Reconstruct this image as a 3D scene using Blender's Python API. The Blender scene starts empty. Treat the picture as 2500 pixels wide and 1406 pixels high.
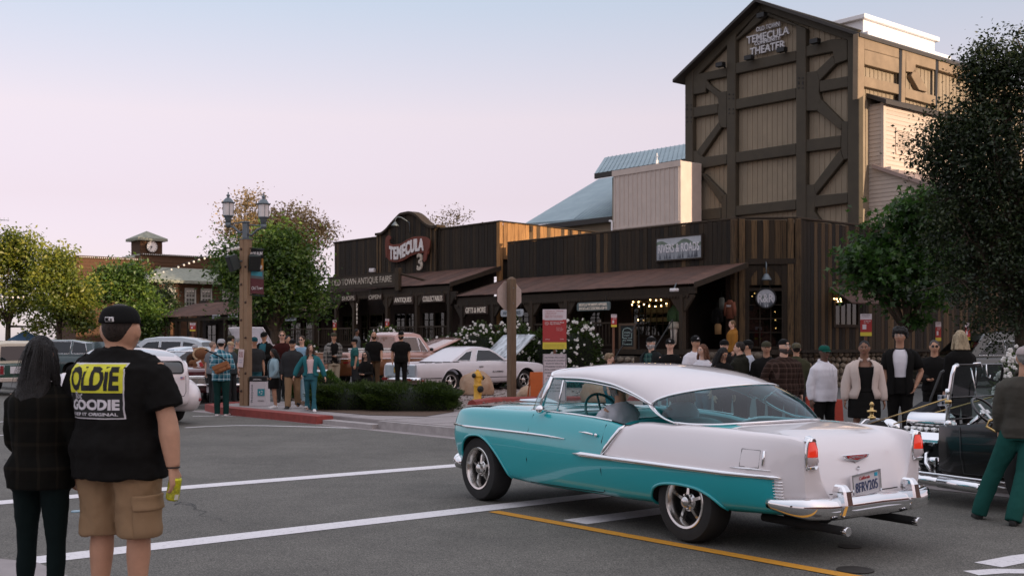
import bpy,bmesh,math,random
import numpy as np
from mathutils import Vector,Matrix,Euler
from mathutils.bvhtree import BVHTree
random.seed(7);rng=np.random.default_rng(7)
SC=bpy.context.scene
COL=SC.collection
PI=math.pi
R=math.radians
# ------------------------------------------------------------------ camera, sky, sun, exposure
FOC,CAMH,HORY=2800.0,1.6,840.0
cam=bpy.data.cameras.new("camera");cam_o=bpy.data.objects.new("camera",cam);COL.objects.link(cam_o)
cam_o.location=(0,0,CAMH);cam_o.rotation_euler=(PI/2,0,0)
cam.sensor_width=36;cam.lens=FOC/2500*36
cam.shift_y=(HORY-703)/2500;cam.clip_start=0.1;cam.clip_end=4000
cam.dof.use_dof=True;cam.dof.focus_distance=11.5;cam.dof.aperture_fstop=6.0
SC.camera=cam_o
SUN_EL,SUN_AZ=4.5,135.5
wd=bpy.data.worlds.new("World");SC.world=wd;wd.use_nodes=True
def ramp(cr,stops):
 for p,c in stops[1:-1]:cr.elements.new(p)
 cr.elements[0].position=stops[0][0];cr.elements[len(cr.elements)-1].position=stops[-1][0]
 for k,(p,c)in enumerate(stops):cr.elements[k].position=p;cr.elements[k].color=(*c,1)
def _world():
 nt=wd.node_tree;N=nt.nodes;L=nt.links
 bg=N["Background"]
 sky=N.new("ShaderNodeTexSky");sky.sky_type="NISHITA";sky.sun_disc=False
 sky.sun_elevation=R(SUN_EL);sky.sun_rotation=R(SUN_AZ);sky.dust_density=1.6;sky.ozone_density=1.5
 gm=N.new("ShaderNodeGamma");gm.inputs[1].default_value=0.40
 L.new(sky.outputs[0],gm.inputs[0])
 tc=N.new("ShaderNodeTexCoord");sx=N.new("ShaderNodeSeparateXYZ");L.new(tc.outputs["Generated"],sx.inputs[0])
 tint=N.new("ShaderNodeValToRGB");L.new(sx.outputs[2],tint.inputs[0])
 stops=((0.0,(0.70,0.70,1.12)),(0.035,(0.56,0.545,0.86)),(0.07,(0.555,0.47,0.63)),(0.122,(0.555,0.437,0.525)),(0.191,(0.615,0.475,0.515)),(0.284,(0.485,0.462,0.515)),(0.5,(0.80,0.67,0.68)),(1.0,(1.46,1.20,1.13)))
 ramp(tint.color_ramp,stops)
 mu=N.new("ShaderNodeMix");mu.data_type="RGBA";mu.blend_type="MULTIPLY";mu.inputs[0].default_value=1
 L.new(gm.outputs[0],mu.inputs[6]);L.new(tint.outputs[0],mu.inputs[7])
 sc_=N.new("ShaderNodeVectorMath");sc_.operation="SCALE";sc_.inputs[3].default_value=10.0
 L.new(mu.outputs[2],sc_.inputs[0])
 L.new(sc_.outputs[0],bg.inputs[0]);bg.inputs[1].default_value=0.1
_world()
sun=bpy.data.lights.new("sun","SUN");sun_o=bpy.data.objects.new("sun",sun);COL.objects.link(sun_o)
sun.energy=5.0;sun.angle=R(0.5);sun.color=(1.0,0.77,0.56)
_sd=Vector((math.sin(R(SUN_AZ))*math.cos(R(SUN_EL)),math.cos(R(SUN_AZ))*math.cos(R(SUN_EL)),math.sin(R(SUN_EL))))
sun_o.rotation_euler=_sd.to_track_quat("Z","Y").to_euler();sun_o.location=(30,-30,40)
SC.view_settings.view_transform="Standard";SC.view_settings.look="None"
SC.view_settings.exposure=0.25;SC.view_settings.gamma=1.0;SC.view_settings.use_curve_mapping=False
SC.cycles.max_bounces=6;SC.cycles.transparent_max_bounces=12;SC.cycles.use_denoising=True
SC.cycles.sample_clamp_indirect=4.0
# ------------------------------------------------------------------ frames: the street grid
U2=np.array([0.767,0.6416]);U2=U2/np.linalg.norm(U2)
V2=np.array([-U2[1],U2[0]])
A2=-V2
GROT=math.atan2(A2[1],A2[0])
def W(a,b,z=0.0):return Vector((a*A2[0]+b*U2[0],a*A2[1]+b*U2[1],z))
def UV(u,v,z=0.0):return W(-v,u,z)
def ray(px,py):return np.array([(px-1250)/FOC,1.0,-(py-HORY)/FOC])
def G0(px,py,z=0.0):
 r=ray(px,py);t=(z-CAMH)/r[2];return Vector((r[0]*t,t,z))
def AT(px,py,Y):r=ray(px,py)*Y;return Vector((r[0],Y,CAMH+r[2]))
def PB(px,py,b):
 r=ray(px,py);t=b/(r[:2]@U2);return(float((r[:2]*t)@A2),CAMH+r[2]*t)
def PA(px,py,a):
 r=ray(px,py);t=a/(r[:2]@A2);return(float((r[:2]*t)@U2),CAMH+r[2]*t)
# ------------------------------------------------------------------ materials
MATS={}
def _nodes(name):
 m=bpy.data.materials.new(name);m.use_nodes=True
 return m,m.node_tree.nodes,m.node_tree.links,m.node_tree.nodes["Principled BSDF"]
def M(name,col,rough=0.6,metal=0.0,var=0.12,scale=6.0,bump=0.0,bscale=None,coat=0.0,spec=0.5,stretch=(1,1,1),rand=0.0,col2=None,emit=None,sheen=0.0):
 """principled material with noise-driven colour variation, optional bump and per-object variation"""
 if name in MATS:return MATS[name]
 m,N,L,P=_nodes(name)
 P.inputs["Roughness"].default_value=rough;P.inputs["Metallic"].default_value=metal
 P.inputs["Coat Weight"].default_value=coat;P.inputs["Coat Roughness"].default_value=0.04
 P.inputs["Specular IOR Level"].default_value=spec
 if sheen:P.inputs["Sheen Weight"].default_value=sheen
 P.inputs["Base Color"].default_value=(*col,1)
 if emit:
  P.inputs["Emission Color"].default_value=(*emit[0],1);P.inputs["Emission Strength"].default_value=emit[1]
 tc=N.new("ShaderNodeTexCoord");mp=N.new("ShaderNodeMapping");mp.inputs["Scale"].default_value=stretch
 L.new(tc.outputs["Object"],mp.inputs[0])
 if rand:
  oi=N.new("ShaderNodeObjectInfo");vm=N.new("ShaderNodeVectorMath");vm.operation="SCALE";vm.inputs[3].default_value=37.0
  cb=N.new("ShaderNodeCombineXYZ")
  for k in range(3):L.new(oi.outputs["Random"],cb.inputs[k])
  L.new(cb.outputs[0],vm.inputs[0]);ad=N.new("ShaderNodeVectorMath");ad.operation="ADD"
  L.new(mp.outputs[0],ad.inputs[0]);L.new(vm.outputs[0],ad.inputs[1]);vec=ad.outputs[0]
 else:vec=mp.outputs[0]
 if var>0 or col2:
  nz=N.new("ShaderNodeTexNoise");nz.inputs["Scale"].default_value=scale;nz.inputs["Detail"].default_value=6
  nz.inputs["Roughness"].default_value=0.65
  L.new(vec,nz.inputs["Vector"])
  mx=N.new("ShaderNodeMix");mx.data_type="RGBA"
  if col2:
   rp=N.new("ShaderNodeMapRange");rp.inputs[1].default_value=0.42;rp.inputs[2].default_value=0.66
   L.new(nz.outputs["Fac"],rp.inputs[0]);L.new(rp.outputs[0],mx.inputs[0])
   mx.inputs[6].default_value=(*col,1);mx.inputs[7].default_value=(*col2,1)
  else:
   rp=N.new("ShaderNodeMapRange");rp.inputs[1].default_value=0.3;rp.inputs[2].default_value=0.7
   L.new(nz.outputs["Fac"],rp.inputs[0]);L.new(rp.outputs[0],mx.inputs[0])
   mx.inputs[6].default_value=(*[c*(1-var)for c in col],1);mx.inputs[7].default_value=(*[min(1,c*(1+var))for c in col],1)
  out=mx.outputs[2]
  if rand:
   hs=N.new("ShaderNodeHueSaturation");r2=N.new("ShaderNodeMapRange")
   r2.inputs[3].default_value=1-rand;r2.inputs[4].default_value=1+rand
   L.new(oi.outputs["Random"],r2.inputs[0]);L.new(r2.outputs[0],hs.inputs["Value"]);L.new(out,hs.inputs["Color"]);out=hs.outputs[0]
  L.new(out,P.inputs["Base Color"])
 if bump>0:
  nb=N.new("ShaderNodeTexNoise");nb.inputs["Scale"].default_value=bscale or scale*4;nb.inputs["Detail"].default_value=5
  L.new(vec,nb.inputs["Vector"])
  bp=N.new("ShaderNodeBump");bp.inputs["Strength"].default_value=min(1,bump);bp.inputs["Distance"].default_value=0.02
  L.new(nb.outputs["Fac"],bp.inputs["Height"]);L.new(bp.outputs[0],P.inputs["Normal"])
 MATS[name]=m
 return m
def cloth(name,col,fold=0.5,var=0.08,sc=5.0):
 if name in MATS:return MATS[name]
 return M(name,col,rough=0.95,var=var,scale=sc,bump=fold,bscale=7.0,spec=0.12,stretch=(1,1,0.55))
def plaid(name,c0,c1,c2,sx=10.0,sz=10.0):
 """woven check: two sets of stripes"""
 if name in MATS:return MATS[name]
 m,N,L,P=_nodes(name);P.inputs["Roughness"].default_value=0.95;P.inputs["Specular IOR Level"].default_value=0.1
 tc=N.new("ShaderNodeTexCoord");sp=N.new("ShaderNodeSeparateXYZ");L.new(tc.outputs["Object"],sp.inputs[0])
 def stripe(sock,k,w,ph=0.0):
  a=N.new("ShaderNodeMath");a.operation="MULTIPLY_ADD";a.inputs[1].default_value=k;a.inputs[2].default_value=ph;L.new(sock,a.inputs[0])
  f=N.new("ShaderNodeMath");f.operation="FRACT";L.new(a.outputs[0],f.inputs[0])
  g=N.new("ShaderNodeMath");g.operation="LESS_THAN";g.inputs[1].default_value=w;L.new(f.outputs[0],g.inputs[0]);return g.outputs[0]
 s=N.new("ShaderNodeMath");s.operation="ADD";L.new(sp.outputs[0],s.inputs[0]);L.new(sp.outputs[1],s.inputs[1])
 cur=None
 for col,w,ph in((c1,0.42,0.0),(c2,0.14,0.62)):
  a=stripe(s.outputs[0],sx,w,ph);b=stripe(sp.outputs[2],sz,w,ph)
  ad=N.new("ShaderNodeMath");ad.operation="ADD";L.new(a,ad.inputs[0]);L.new(b,ad.inputs[1])
  hf=N.new("ShaderNodeMath");hf.operation="MULTIPLY";hf.inputs[1].default_value=0.5;L.new(ad.outputs[0],hf.inputs[0])
  mx=N.new("ShaderNodeMix");mx.data_type="RGBA";L.new(hf.outputs[0],mx.inputs[0])
  if cur is None:mx.inputs[6].default_value=(*c0,1)
  else:L.new(cur,mx.inputs[6])
  mx.inputs[7].default_value=(*col,1);cur=mx.outputs[2]
 L.new(cur,P.inputs["Base Color"])
 nb=N.new("ShaderNodeTexNoise");nb.inputs["Scale"].default_value=7;L.new(tc.outputs["Object"],nb.inputs["Vector"])
 bp=N.new("ShaderNodeBump");bp.inputs["Strength"].default_value=0.5;bp.inputs["Distance"].default_value=0.02
 L.new(nb.outputs["Fac"],bp.inputs["Height"]);L.new(bp.outputs[0],P.inputs["Normal"])
 MATS[name]=m;return m
def glass(name,tint=(0.55,0.6,0.6),dens=0.5,rough=0.02):
 """thin pane: part of the light passes, tinted, the rest is mirrored by Fresnel"""
 if name in MATS:return MATS[name]
 m,N,L,P=_nodes(name);N.remove(P);out=N["Material Output"]
 tr=N.new("ShaderNodeBsdfTransparent");tr.inputs[0].default_value=(*[c*(1-dens)for c in tint],1)
 gl=N.new("ShaderNodeBsdfGlossy");gl.inputs[1].default_value=rough;gl.inputs[0].default_value=(0.95,0.97,1,1)
 lw=N.new("ShaderNodeLayerWeight");pw=N.new("ShaderNodeMath");pw.operation="POWER";pw.inputs[1].default_value=4.6;L.new(lw.outputs["Facing"],pw.inputs[0])
 fr=N.new("ShaderNodeMath");fr.operation="MULTIPLY_ADD";fr.inputs[1].default_value=0.85;fr.inputs[2].default_value=0.06;L.new(pw.outputs[0],fr.inputs[0])
 mx=N.new("ShaderNodeMixShader");L.new(fr.outputs[0],mx.inputs[0]);L.new(tr.outputs[0],mx.inputs[1]);L.new(gl.outputs[0],mx.inputs[2])
 L.new(mx.outputs[0],out.inputs[0]);MATS[name]=m;return m
def leafmat(name,cols,trans=0.35):
 """leaf: colour varies leaf by leaf through the stored attribute"""
 if name in MATS:return MATS[name]
 m,N,L,P=_nodes(name);N.remove(P);out=N["Material Output"]
 at=N.new("ShaderNodeAttribute");at.attribute_name="tone"
 rp=N.new("ShaderNodeValToRGB");L.new(at.outputs["Fac"],rp.inputs[0])
 ramp(rp.color_ramp,[(k/(len(cols)-1),c)for k,c in enumerate(cols)])
 df=N.new("ShaderNodeBsdfDiffuse");tl=N.new("ShaderNodeBsdfTranslucent");gl=N.new("ShaderNodeBsdfGlossy");gl.inputs[1].default_value=0.45
 L.new(rp.outputs[0],df.inputs[0]);L.new(rp.outputs[0],tl.inputs[0])
 mx=N.new("ShaderNodeMixShader");mx.inputs[0].default_value=trans;L.new(df.outputs[0],mx.inputs[1]);L.new(tl.outputs[0],mx.inputs[2])
 m2=N.new("ShaderNodeMixShader");m2.inputs[0].default_value=0.04;L.new(mx.outputs[0],m2.inputs[1]);L.new(gl.outputs[0],m2.inputs[2])
 L.new(m2.outputs[0],out.inputs[0]);MATS[name]=m;return m
# ------------------------------------------------------------------ geometry collector
class G:
 def __init__(s):s.v=[];s.f=[];s.mi=[]
 def add(s,vs,fs,mi=0):
  o=len(s.v);s.v+=[tuple(map(float,p))for p in vs]
  s.f+=[tuple(i+o for i in f)for f in fs];s.mi+=[mi]*len(fs);return s
 def box(s,c,d,rz=0.0,mi=0,rot=None):
  hx,hy,hz=d[0]/2,d[1]/2,d[2]/2
  P=[Vector((x*hx,y*hy,z*hz))for z in(-1,1)for y in(-1,1)for x in(-1,1)]
  m=rot.to_matrix()if rot else Matrix.Rotation(rz,3,"Z")
  P=[m@p+Vector(c)for p in P]
  return s.add(P,[(0,2,3,1),(4,5,7,6),(0,1,5,4),(2,6,7,3),(0,4,6,2),(1,3,7,5)],mi)
 def b2(s,x0,x1,y0,y1,z0,z1,mi=0):return s.box(((x0+x1)/2,(y0+y1)/2,(z0+z1)/2),(x1-x0,y1-y0,z1-z0),mi=mi)
 def prism(s,poly,d0,d1,plane="xz",mi=0):
  """polygon extruded between d0 and d1 along the axis left out of plane"""
  n=len(poly)
  if plane=="xz":mk=lambda p,d:(p[0],d,p[1])
  elif plane=="xy":mk=lambda p,d:(p[0],p[1],d)
  else:mk=lambda p,d:(d,p[0],p[1])
  vs=[mk(p,d0)for p in poly]+[mk(p,d1)for p in poly]
  fs=[tuple(range(n)),tuple(range(2*n-1,n-1,-1))]+[(i,i+n,(i+1)%n+n,(i+1)%n)for i in range(n)]
  return s.add(vs,fs,mi)
 def tube(s,pts,r,n=8,caps=True,mi=0,flat=1.0):
  """tapered tube along a polyline; r one radius or one per point"""
  pts=[Vector(p)for p in pts];k=len(pts)
  rs=[r]*k if isinstance(r,(int,float))else list(r)
  up=Vector((0.13,0.31,0.94));prev=None;vs=[]
  for i,p in enumerate(pts):
   t=(pts[min(i+1,k-1)]-pts[max(i-1,0)])
   t=t.normalized()if t.length>1e-9 else Vector((0,0,1))
   if prev is None:
    e=t.cross(up);e=e if e.length>0.1 else t.cross(Vector((1,0,0)))
   else:e=prev-t*prev.dot(t)
   e.normalize();prev=e;q=t.cross(e)
   for j in range(n):
    a=2*PI*j/n;vs.append(p+e*(math.cos(a)*rs[i])+q*(math.sin(a)*rs[i]*flat))
  fs=[(i*n+j,i*n+(j+1)%n,(i+1)*n+(j+1)%n,(i+1)*n+j)for i in range(k-1)for j in range(n)]
  if caps:fs+=[tuple(range(n-1,-1,-1)),tuple((k-1)*n+j for j in range(n))]
  return s.add(vs,fs,mi)
 def loft(s,secs,caps=True,mi=0):
  """closed rings with the same number of points, joined"""
  n=len(secs[0]);vs=[p for q in secs for p in q];k=len(secs)
  fs=[(i*n+j,i*n+(j+1)%n,(i+1)*n+(j+1)%n,(i+1)*n+j)for i in range(k-1)for j in range(n)]
  if caps:fs+=[tuple(range(n-1,-1,-1)),tuple((k-1)*n+j for j in range(n))]
  return s.add(vs,fs,mi)
 def lathe(s,prof,n=20,c=(0,0,0),axis="z",mi=0,caps=True):
  vs=[]
  for r,h in prof:
   for j in range(n):
    a=2*PI*j/n;x,y=r*math.cos(a),r*math.sin(a)
    p=(x,y,h)if axis=="z" else((h,x,y)if axis=="x" else(x,h,y))
    vs.append((p[0]+c[0],p[1]+c[1],p[2]+c[2]))
  k=len(prof)
  fs=[(i*n+j,i*n+(j+1)%n,(i+1)*n+(j+1)%n,(i+1)*n+j)for i in range(k-1)for j in range(n)]
  if caps:fs+=[tuple(range(n-1,-1,-1)),tuple((k-1)*n+j for j in range(n))]
  return s.add(vs,fs,mi)
 def ball(s,c,r,nu=14,nv=9,rot=None,mi=0):
  if isinstance(r,(int,float)):r=(r,r,r)
  vs=[];m=rot.to_matrix()if rot else Matrix.Identity(3)
  for i in range(nv+1):
   t=PI*i/nv
   for j in range(nu):
    a=2*PI*j/nu
    p=m@Vector((r[0]*math.sin(t)*math.cos(a),r[1]*math.sin(t)*math.sin(a),r[2]*math.cos(t)));vs.append(p+Vector(c))
  fs=[(i*nu+j,(i+1)*nu+j,(i+1)*nu+(j+1)%nu,i*nu+(j+1)%nu)for i in range(nv)for j in range(nu)]
  return s.add(vs,fs,mi)
 def grid(s,P,mi=0,closed=False):
  """P: array rows x cols x 3"""
  P=np.asarray(P,float);k,n=P.shape[:2];vs=P.reshape(-1,3)
  m=n if closed else n-1
  fs=[(i*n+j,i*n+(j+1)%n,(i+1)*n+(j+1)%n,(i+1)*n+j)for i in range(k-1)for j in range(m)]
  return s.add(vs,fs,mi)
 def xf(s,mat):
  s.v=[tuple(mat@Vector(p))for p in s.v];return s
 def mirror_y(s):
  o=len(s.v);s.v+=[(x,-y,z)for x,y,z in s.v]
  s.f+=[tuple(i+o for i in reversed(f))for f in s.f];s.mi+=list(s.mi);return s
def mesh(name,g,mats,smooth=False,weld=False):
 me=bpy.data.meshes.new(name);me.from_pydata(g.v,[],g.f)
 for m in(mats if isinstance(mats,(list,tuple))else[mats]):me.materials.append(m)
 if any(g.mi):me.polygons.foreach_set("material_index",g.mi)
 if weld:
  bm=bmesh.new();bm.from_mesh(me);bmesh.ops.remove_doubles(bm,verts=bm.verts,dist=1e-4)
  bmesh.ops.recalc_face_normals(bm,faces=bm.faces);bm.to_mesh(me);bm.free()
 if smooth:me.polygons.foreach_set("use_smooth",[True]*len(me.polygons))
 me.update();return me
def link(name,data,parent=None,loc=None,rot=None,scale=None):
 o=bpy.data.objects.new(name,data);COL.objects.link(o)
 if parent is not None:o.parent=parent
 if loc is not None:o.location=loc
 if rot is not None:o.rotation_euler=rot
 if scale is not None:o.scale=scale
 return o
def sharp(o,ang=35):
 """smooth shading that keeps hard edges"""
 me=o.data;me.polygons.foreach_set("use_smooth",[True]*len(me.polygons));me.set_sharp_from_angle(angle=R(ang));return o
def part(name,g,mat,parent,smooth=False,label=None,kind=None,bev=0,weld=False,loc=None,rot=None,sh=None):
 o=link(name,mesh(name,g,mat,smooth,weld),parent,loc,rot)
 if sh:sharp(o,sh)
 if label:o["label"]=label
 if kind:o["kind"]=kind
 if bev:bevel(o,bev)
 return o
def bevel(o,w,seg=1):
 b=o.modifiers.new("bevel","BEVEL");b.width=w;b.segments=seg;b.limit_method="ANGLE";b.angle_limit=R(40);return o
def tag(o,label=None,cat=None,group=None,kind=None):
 if label:o["label"]=label
 if cat:o["category"]=cat
 if group:o["group"]=group
 if kind:o["kind"]=kind
 return o
def thing(name,label,cat,loc=(0,0,0),rz=0.0,group=None):
 o=link(name,None,None,loc,(0,0,rz));o.empty_display_size=0.2
 return tag(o,label,cat,group)
def struct(name,g,mat,smooth=False):return tag(link(name,mesh(name,g,mat,smooth)),kind="structure")
def copy_tree(o,parent=None):
 c=o.copy();COL.objects.link(c);c.parent=parent
 for ch in list(o.children):copy_tree(ch,c)
 return c
_txt={}
def text_mesh(s,size=1.0,ext=0.01,bold=0.0,sx=1.0,align="CENTER",res=3,shear=0.0,sp=1.0):
 """lettering as a mesh in the xz plane, facing -y, centred on the origin"""
 cu=bpy.data.curves.new("lettering","FONT");cu.body=s;cu.size=size;cu.extrude=ext/2;cu.offset=bold;cu.resolution_u=res
 cu.align_x=align;cu.align_y="CENTER";cu.shear=shear;cu.space_character=sp
 o=bpy.data.objects.new("lettering",cu);me=bpy.data.meshes.new_from_object(o)
 bpy.data.objects.remove(o);bpy.data.curves.remove(cu)
 n=len(me.vertices);co=np.empty(n*3,np.float32);me.vertices.foreach_get("co",co);co=co.reshape(-1,3)
 q=np.stack([co[:,0]*sx,-co[:,2],co[:,1]],1);me.vertices.foreach_set("co",q.ravel().astype(np.float32));me.update();return me
def text(s,mat,parent,loc,size=1.0,rot=(0,0,0),name="lettering",fit=None,warp=None,**k):
 """fit = (width, height) scales the finished lettering to that box"""
 me=text_mesh(s,size,**k)
 n=len(me.vertices);co=np.empty(n*3,np.float32);me.vertices.foreach_get("co",co);co=co.reshape(-1,3)
 lo,hi=co.min(0),co.max(0);co-=(lo+hi)/2*np.array([1,0,1])
 if fit:
  if fit[0]:co[:,0]*=fit[0]/(hi[0]-lo[0])
  if fit[1]:co[:,2]*=fit[1]/(hi[2]-lo[2])
 if warp is not None:co=warp(co)
 me.vertices.foreach_set("co",co.ravel().astype(np.float32));me.update()
 me.materials.clear();me.materials.append(mat)
 return link(name,me,parent,loc,rot)
def pchip(x,y,xi):
 """monotone cubic interpolation, y may have many columns"""
 x=np.asarray(x,float);y=np.asarray(y,float).reshape(len(x),-1);h=np.diff(x)[:,None];d=np.diff(y,axis=0)/h
 m=np.zeros_like(y);m[0]=d[0];m[-1]=d[-1]
 if len(x)>2:
  w1=2*h[1:]+h[:-1];w2=h[1:]+2*h[:-1];ok=d[:-1]*d[1:]>0
  with np.errstate(divide="ignore",invalid="ignore"):hm=(w1+w2)/(w1/d[:-1]+w2/d[1:])
  m[1:-1]=np.where(ok,hm,0)
 i=np.clip(np.searchsorted(x,xi,side="right")-1,0,len(x)-2);t=((xi-x[i])/(x[i+1]-x[i]))[:,None];H=(x[i+1]-x[i])[:,None]
 return((1+2*t)*(1-t)**2*y[i]+t*(1-t)**2*H*m[i]+t*t*(3-2*t)*y[i+1]+t*t*(t-1)*H*m[i+1])
def hidden_bake(o):
 dg=bpy.context.evaluated_depsgraph_get();return bpy.data.meshes.new_from_object(o.evaluated_get(dg),depsgraph=dg)
# ================================================================== ground, kerbs, markings
def asphalt_mat():
 m,N,L,P=_nodes("asphalt");MATS["asphalt"]=m;P.inputs["Roughness"].default_value=.82;P.inputs["Specular IOR Level"].default_value=.35
 tc=N.new("ShaderNodeTexCoord")
 def noise(sc,det,lo,hi,a,b,ro=.6):
  n=N.new("ShaderNodeTexNoise");n.inputs["Scale"].default_value=sc;n.inputs["Detail"].default_value=det;n.inputs["Roughness"].default_value=ro;L.new(tc.outputs["Object"],n.inputs["Vector"])
  r=N.new("ShaderNodeMapRange");r.inputs[1].default_value=lo;r.inputs[2].default_value=hi;r.inputs[3].default_value=a;r.inputs[4].default_value=b;L.new(n.outputs["Fac"],r.inputs[0]);return r.outputs[0]
 def mul(a,b):n=N.new("ShaderNodeMath");n.operation="MULTIPLY";L.new(a,n.inputs[0]);L.new(b,n.inputs[1]);return n.outputs[0]
 k=mul(mul(noise(75,3,.38,.62,.45,1.6),noise(23,2,.35,.65,.8,1.2)),mul(noise(.45,4,.3,.7,.80,1.18),noise(3.2,5,.35,.75,.88,1.12)))
 vm=N.new("ShaderNodeVectorMath");vm.operation="SCALE";vm.inputs[0].default_value=(0.120,0.113,0.098);L.new(k,vm.inputs[3]);L.new(vm.outputs[0],P.inputs["Base Color"])
 bp=N.new("ShaderNodeBump");bp.inputs["Strength"].default_value=.7;bp.inputs["Distance"].default_value=.008;L.new(noise(95,3,0,1,0,1),bp.inputs["Height"]);L.new(bp.outputs[0],P.inputs["Normal"]);return m
asphalt=asphalt_mat()
asphalt_lot=M("asphalt_old",(0.10,0.098,0.092),rough=0.9,scale=160,var=0.5,bump=0.6,bscale=200)
concrete=M("concrete",(0.30,0.265,0.26),rough=0.85,scale=2.2,var=0.16,bump=0.25,bscale=120)
kerb_grey=M("kerb_concrete",(0.34,0.31,0.30),rough=0.85,scale=5,var=0.2,bump=0.25,bscale=90)
kerb_red=M("red_kerb_paint",(0.26,0.045,0.035),rough=0.7,scale=6,var=0.22,bump=0.2,bscale=80)
def paintmat(name,col,base=(0.07,0.07,0.072)):
 m=M(name,col,rough=0.7,scale=26,var=0.0,col2=None)
 N,L,P=m.node_tree.nodes,m.node_tree.links,m.node_tree.nodes["Principled BSDF"]
 tc=N.new("ShaderNodeTexCoord");nz=N.new("ShaderNodeTexNoise");nz.inputs["Scale"].default_value=22;nz.inputs["Detail"].default_value=10;nz.inputs["Roughness"].default_value=0.82
 L.new(tc.outputs["Object"],nz.inputs["Vector"]);mr=N.new("ShaderNodeMapRange");mr.inputs[1].default_value=0.52;mr.inputs[2].default_value=0.78
 L.new(nz.outputs["Fac"],mr.inputs[0]);mx=N.new("ShaderNodeMix");mx.data_type="RGBA";L.new(mr.outputs[0],mx.inputs[0])
 mx.inputs[6].default_value=(*col,1);mx.inputs[7].default_value=(*base,1);L.new(mx.outputs[2],P.inputs["Base Color"]);return m
white_paint=paintmat("white_road_paint",(0.72,0.69,0.70));yellow_paint=paintmat("yellow_road_paint",(0.60,0.27,0.02))
def sheet(name,pts,z,mat,kind="structure"):
 g=G();g.add([(p[0],p[1],z)for p in pts],[tuple(range(len(pts)))]);return struct(name,g,mat)
g=G();g.add([(-1200,-300,-0.03),(1200,-300,-0.03),(1200,2500,-0.03),(-1200,2500,-0.03)],[(0,1,2,3)])
struct("ground",g,M("earth",(0.12,0.10,0.075),rough=1,scale=0.4,var=0.25))
sheet("road",[UV(-60,-60),UV(-60,160),UV(30,160),UV(30,-60)][::-1],0.0,asphalt)
def slab(name,pts,z0,z1,mat,bev=0.02):
 g=G();g.prism([(p[0],p[1])for p in pts],z0,z1,plane="xy");o=struct(name,g,mat)
 if bev:bevel(o,bev,2)
 return o
KU=12.1
slab("far_sidewalk",[UV(KU+0.16,-60),UV(KU+0.16,26),UV(16.2,26),UV(16.2,-60)],-0.02,0.15,concrete)
slab("parking_lot",[UV(16.25,-60),UV(16.25,110),UV(64,110),UV(64,-60)],-0.02,0.125,asphalt_lot)
slab("lot_driveway",[UV(KU+0.2,26.05),UV(KU+0.2,110),UV(16.2,110),UV(16.2,26.05)],-0.02,0.10,asphalt_lot)
def kerb(name,pts,mat,w=0.17,h=0.155):
 """kerb stone run along a path of (u, v)"""
 g=G();P=[UV(*p)for p in pts];secs=[]
 for i,p in enumerate(P):
  t=(P[min(i+1,len(P)-1)]-P[max(i-1,0)]).normalized();n=Vector((-t.y,t.x,0))
  secs.append([p+Vector((0,0,-.02)),p+n*0.03+Vector((0,0,h-.02)),p+n*0.05+Vector((0,0,h)),p+n*w+Vector((0,0,h)),p+n*w+Vector((0,0,-.02))])
 g.loft(secs);return struct(name,g,mat)
kerb("far_kerb",[(KU,18.2),(KU,-60)][::-1],kerb_grey)
kerb("red_kerb",[(KU,20.05),(KU,24.5),(KU+0.25,25.6),(KU+1.2,26.2)][::-1][::-1],kerb_red,w=0.42,h=0.165)
kerb("kerb_ramp",[(KU,18.2),(KU,20.0)],kerb_grey,w=0.30,h=0.09)
slab("gutter",[UV(KU-0.45,-60),UV(KU-0.45,26),UV(KU-0.005,26),UV(KU-0.005,-60)],-0.02,0.006,concrete,0)
slab("near_sidewalk",[UV(-30,-60),UV(-30,8.9),UV(1.5,8.9),UV(2.15,8.6),UV(2.5,7.9),UV(2.62,-60)],-0.02,0.15,concrete,0.03)
def stripe(name,pts,w,mat=None,z=0.004):
 g=G();P=[Vector((p[0],p[1],0))for p in pts];L_,R_=[],[]
 for i,p in enumerate(P):
  t=(P[min(i+1,len(P)-1)]-P[max(i-1,0)]).normalized();n=Vector((-t.y,t.x,0))*w/2
  L_.append(p+n);R_.append(p-n)
 vs=[(q.x,q.y,z)for q in L_+R_];n=len(P)
 g.add(vs,[(i,n+i,n+i+1,i+1)for i in range(n-1)]);return struct(name,g,mat or white_paint)
stripe("crosswalk_line",[UV(2.75,12.22),UV(6,12.16),UV(9,12.08),UV(11.6,12.0)],0.30)
stripe("crosswalk_line",[UV(2.72,8.78),UV(6,8.76),UV(9,8.72),UV(11.6,8.68)],0.30)
stripe("stop_line",[UV(7.05,7.55),UV(11.5,7.45)],0.32)
stripe("centre_line",[UV(6.9,8.52),UV(6.86,4.6),UV(6.8,1),UV(6.8,-50)],0.13,yellow_paint,0.006)
stripe("bay_line",[G0(452,1044),G0(500,1041),G0(575,1038.5),G0(650,1039),G0(770,1042),G0(890,1046)],0.11)
stripe("bay_line",[G0(470,1016),G0(540,1015),G0(606,1016)],0.11)
stripe("bay_line",[G0(-60,1064),G0(26,1062)],0.11);stripe("bay_line",[G0(-60,1034),G0(12,1029)],0.11)
stripe("stop_lettering",[G0(2412,1379),G0(2500,1362),G0(2600,1350)],0.22)
stripe("stop_lettering",[G0(2370,1399),G0(2440,1394),G0(2600,1396)],0.16)
g=G();dk=M("crack_filler",(0.018,0.018,0.019),rough=0.7)
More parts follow.
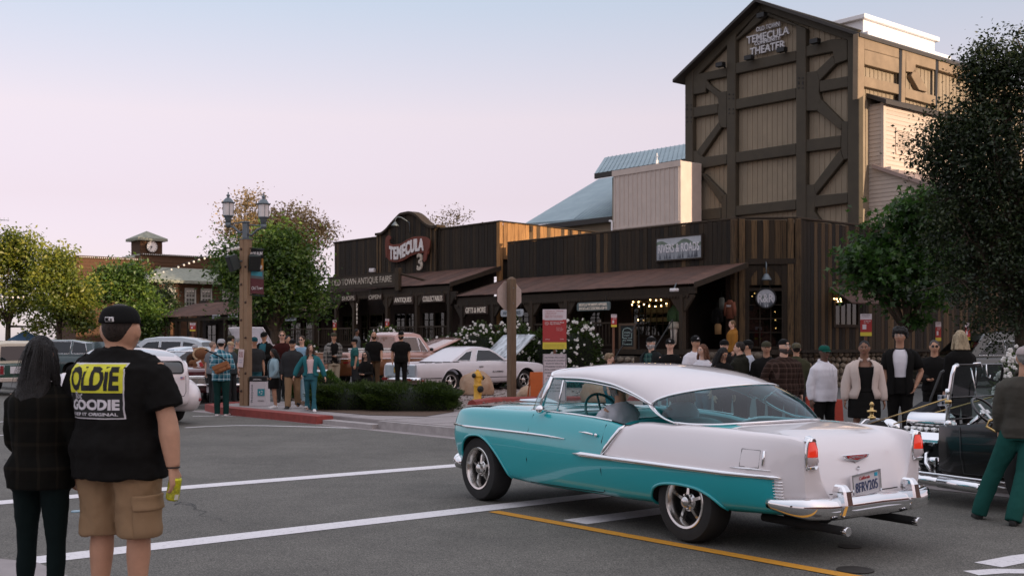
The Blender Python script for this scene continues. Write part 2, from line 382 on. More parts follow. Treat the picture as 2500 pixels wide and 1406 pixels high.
for(x0,y0,x1,y1)in((425,1215,545,1272),(560,1130,700,1136),(520,1060,620,1064),(640,1070,860,1085),(10,1120,40,1130),(430,1222,470,1240)):
 P=[G0(x0,y0),G0(x1,y1)];pts=[]
 for k in range(12):
  q=P[0].lerp(P[1],k/11);pts.append(q+Vector((random.gauss(0,.04),random.gauss(0,.05),0)))
 for p,q in zip(pts,pts[1:]):
  t=(q-p).normalized();n=Vector((-t.y,t.x,0))*random.uniform(.002,.006)
  g.add([(*(p+n).xy,.003),(*(p-n).xy,.003),(*(q-n).xy,.003),(*(q+n).xy,.003)],[(0,1,2,3)])
struct("road_cracks",g,dk)
for px,py,r in((2075,1335,0.09),(2088,1392,0.13)):
 p=G0(px,py);g=G();g.lathe([(0,.003),(r,.003),(r,.009),(0,.009)],20,(p.x,p.y,0));struct("utility_cover",g,M("iron",(0.05,0.045,0.04),0.6,0.6))
p=G0(186,1249);g=G();g.lathe([(0,.003),(.05,.003),(.045,.012),(0,.012)],16,(p.x,p.y,0));struct("road_stud",g,M("blue_stud",(0.2,0.32,0.38),0.4))
g=G()
for v in np.arange(-4,25,1.5):g.box(UV(14.1,v,0.151),(3.6,0.014,0.004),rz=math.atan2(U2[1],U2[0]))
struct("paving_joint",g,M("joint_dark",(0.09,0.08,0.075),0.9))
gravel=M("gravel",(0.26,0.21,0.19),rough=0.95,scale=45,var=0.45,bump=1.0,bscale=60)
bark=M("bark_mulch",(0.10,0.062,0.040),rough=1,scale=40,var=0.5,bump=1.0,bscale=50)
sheet("gravel_bed",[G0(1085,1000,.155),G0(1160,990,.155),G0(1700,990,.155),G0(1700,945,.155),G0(1080,945,.155)],0.156,gravel)
sheet("bark_bed",[G0(700,968,.155),G0(760,1001,.155),G0(900,1013,.155),G0(1040,1016,.155),G0(1108,1005,.155),G0(1112,950,.155),G0(700,940,.155)],0.159,bark)
kerb_pts=[G0(1152,988,.155),G0(1200,981,.155),G0(1330,978,.155),G0(1700,978,.155)]
g=G();g.tube([p+Vector((0,0,.0))for p in kerb_pts],0.12,8);struct("red_bed_edging",g,kerb_red)
g=G()
for k in range(900):
 px,py=random.uniform(1095,1420),random.uniform(948,987);p=G0(px,py,.155);r=random.uniform(.012,.035)
 q=rng.normal(size=(5,3))*r;q[:,2]=np.abs(q[:,2])*0.8
 g.add([(p.x+a,p.y+b,.157+c)for a,b,c in q],[(0,1,2),(0,2,3),(0,3,4),(1,2,4),(2,3,4),(0,1,4)])
tag(link("gravel",mesh("gravel",g,gravel)),kind="stuff")
# ================================================================== buildings
class B:
 """a building with its own origin; geometry is given in street-grid coordinates (a, b, z)"""
 def __init__(s,name,label,a0,b0,cat="building"):
  s.a0,s.b0=a0,b0;s.o=thing(name,label,cat,W(a0,b0,0),GROT)
 def part(s,name,g,mat,parent=None,**k):
  g.xf(Matrix.Translation((-s.a0,-s.b0,0)));return part(name,g,mat,parent or s.o,**k)
 def put(s,name,me,a,b,z,rz=0.0,scale=None,parent=None,rx=0,ry=0):
  return link(name,me,parent or s.o,(a-s.a0,b-s.b0,z),(rx,ry,rz),scale)
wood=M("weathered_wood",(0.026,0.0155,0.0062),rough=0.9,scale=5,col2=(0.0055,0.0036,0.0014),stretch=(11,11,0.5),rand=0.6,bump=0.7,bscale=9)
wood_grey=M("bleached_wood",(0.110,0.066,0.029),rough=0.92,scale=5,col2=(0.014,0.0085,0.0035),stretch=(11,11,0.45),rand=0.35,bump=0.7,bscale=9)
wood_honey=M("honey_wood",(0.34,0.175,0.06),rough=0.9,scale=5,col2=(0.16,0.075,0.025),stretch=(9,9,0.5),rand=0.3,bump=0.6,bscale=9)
wood_trim=M("old_trim",(0.036,0.022,0.010),rough=0.9,scale=6,col2=(0.014,0.009,0.005),stretch=(7,7,0.6),rand=0.3,bump=0.5)
wood_red=M("redwood",(0.085,0.038,0.014),rough=0.85,scale=5,col2=(0.05,0.022,0.009),stretch=(3,3,3),rand=0.25,bump=0.3)
rust=M("rusted_tin",(0.105,0.050,0.034),rough=0.75,metal=0.15,scale=2.2,col2=(0.060,0.030,0.022),stretch=(1,3,1),bump=0.25,bscale=14,rand=0.22)
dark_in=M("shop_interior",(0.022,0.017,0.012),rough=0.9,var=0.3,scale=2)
stone=M("field_stone",(0.20,0.165,0.125),rough=0.95,scale=3.5,var=0.35,bump=0.8,bscale=25,rand=0.45)
mortar=M("mortar",(0.12,0.10,0.08),rough=1,scale=20,var=0.2,bump=0.5)
winglass=glass("window_glass",(0.35,0.36,0.33),0.35)
warm_bulb=M("warm_bulb",(1,0.7,0.35),emit=((1.0,0.62,0.25),14.0),var=0)
bulb_off=M("opal_bulb",(0.7,0.66,0.6),rough=0.25,var=0)
black_metal=M("black_metal",(0.012,0.012,0.012),rough=0.45,metal=0.3,var=0.1)
white_let=M("white_lettering",(0.68,0.64,0.62),rough=0.6,scale=9,var=0.12)
worn_let=M("worn_lettering",(0.60,0.52,0.42),rough=0.8,scale=14,col2=(0.12,0.09,0.06))
def plank_mesh(w,t=0.028,seed=0):
 """one board: slightly cupped face, chamfered edges, height 1 m (scaled to length)"""
 r=random.Random(seed);g=G();e=0.006;j=[r.uniform(-.004,.004)for _ in range(4)]
 prof=[(-w/2+.003,0),(-w/2+.003,-t+e+j[0]),(-w/2+.003+e,-t+j[0]),(0,-t+j[1]),(w/2-.003-e,-t+j[2]),(w/2-.003,-t+e+j[2]),(w/2-.003,0)]
 g.loft([[(x,y,0)for x,y in prof],[(x+j[3],y,1.0)for x,y in prof]]);return g
def plank_wall(Bd,p0,p1,zb,zt,w=0.2,greys=0.12,mats=None,dry=False):
 """boards side by side from p0 to p1 in (a, b); zb, zt are numbers or functions of the run 0..1"""
 p0,p1=Vector(p0),Vector(p1);L=(p1-p0).length;n=max(1,round(L/w));d=(p1-p0)/n;ang=math.atan2(d.y,d.x);w=L/n
 me={}
 mm=mats or(wood,wood_grey)
 for k in range(3):
  for q,mt in enumerate(mm):me[k,q]=mesh("plank",plank_mesh(w,seed=k+17*round(w*100)),mt)
 for i in range(n):
  t=(i+.5)/n;z0=zb(t)if callable(zb)else zb;z1=zt(t)if callable(zt)else zt
  z1+=random.uniform(-.012,.012);c=p0+d*(i+.5)
  Bd.put("plank",me[random.randrange(3),1 if random.random()<greys else 0],c.x,c.y,z0,ang,(1,random.uniform(.75,1.25),z1-z0))
def awning(Bd,a0,a1,bw,zw,be,ze,ridge=0.10):
 """corrugated tin sheets from the wall (bw, zw) down to the eave (be, ze), laid in overlapping sheets"""
 n=max(1,round((a1-a0)/0.86));w=(a1-a0)/n;m=round(w/ridge)*4;me=[]
 for s in range(2):
  g=G();P=np.zeros((2,m+1,3))
  for i in range(m+1):
   x=w*i/m;h=0.016*math.cos(2*PI*x/ridge)
   P[0,i]=(x,0,h);P[1,i]=(x,be-bw,ze-zw+h)
  g.grid(P);Q=P.copy();Q[:,:,2]-=0.006;g.grid(Q[:,::-1]);me.append(mesh("roof_sheet",g,rust,True))
 for i in range(n):Bd.put("roof_sheet",me[i%2],a0+w*i,bw,zw+(i%2)*0.008)
def sign_board(name,label,pts,mat,d=0.05,frame=None,b=None,cat="sign",group=None):
 pass
def flat_sign(label,px0,px1,pyc,h_px,b,board,lines,lmat,hang=None,cat="sign",group=None,round_=0.0,frame=None,name="hanging_sign",thick=0.05):
 """board on the plane b, found from its left and right pixel columns and centre row; lines = [(text, frac height, frac width, frac z)]"""
 a0,z0=PB(px0,pyc,b);a1,z1=PB(px1,pyc,b);zc=PB((px0+px1)/2,pyc,b)[1]
 w=a1-a0;sc=abs(PB((px0+px1)/2,pyc,b)[1]-PB((px0+px1)/2,pyc+10,b)[1])/10;h=h_px*sc
 t=thing(name,label,cat,W((a0+a1)/2,b,zc),GROT,group);g=G()
 if round_:
  r=min(w,h)*round_;q=[(sx*(w/2-r*(1-math.cos(k*PI/8))),sz*(h/2-r*(1-math.sin(k*PI/8))))for sx,sz,ks in((1,1,range(5)),(-1,1,range(4,-1,-1)),(-1,-1,range(5)),(1,-1,range(4,-1,-1)))for k in ks]
 else:q=[(w/2,-h/2),(w/2,h/2),(-w/2,h/2),(-w/2,-h/2)]
 g.prism(q,0,thick);part("board",g,board,t,bev=.006)
 if frame:
  g=G();fw=min(w,h)*0.07
  for(x0,x1,y0,y1)in((-w/2-fw,w/2+fw,h/2+.002,h/2+fw),(-w/2-fw,w/2+fw,-h/2-fw,-h/2-.002),(-w/2-fw,-w/2-.002,-h/2,h/2),(w/2+.002,w/2+fw,-h/2,h/2)):g.b2(x0,x1,-.02,thick,y0,y1)
  part("frame",g,frame,t)
 for s,fh,fw_,fz in lines:text(s,lmat,t,(0,-.008,h*fz),fit=(w*fw_,h*fh),ext=.014,bold=.012)
 if hang:
  g=G()
  for x in(-w*.38,w*.38):g.tube([(x,thick/2,h/2),(x,thick/2,h/2+hang)],.012,5)
  part("hanger",g,black_metal,t)
 return t,w,h
# ---- R&R corner shop -------------------------------------------------------------------------------------------------
BF=30.0;BE=27.4
rr=B("corner_shop","dark weathered plank shop with chamfered corner door and rusty porch roof under the theater",-24.3,30)
aL=PB(1240,592,BF)[0];aC=PB(1795,537,BF)[0];ZT=PB(1795,537,BF)[1]
cR=(aC+1.40,BF+1.42)
ZWR=PB(1640,655,BF)[1]
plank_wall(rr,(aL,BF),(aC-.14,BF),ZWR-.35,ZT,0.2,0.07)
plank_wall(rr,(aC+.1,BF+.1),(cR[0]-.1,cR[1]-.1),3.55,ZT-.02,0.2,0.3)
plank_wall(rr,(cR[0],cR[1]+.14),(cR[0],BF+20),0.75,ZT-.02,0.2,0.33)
for a,b,z0 in((aC-.02,BF-.02,.4),(aC+.16,BF+.14,.4),(cR[0]-.14,cR[1]-.14,.4),(cR[0]+.02,cR[1]+.04,.4)):
 g=G();g.box((a,b,(z0+ZT)/2+.02),(.2,.2,ZT-z0),rz=PI/4 if a>aC else 0);rr.part("corner_board",g,wood_grey,bev=.02)
g=G();g.b2(aL,aC-.1,BF+.02,BF+.3,ZWR-.3,ZT-.08);g.b2(cR[0]-.3,cR[0]-.03,cR[1]+.2,BF+20,.2,ZT-.08)
g.prism([(aC+.1,BF+.13),(cR[0]-.12,cR[1]-.08),(cR[0]-.3,cR[1]+.2),(aC,BF+.4)],3.5,ZT-.08,plane="xy");rr.part("wall",g,wood)
g=G();g.prism([(aL,BF+.3),(aC,BF+.3),(cR[0]-.3,cR[1]+.2),(cR[0]-.3,BF+20),(aL,BF+20)],ZT-.5,ZT-.4,plane="xy");rr.part("roof",g,M("tar_roof",(.06,.06,.06),.9))
def coping(Bd,pts,z,w=0.16,t=0.07,mat=None):
 for p,q in zip(pts,pts[1:]):
  p,q=Vector(p),Vector(q);d=q-p;g=G();c=(p+q)/2
  g.box((c.x,c.y,z+t/2),(d.length+.02,w,t),rz=math.atan2(d.y,d.x));Bd.part("coping",g,mat or wood_trim,bev=.012)
coping(rr,[(aL,BF+.05),(aC,BF+.05),(cR[0]-.02,cR[1]),(cR[0]-.02,BF+20)],ZT+.012)
zw=PB(1640,655,BF)[1];ze=PB(1640,695,BE)[1];aE0=PB(1112,722,BE)[0];aE1=PB(1662,695,BE)[0]
awning(rr,aE0,aE1+.55,BF-.03,zw,BE,ze)
for a in(aE1+.56,aE0-.02):
 g=G();g.add([(a+x,y,z)for x in(0,.05)for y,z in((BF,zw+.03),(BE-.02,ze+.04),(BE-.02,ze-.14),(BF,zw-.15))],[(0,1,2,3),(7,6,5,4),(0,4,5,1),(1,5,6,2),(2,6,7,3),(3,7,4,0)])
 rr.part("rake_board",g,wood_trim)
g=G();g.b2(aE0,aE1+.5,BE+.08,BE+.2,ze-.30,ze-.08);rr.part("eave_beam",g,wood_trim)
def scallops(Bd,a0,a1,b,z,w=0.13):
 g=G();n=round((a1-a0)/w)
 for i in range(n):
  a=a0+w*(i+.5);g.prism([(a-w/2,z),(a-w/2,z-.06),(a-.03,z-.11),(a,z-.15),(a+.03,z-.11),(a+w/2,z-.06),(a+w/2,z)],b,b+.02)
 Bd.part("scalloped_trim",g,wood_trim,kind="stuff")
scallops(rr,aE0,aE1+.3,BE+.05,ze-.30)
def post(Bd,px,b=None,z0=.9,z1=None,w=.17,mat=None):
 b=b or BE+.13;a=PB(px,700,b)[0];z1=z1 or ze-.1
 g=G();g.b2(a-w/2,a+w/2,b-w/2,b+w/2,z0,z1-.22)
 for s in(-1,1):g.prism([(a+s*w/2,z1-.75),(a+s*(w/2+.06),z1-.75),(a+s*(w/2+.42),z1-.31),(a+s*(w/2+.42),z1-.23),(a+s*w/2,z1-.23)][::s],b-.05,b+.05)
 Bd.part("post",g,mat or wood_trim,bev=.012)
for px in(1666,1385,1300,1205,1130):post(rr,px)
DZ=PB(1600,853,BE)[1]
g=G();g.prism([(aE0-8,BE-.05),(aE1+.3,BE-.05),(aC+.1,BF-.1),(cR[0],cR[1]),(cR[0],BF+.1),(aE0-8,BF+.1)],DZ-.16,DZ,plane="xy");rr.part("porch_deck",g,wood_trim)
WINS={}
M("shop_front_wood",(.035,.02,.013),.9,var=.4,scale=3,stretch=(5,5,.6))
def front_wall(Bd,a0,a1,z0,z1,b0,b1):
 """shop front between its window and door openings"""
 g=G();x=a0
 for w0,w1,y0,y1 in sorted(WINS.get(Bd.o.name,[]))+[(a1,a1,z1,z1)]:
  if w0>x+.01:g.b2(x,w0,b0,b1,z0,z1)
  if w1>w0:
   if y0>z0+.01:g.b2(w0,w1,b0,b1,z0,y0)
   if y1<z1-.01:g.b2(w0,w1,b0,b1,y1,z1)
  x=max(x,w1)
 Bd.part("shop_front",g,MATS["shop_front_wood"])
stone_meshes=[]
for k in range(8):
 bm=bmesh.new();bmesh.ops.create_icosphere(bm,subdivisions=1,radius=0.5);r_=random.Random(k)
 for v in bm.verts:v.co=Vector((v.co.x*r_.uniform(.85,1.15),v.co.y*.75,v.co.z*r_.uniform(.85,1.15)))
 me=bpy.data.meshes.new("stone");bm.to_mesh(me);bm.free();me.materials.append(stone);me.polygons.foreach_set("use_smooth",[True]*len(me.polygons));stone_meshes.append(me)
def stone_wall(Bd,p0,p1,z0,z1,size=.24,thick=.3,cap=None):
 p0,p1=Vector(p0),Vector(p1);d=(p1-p0);L=d.length;d.normalize();n=Vector((d.y,-d.x));ang=math.atan2(d.y,d.x)
 zt=z1 if callable(z1)else(lambda t:z1)
 g=G();c=(p0+p1)/2;pts=[(0,z0),(L,z0)]+[(L*t,zt(t)-.05)for t in np.linspace(1,0,12)]
 mt=G();mt.prism(pts,0,thick);mt.xf(Matrix.Translation((p0.x,p0.y,0))@Matrix.Rotation(ang,4,"Z"));Bd.part("mortar_core",mt,mortar)
 z=z0;row=0
 while True:
  s=0.0;any_=False
  hh=random.uniform(.8,1.05)*size*.8
  while s<L:
   w=random.uniform(.7,1.35)*size
   if z+hh*.6<zt(min(1,(s+w/2)/L)):
    any_=True;q=p0+d*(s+w/2)+n*random.uniform(-.02,.03)
    Bd.put("stone",random.choice(stone_meshes),q.x,q.y,z+hh/2+random.uniform(-.02,.02),ang+random.uniform(-.1,.1),(w*1.02,.22,hh*1.05))
   s+=w*.97
  z+=hh*.96;row+=1
  if not any_ or row>12:break
stone_wall(rr,(aE0+4.6,BE-.15),(aE1-1.9,BE-.15),.1,DZ-.17,.3)
stone_wall(rr,(aE1-.2,BE+.1),(cR[0]-.1,cR[1]-1.2),.1,DZ-.02,.3)
stone_wall(rr,(cR[0]+.02,cR[1]-.1),(cR[0]+.02,BF+9),.1,DZ-.1,.3)
g=G();g.box((cR[0]+.05,BF+5.5,DZ-.06),(.4,8.2,.1));rr.part("wall_cap",g,wood_trim)
g=G()
for k in range(4):g.b2(aE1-1.7,aE1-.35,BE-.3*(4-k)-.05,BE-.05,.1+.0,.12+(DZ-.12)*(k+1)/5)
rr.part("step",g,wood_trim)
g=G();x0=aE1-1.75
for x in(aE1-1.78,aE1-.30):g.tube([(x,BE-1.25,.12),(x,BE-1.25,1.05),(x,BE-.05,DZ+.95),(x,BE-.05,DZ)],.022,6)
rr.part("handrail",g,black_metal)
def window(Bd,px0,px1,z0,z1,b,nx,ny,mat=None,back=None,glow=None,fr=.07,bar=.028):
 a0=PB(px0,760,b)[0];a1=PB(px1,760,b)[0]
 g=G();g.b2(a0-fr,a1+fr,b-.05,b+.03,z1,z1+fr);g.b2(a0-fr,a1+fr,b-.06,b+.03,z0-fr,z0);g.b2(a0-fr,a0,b-.05,b+.03,z0,z1);g.b2(a1,a1+fr,b-.05,b+.03,z0,z1)
 w=Bd.part("window",g,mat or wood_trim);g=G()
 for i in range(1,nx):x=a0+(a1-a0)*i/nx;g.b2(x-bar/2,x+bar/2,b-.02,b+.01,z0,z1)
 for i in range(1,ny):z=z0+(z1-z0)*i/ny;g.b2(a0,a1,b-.024,b+.006,z-bar/2,z+bar/2)
 Bd.part("glazing_bar",g,mat or wood_trim,w)
 g=G();g.b2(a0,a1,b+.012,b+.018,z0,z1);Bd.part("pane",g,winglass,w);g=G()
 d=.9
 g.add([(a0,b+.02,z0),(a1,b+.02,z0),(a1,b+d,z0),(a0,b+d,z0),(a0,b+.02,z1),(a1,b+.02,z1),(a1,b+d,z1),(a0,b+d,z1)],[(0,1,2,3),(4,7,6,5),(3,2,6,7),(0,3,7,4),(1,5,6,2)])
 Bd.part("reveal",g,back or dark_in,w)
 WINS.setdefault(Bd.o.name,[]).append((a0-.02,a1+.02,z0-.02,z1+.02))
 return w,a0,a1
lit_shade=M("lit_curtain",(0.55,0.42,0.27),rough=0.8,var=0.2,scale=2,emit=((1.0,0.62,0.33),0.34))
goods=M("shop_goods",(0.20,0.12,0.06),rough=0.6,scale=9,var=0.9)
def win(*a,lit=None,shelves=0,**k):
 w,a0,a1=window(*a,**k)
 Bd,z0,z1,b=a[0],a[3],a[4],a[5]
 if lit:
  g=G()
  for(f0,f1,h0,h1)in lit:g.b2(a0+(a1-a0)*f0,a0+(a1-a0)*f1,b+.62,b+.64,z0+(z1-z0)*h0,z0+(z1-z0)*h1)
  Bd.part("lit_curtain",g,lit_shade,w)
 if shelves:
  g=G()
  for s in range(shelves):
   z=z0+(z1-z0)*(s+.15)/shelves;g.b2(a0,a1,b+.2,b+.5,z-.03,z)
   n=int((a1-a0)/.13)
   for i in range(n):
    if random.random()<.75:
     x=a0+(a1-a0)*(i+.5)/n;h=random.uniform(.05,.2);g.box((x,b+.32,z+h/2),(random.uniform(.05,.11),.1,h),rz=random.uniform(-.4,.4))
  Bd.part("goods_shelf",g,goods,w)
 return w,a0,a1
BW=BF-.02
Z0=DZ+.85;Z1=ze-.62
win(rr,1545,1634,PB(1590,818,BW)[1],PB(1590,738,BW)[1],BW,6,3,lit=[(.04,.98,.42,.92),(.70,.80,0.05,.5)],shelves=2)
win(rr,1424,1470,Z0,Z1-.1,BW,3,4,lit=[(.2,.9,.25,.5)])
win(rr,1318,1360,Z0-.2,Z1,BW,3,4,lit=[(.1,.9,.55,.95)])
win(rr,1262,1292,Z0-.2,Z1,BW,2,4,lit=[(.5,.98,.2,.95)])
win(rr,1150,1190,Z0-.2,Z1-.1,BW,3,4,lit=[(.5,1,0,.9)])
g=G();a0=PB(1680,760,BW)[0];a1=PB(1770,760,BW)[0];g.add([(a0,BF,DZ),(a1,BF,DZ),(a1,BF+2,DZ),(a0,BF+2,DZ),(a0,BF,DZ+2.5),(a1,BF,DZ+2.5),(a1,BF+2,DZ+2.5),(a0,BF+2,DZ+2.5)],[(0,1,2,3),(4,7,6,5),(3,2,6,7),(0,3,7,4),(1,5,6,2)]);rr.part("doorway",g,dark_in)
WINS[rr.o.name].append((a0,a1,DZ-.1,DZ+2.5));front_wall(rr,aL,aC-.12,DZ,ZWR-.31,BF+.01,BF+.05)
cx,cy=(aC+cR[0])/2-.01,(BF+cR[1])/2-.01
cw=Matrix.Translation((cx,cy,0))@Matrix.Rotation(PI/4,4,"Z")
def cz(py):r=ray(1867,py);wp=W(cx,cy);return CAMH+r[2]*wp.y
zs0,zs1,zarc=cz(845),cz(703),cz(663)
hw=.53
zb_=DZ+.02
g=G()
g.b2(-.95,-hw,-.06,.02,zb_,cz(655)+.12);g.b2(hw,.95,-.06,.02,zb_,cz(655)+.12);g.b2(-.97,.97,-.1,.02,cz(655)+.13,cz(648)+.22)
g.b2(-hw,hw,-.05,.02,zb_,zs0-.01);g.xf(cw);rr.part("door_surround",g,wood_trim)
arcw=G();ar=hw;zc_=zs1
n=12;hh=cz(655)+.12-zc_
for i in range(n):
 t0,t1=PI*i/n,PI*(i+1)/n
 arcw.add([(ar*math.cos(t),y,zc_+hh*.9*math.sin(t))for t in(t0,t1)for y in(-.04,.0)]+[(ar*math.cos(t),y,zc_+hh)for t in(t0,t1)for y in(-.04,.0)],[(0,2,6,4),(1,5,7,3),(0,1,3,2)])
arcw.xf(cw);rr.part("arch_spandrel",arcw,wood_trim)
g=G();g.b2(-hw,hw,.015,.02,zs0,zc_+hh);g.xf(cw);fw_=rr.part("window",g,winglass);g=G()
g.b2(-hw,hw,-.03,.012,zs1-.1,zs1)
for i in range(1,3):g.b2(-hw+2*hw*i/3-.014,-hw+2*hw*i/3+.014,-.02,.012,zs0,zs1-.1)
for i in range(1,4):z=zs0+(zs1-.1-zs0)*i/4;g.b2(-hw,hw,-.025,.01,z-.014,z+.014)
for t in(PI/4,PI/2,3*PI/4):g.tube([(.14*math.cos(t),0,zs1+.14*math.sin(t)),(.5*math.cos(t),0,zs1+.9*hh*math.sin(t)*.98)],.018,4)
g.tube([(.16*math.cos(t),0,zs1+.16*math.sin(t))for t in np.linspace(0,PI,9)],.018,4)
g.xf(cw);rr.part("glazing_bar",g,wood_trim,fw_);g=G()
g.b2(-hw,hw,.75,.78,zs0-.2,zc_+hh);g.b2(-hw,hw,.02,.78,zs0-.03,zs0)
g.xf(cw);rr.part("window_back",g,dark_in,fw_);g=G()
for s in range(4):
 z=zs0+.08+(zs1-zs0)*s/4.4;g.b2(-hw,hw,.25,.5,z-.025,z)
 for i in range(9):
  h=random.uniform(.04,.2);g.ball((-hw+2*hw*(i+.5)/9,.36,z+h/2),(random.uniform(.03,.06),.05,h/2),7,5)
g.xf(cw);rr.part("goods_shelf",g,goods,fw_)
bulb=G();bulb.ball((0,0,0),.022,8,6);bulb_me=mesh("bulb",bulb,warm_bulb,True)
def bulbs(label,pts,group=None):
 t=thing("string_lights",label,"string lights",pts[0],GROT,group)
 wire=G();inv=Matrix.Translation(pts[0])@Matrix.Rotation(GROT,4,"Z");inv.invert();L_=[inv@p for p in pts]
 for p,q in zip(L_,L_[1:]):wire.tube([p,(p+q)/2-Vector((0,0,(q-p).length*.05)),q],.005,3,caps=False)
 part("wire",wire,black_metal,t)
 for p in L_:link("bulb",bulb_me,t,p-Vector((0,0,.03)))
 return t
def cpt(px,py,off):m=cw@Vector(((px-1867)/46*hw,off,0));q=W(m.x,m.y);r=ray(px,py);return Vector((q.x,q.y,CAMH+r[2]*q.y))
bulbs("warm fairy lights bunched inside the arched corner window",[cpt(1831,721,.15),cpt(1838,714,.15),cpt(1843,720,.15),cpt(1850,716,.15),cpt(1855,722,.15),cpt(1862,715,.15),cpt(1868,721,.15),cpt(1882,716,.15),cpt(1894,719,.15),cpt(1896,759,.15),cpt(1897,779,.15),cpt(1898,799,.15)],"fairy lights in the shop windows")
bulbs("warm fairy lights strung across the wide shop window under the porch roof",[AT(px,py,W(PB(px,py,BF-.15)[0],BF-.15).y)for px,py in((1543,742),(1546,735),(1559,735),(1572,741),(1588,730),(1602,731),(1614,730),(1627,739),(1641,731),(1560,746),(1585,745),(1600,746),(1614,744),(1558,779))],"fairy lights in the shop windows")
one=thing("bulb_lamp","single warm bulb behind the fanlight of the corner window","lamp",cpt(1867,672,.2));link("bulb",bulb_me,one,(0,0,0),None,(1.5,1.5,1.5))
def side(px,py,off=0.0):b,z=PA(px,py,cR[0]+off);return b,z
b0,z1=side(2035,740);b1=side(2090,740)[0];z0=side(2060,792)[1]
g=G();g.b2(cR[0]+.03,cR[0]+.09,b0,b1,z0-.1,z0);g.b2(cR[0]+.03,cR[0]+.09,b0,b1,z1,z1+.1);g.b2(cR[0]+.03,cR[0]+.09,b0-.1,b0,z0-.1,z1+.1);g.b2(cR[0]+.03,cR[0]+.09,b1,b1+.1,z0-.1,z1+.1)
sw=rr.part("window",g,wood_trim);g=G();g.b2(cR[0]+.03,cR[0]+.045,b0,b1,z0,z1);rr.part("pane",g,winglass,sw)
g=G()
for k in range(1,4):y=b0+(b1-b0)*k/4;g.b2(cR[0]+.04,cR[0]+.07,y-.015,y+.015,z0,z1)
rr.part("glazing_bar",g,wood_trim,sw)
g=G();zt_=side(2030,700)[1];g.add([(cR[0]+.04,b0-.3,zt_),(cR[0]+.9,b0-.3,zt_-.55),(cR[0]+.9,b1+.4,zt_-.55),(cR[0]+.04,b1+.4,zt_)]+[(cR[0]+.04,b0-.3,zt_-.04),(cR[0]+.9,b0-.3,zt_-.59),(cR[0]+.9,b1+.4,zt_-.59),(cR[0]+.04,b1+.4,zt_-.04)],[(0,1,2,3),(7,6,5,4),(0,4,5,1),(1,5,6,2),(2,6,7,3)]);rr.part("window_awning",g,rust)
bulbs("cluster of warm bulbs glowing under the small side window awning",[AT(px,py,W(cR[0]+.5,b0+.5).y)for px,py in((2037,727),(2038,733),(2043,728),(2046,734),(2052,728),(2053,733))],"fairy lights in the shop windows")
# ---- antique hall ----------------------------------------------------------------------------------------------------
oa=B("antique_hall","dark plank antique hall with a curved false front and rusty porch roof",-40,30)
aO0=PB(818,597,BF)[0];aO1=PB(1222,543,BF)[0];ZO=PB(1222,543,BF)[1];aP0=PB(924,580,BF)[0];aP1=PB(1072,560,BF)[0]
ZWO=PB(1100,661,BF)[1]
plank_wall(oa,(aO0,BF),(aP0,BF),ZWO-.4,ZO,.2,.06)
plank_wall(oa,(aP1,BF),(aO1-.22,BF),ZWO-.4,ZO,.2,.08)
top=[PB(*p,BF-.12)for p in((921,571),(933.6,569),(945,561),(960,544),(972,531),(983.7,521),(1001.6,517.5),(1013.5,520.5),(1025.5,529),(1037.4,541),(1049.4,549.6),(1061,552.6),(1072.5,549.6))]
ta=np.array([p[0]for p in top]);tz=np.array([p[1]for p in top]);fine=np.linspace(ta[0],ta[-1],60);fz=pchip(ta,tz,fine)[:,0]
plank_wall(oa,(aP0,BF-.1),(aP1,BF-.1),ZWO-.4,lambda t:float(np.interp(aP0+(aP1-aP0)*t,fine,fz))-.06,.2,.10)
g=G();secs=[]
for a,z in zip(fine,fz):secs.append([(a,BF-.26,z-.09),(a,BF-.26,z+.02),(a,BF+.22,z+.02),(a,BF+.22,z-.09)])
g.loft(secs);oa.part("curved_coping",g,wood_trim)
for a in(aP0+.12,aP1-.12,aP0+.38,aP1-.42):
 z=float(np.interp(a,fine,fz))-.1;g=G();g.b2(a-.055,a+.055,BF-.16,BF-.131,ZWO-.3,z);oa.part("pilaster",g,wood_grey,bev=.008)
g=G();g.prism([(a,z-.1)for a,z in zip(fine,fz)]+[(aP1,ZWO),(aP0,ZWO)],BF-.06,BF-.02);g.b2(aO0,aO1-.2,BF+.02,BF+.22,ZWO-.3,ZO-.06);oa.part("wall",g,wood)
coping(oa,[(aO0-.1,BF+.05),(aP0-.02,BF+.05)],ZO+.012,.22,.07);coping(oa,[(aP1+.02,BF+.05),(aO1,BF+.05)],ZO+.012,.22,.07)
g=G();g.b2(aO1-.2,aO1+.02,BF-.06,BF+.12,.6,ZO+.01);oa.part("corner_board",g,wood_honey,bev=.015)
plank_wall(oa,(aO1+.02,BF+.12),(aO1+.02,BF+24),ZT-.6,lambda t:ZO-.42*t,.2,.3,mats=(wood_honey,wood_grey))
g=G();g.prism([(BF+.2,.3),(BF+.2,ZO-.1),(BF+24,ZO-.5),(BF+24,.3)],aO1-.16,aO1-.06,plane="yz");oa.part("side_wall",g,wood)
g=G();g.add([(aO1-.2,BF+.15,ZO+.015),(aO1+.10,BF+.15,ZO+.015),(aO1+.10,BF+24,ZO-.4),(aO1-.2,BF+24,ZO-.4)]+[(aO1-.2,BF+.15,ZO+.06),(aO1+.10,BF+.15,ZO+.06),(aO1+.10,BF+24,ZO-.355),(aO1-.2,BF+24,ZO-.355)],[(3,2,1,0),(4,5,6,7),(0,1,5,4),(1,2,6,5),(2,3,7,6)]);oa.part("coping",g,wood_trim)
for k in range(9):
 b=BF+1.6+2.3*k;z=ZO-.42*(b-BF)/24;g=G();g.prism([(aO1+.03,z-.02),(aO1+.1,z-.02),(aO1+.1,z-.2),(aO1+.06,z-.28),(aO1+.03,z-.28)],b-.06,b+.06,plane="xz");oa.part("corbel",g,wood_trim)
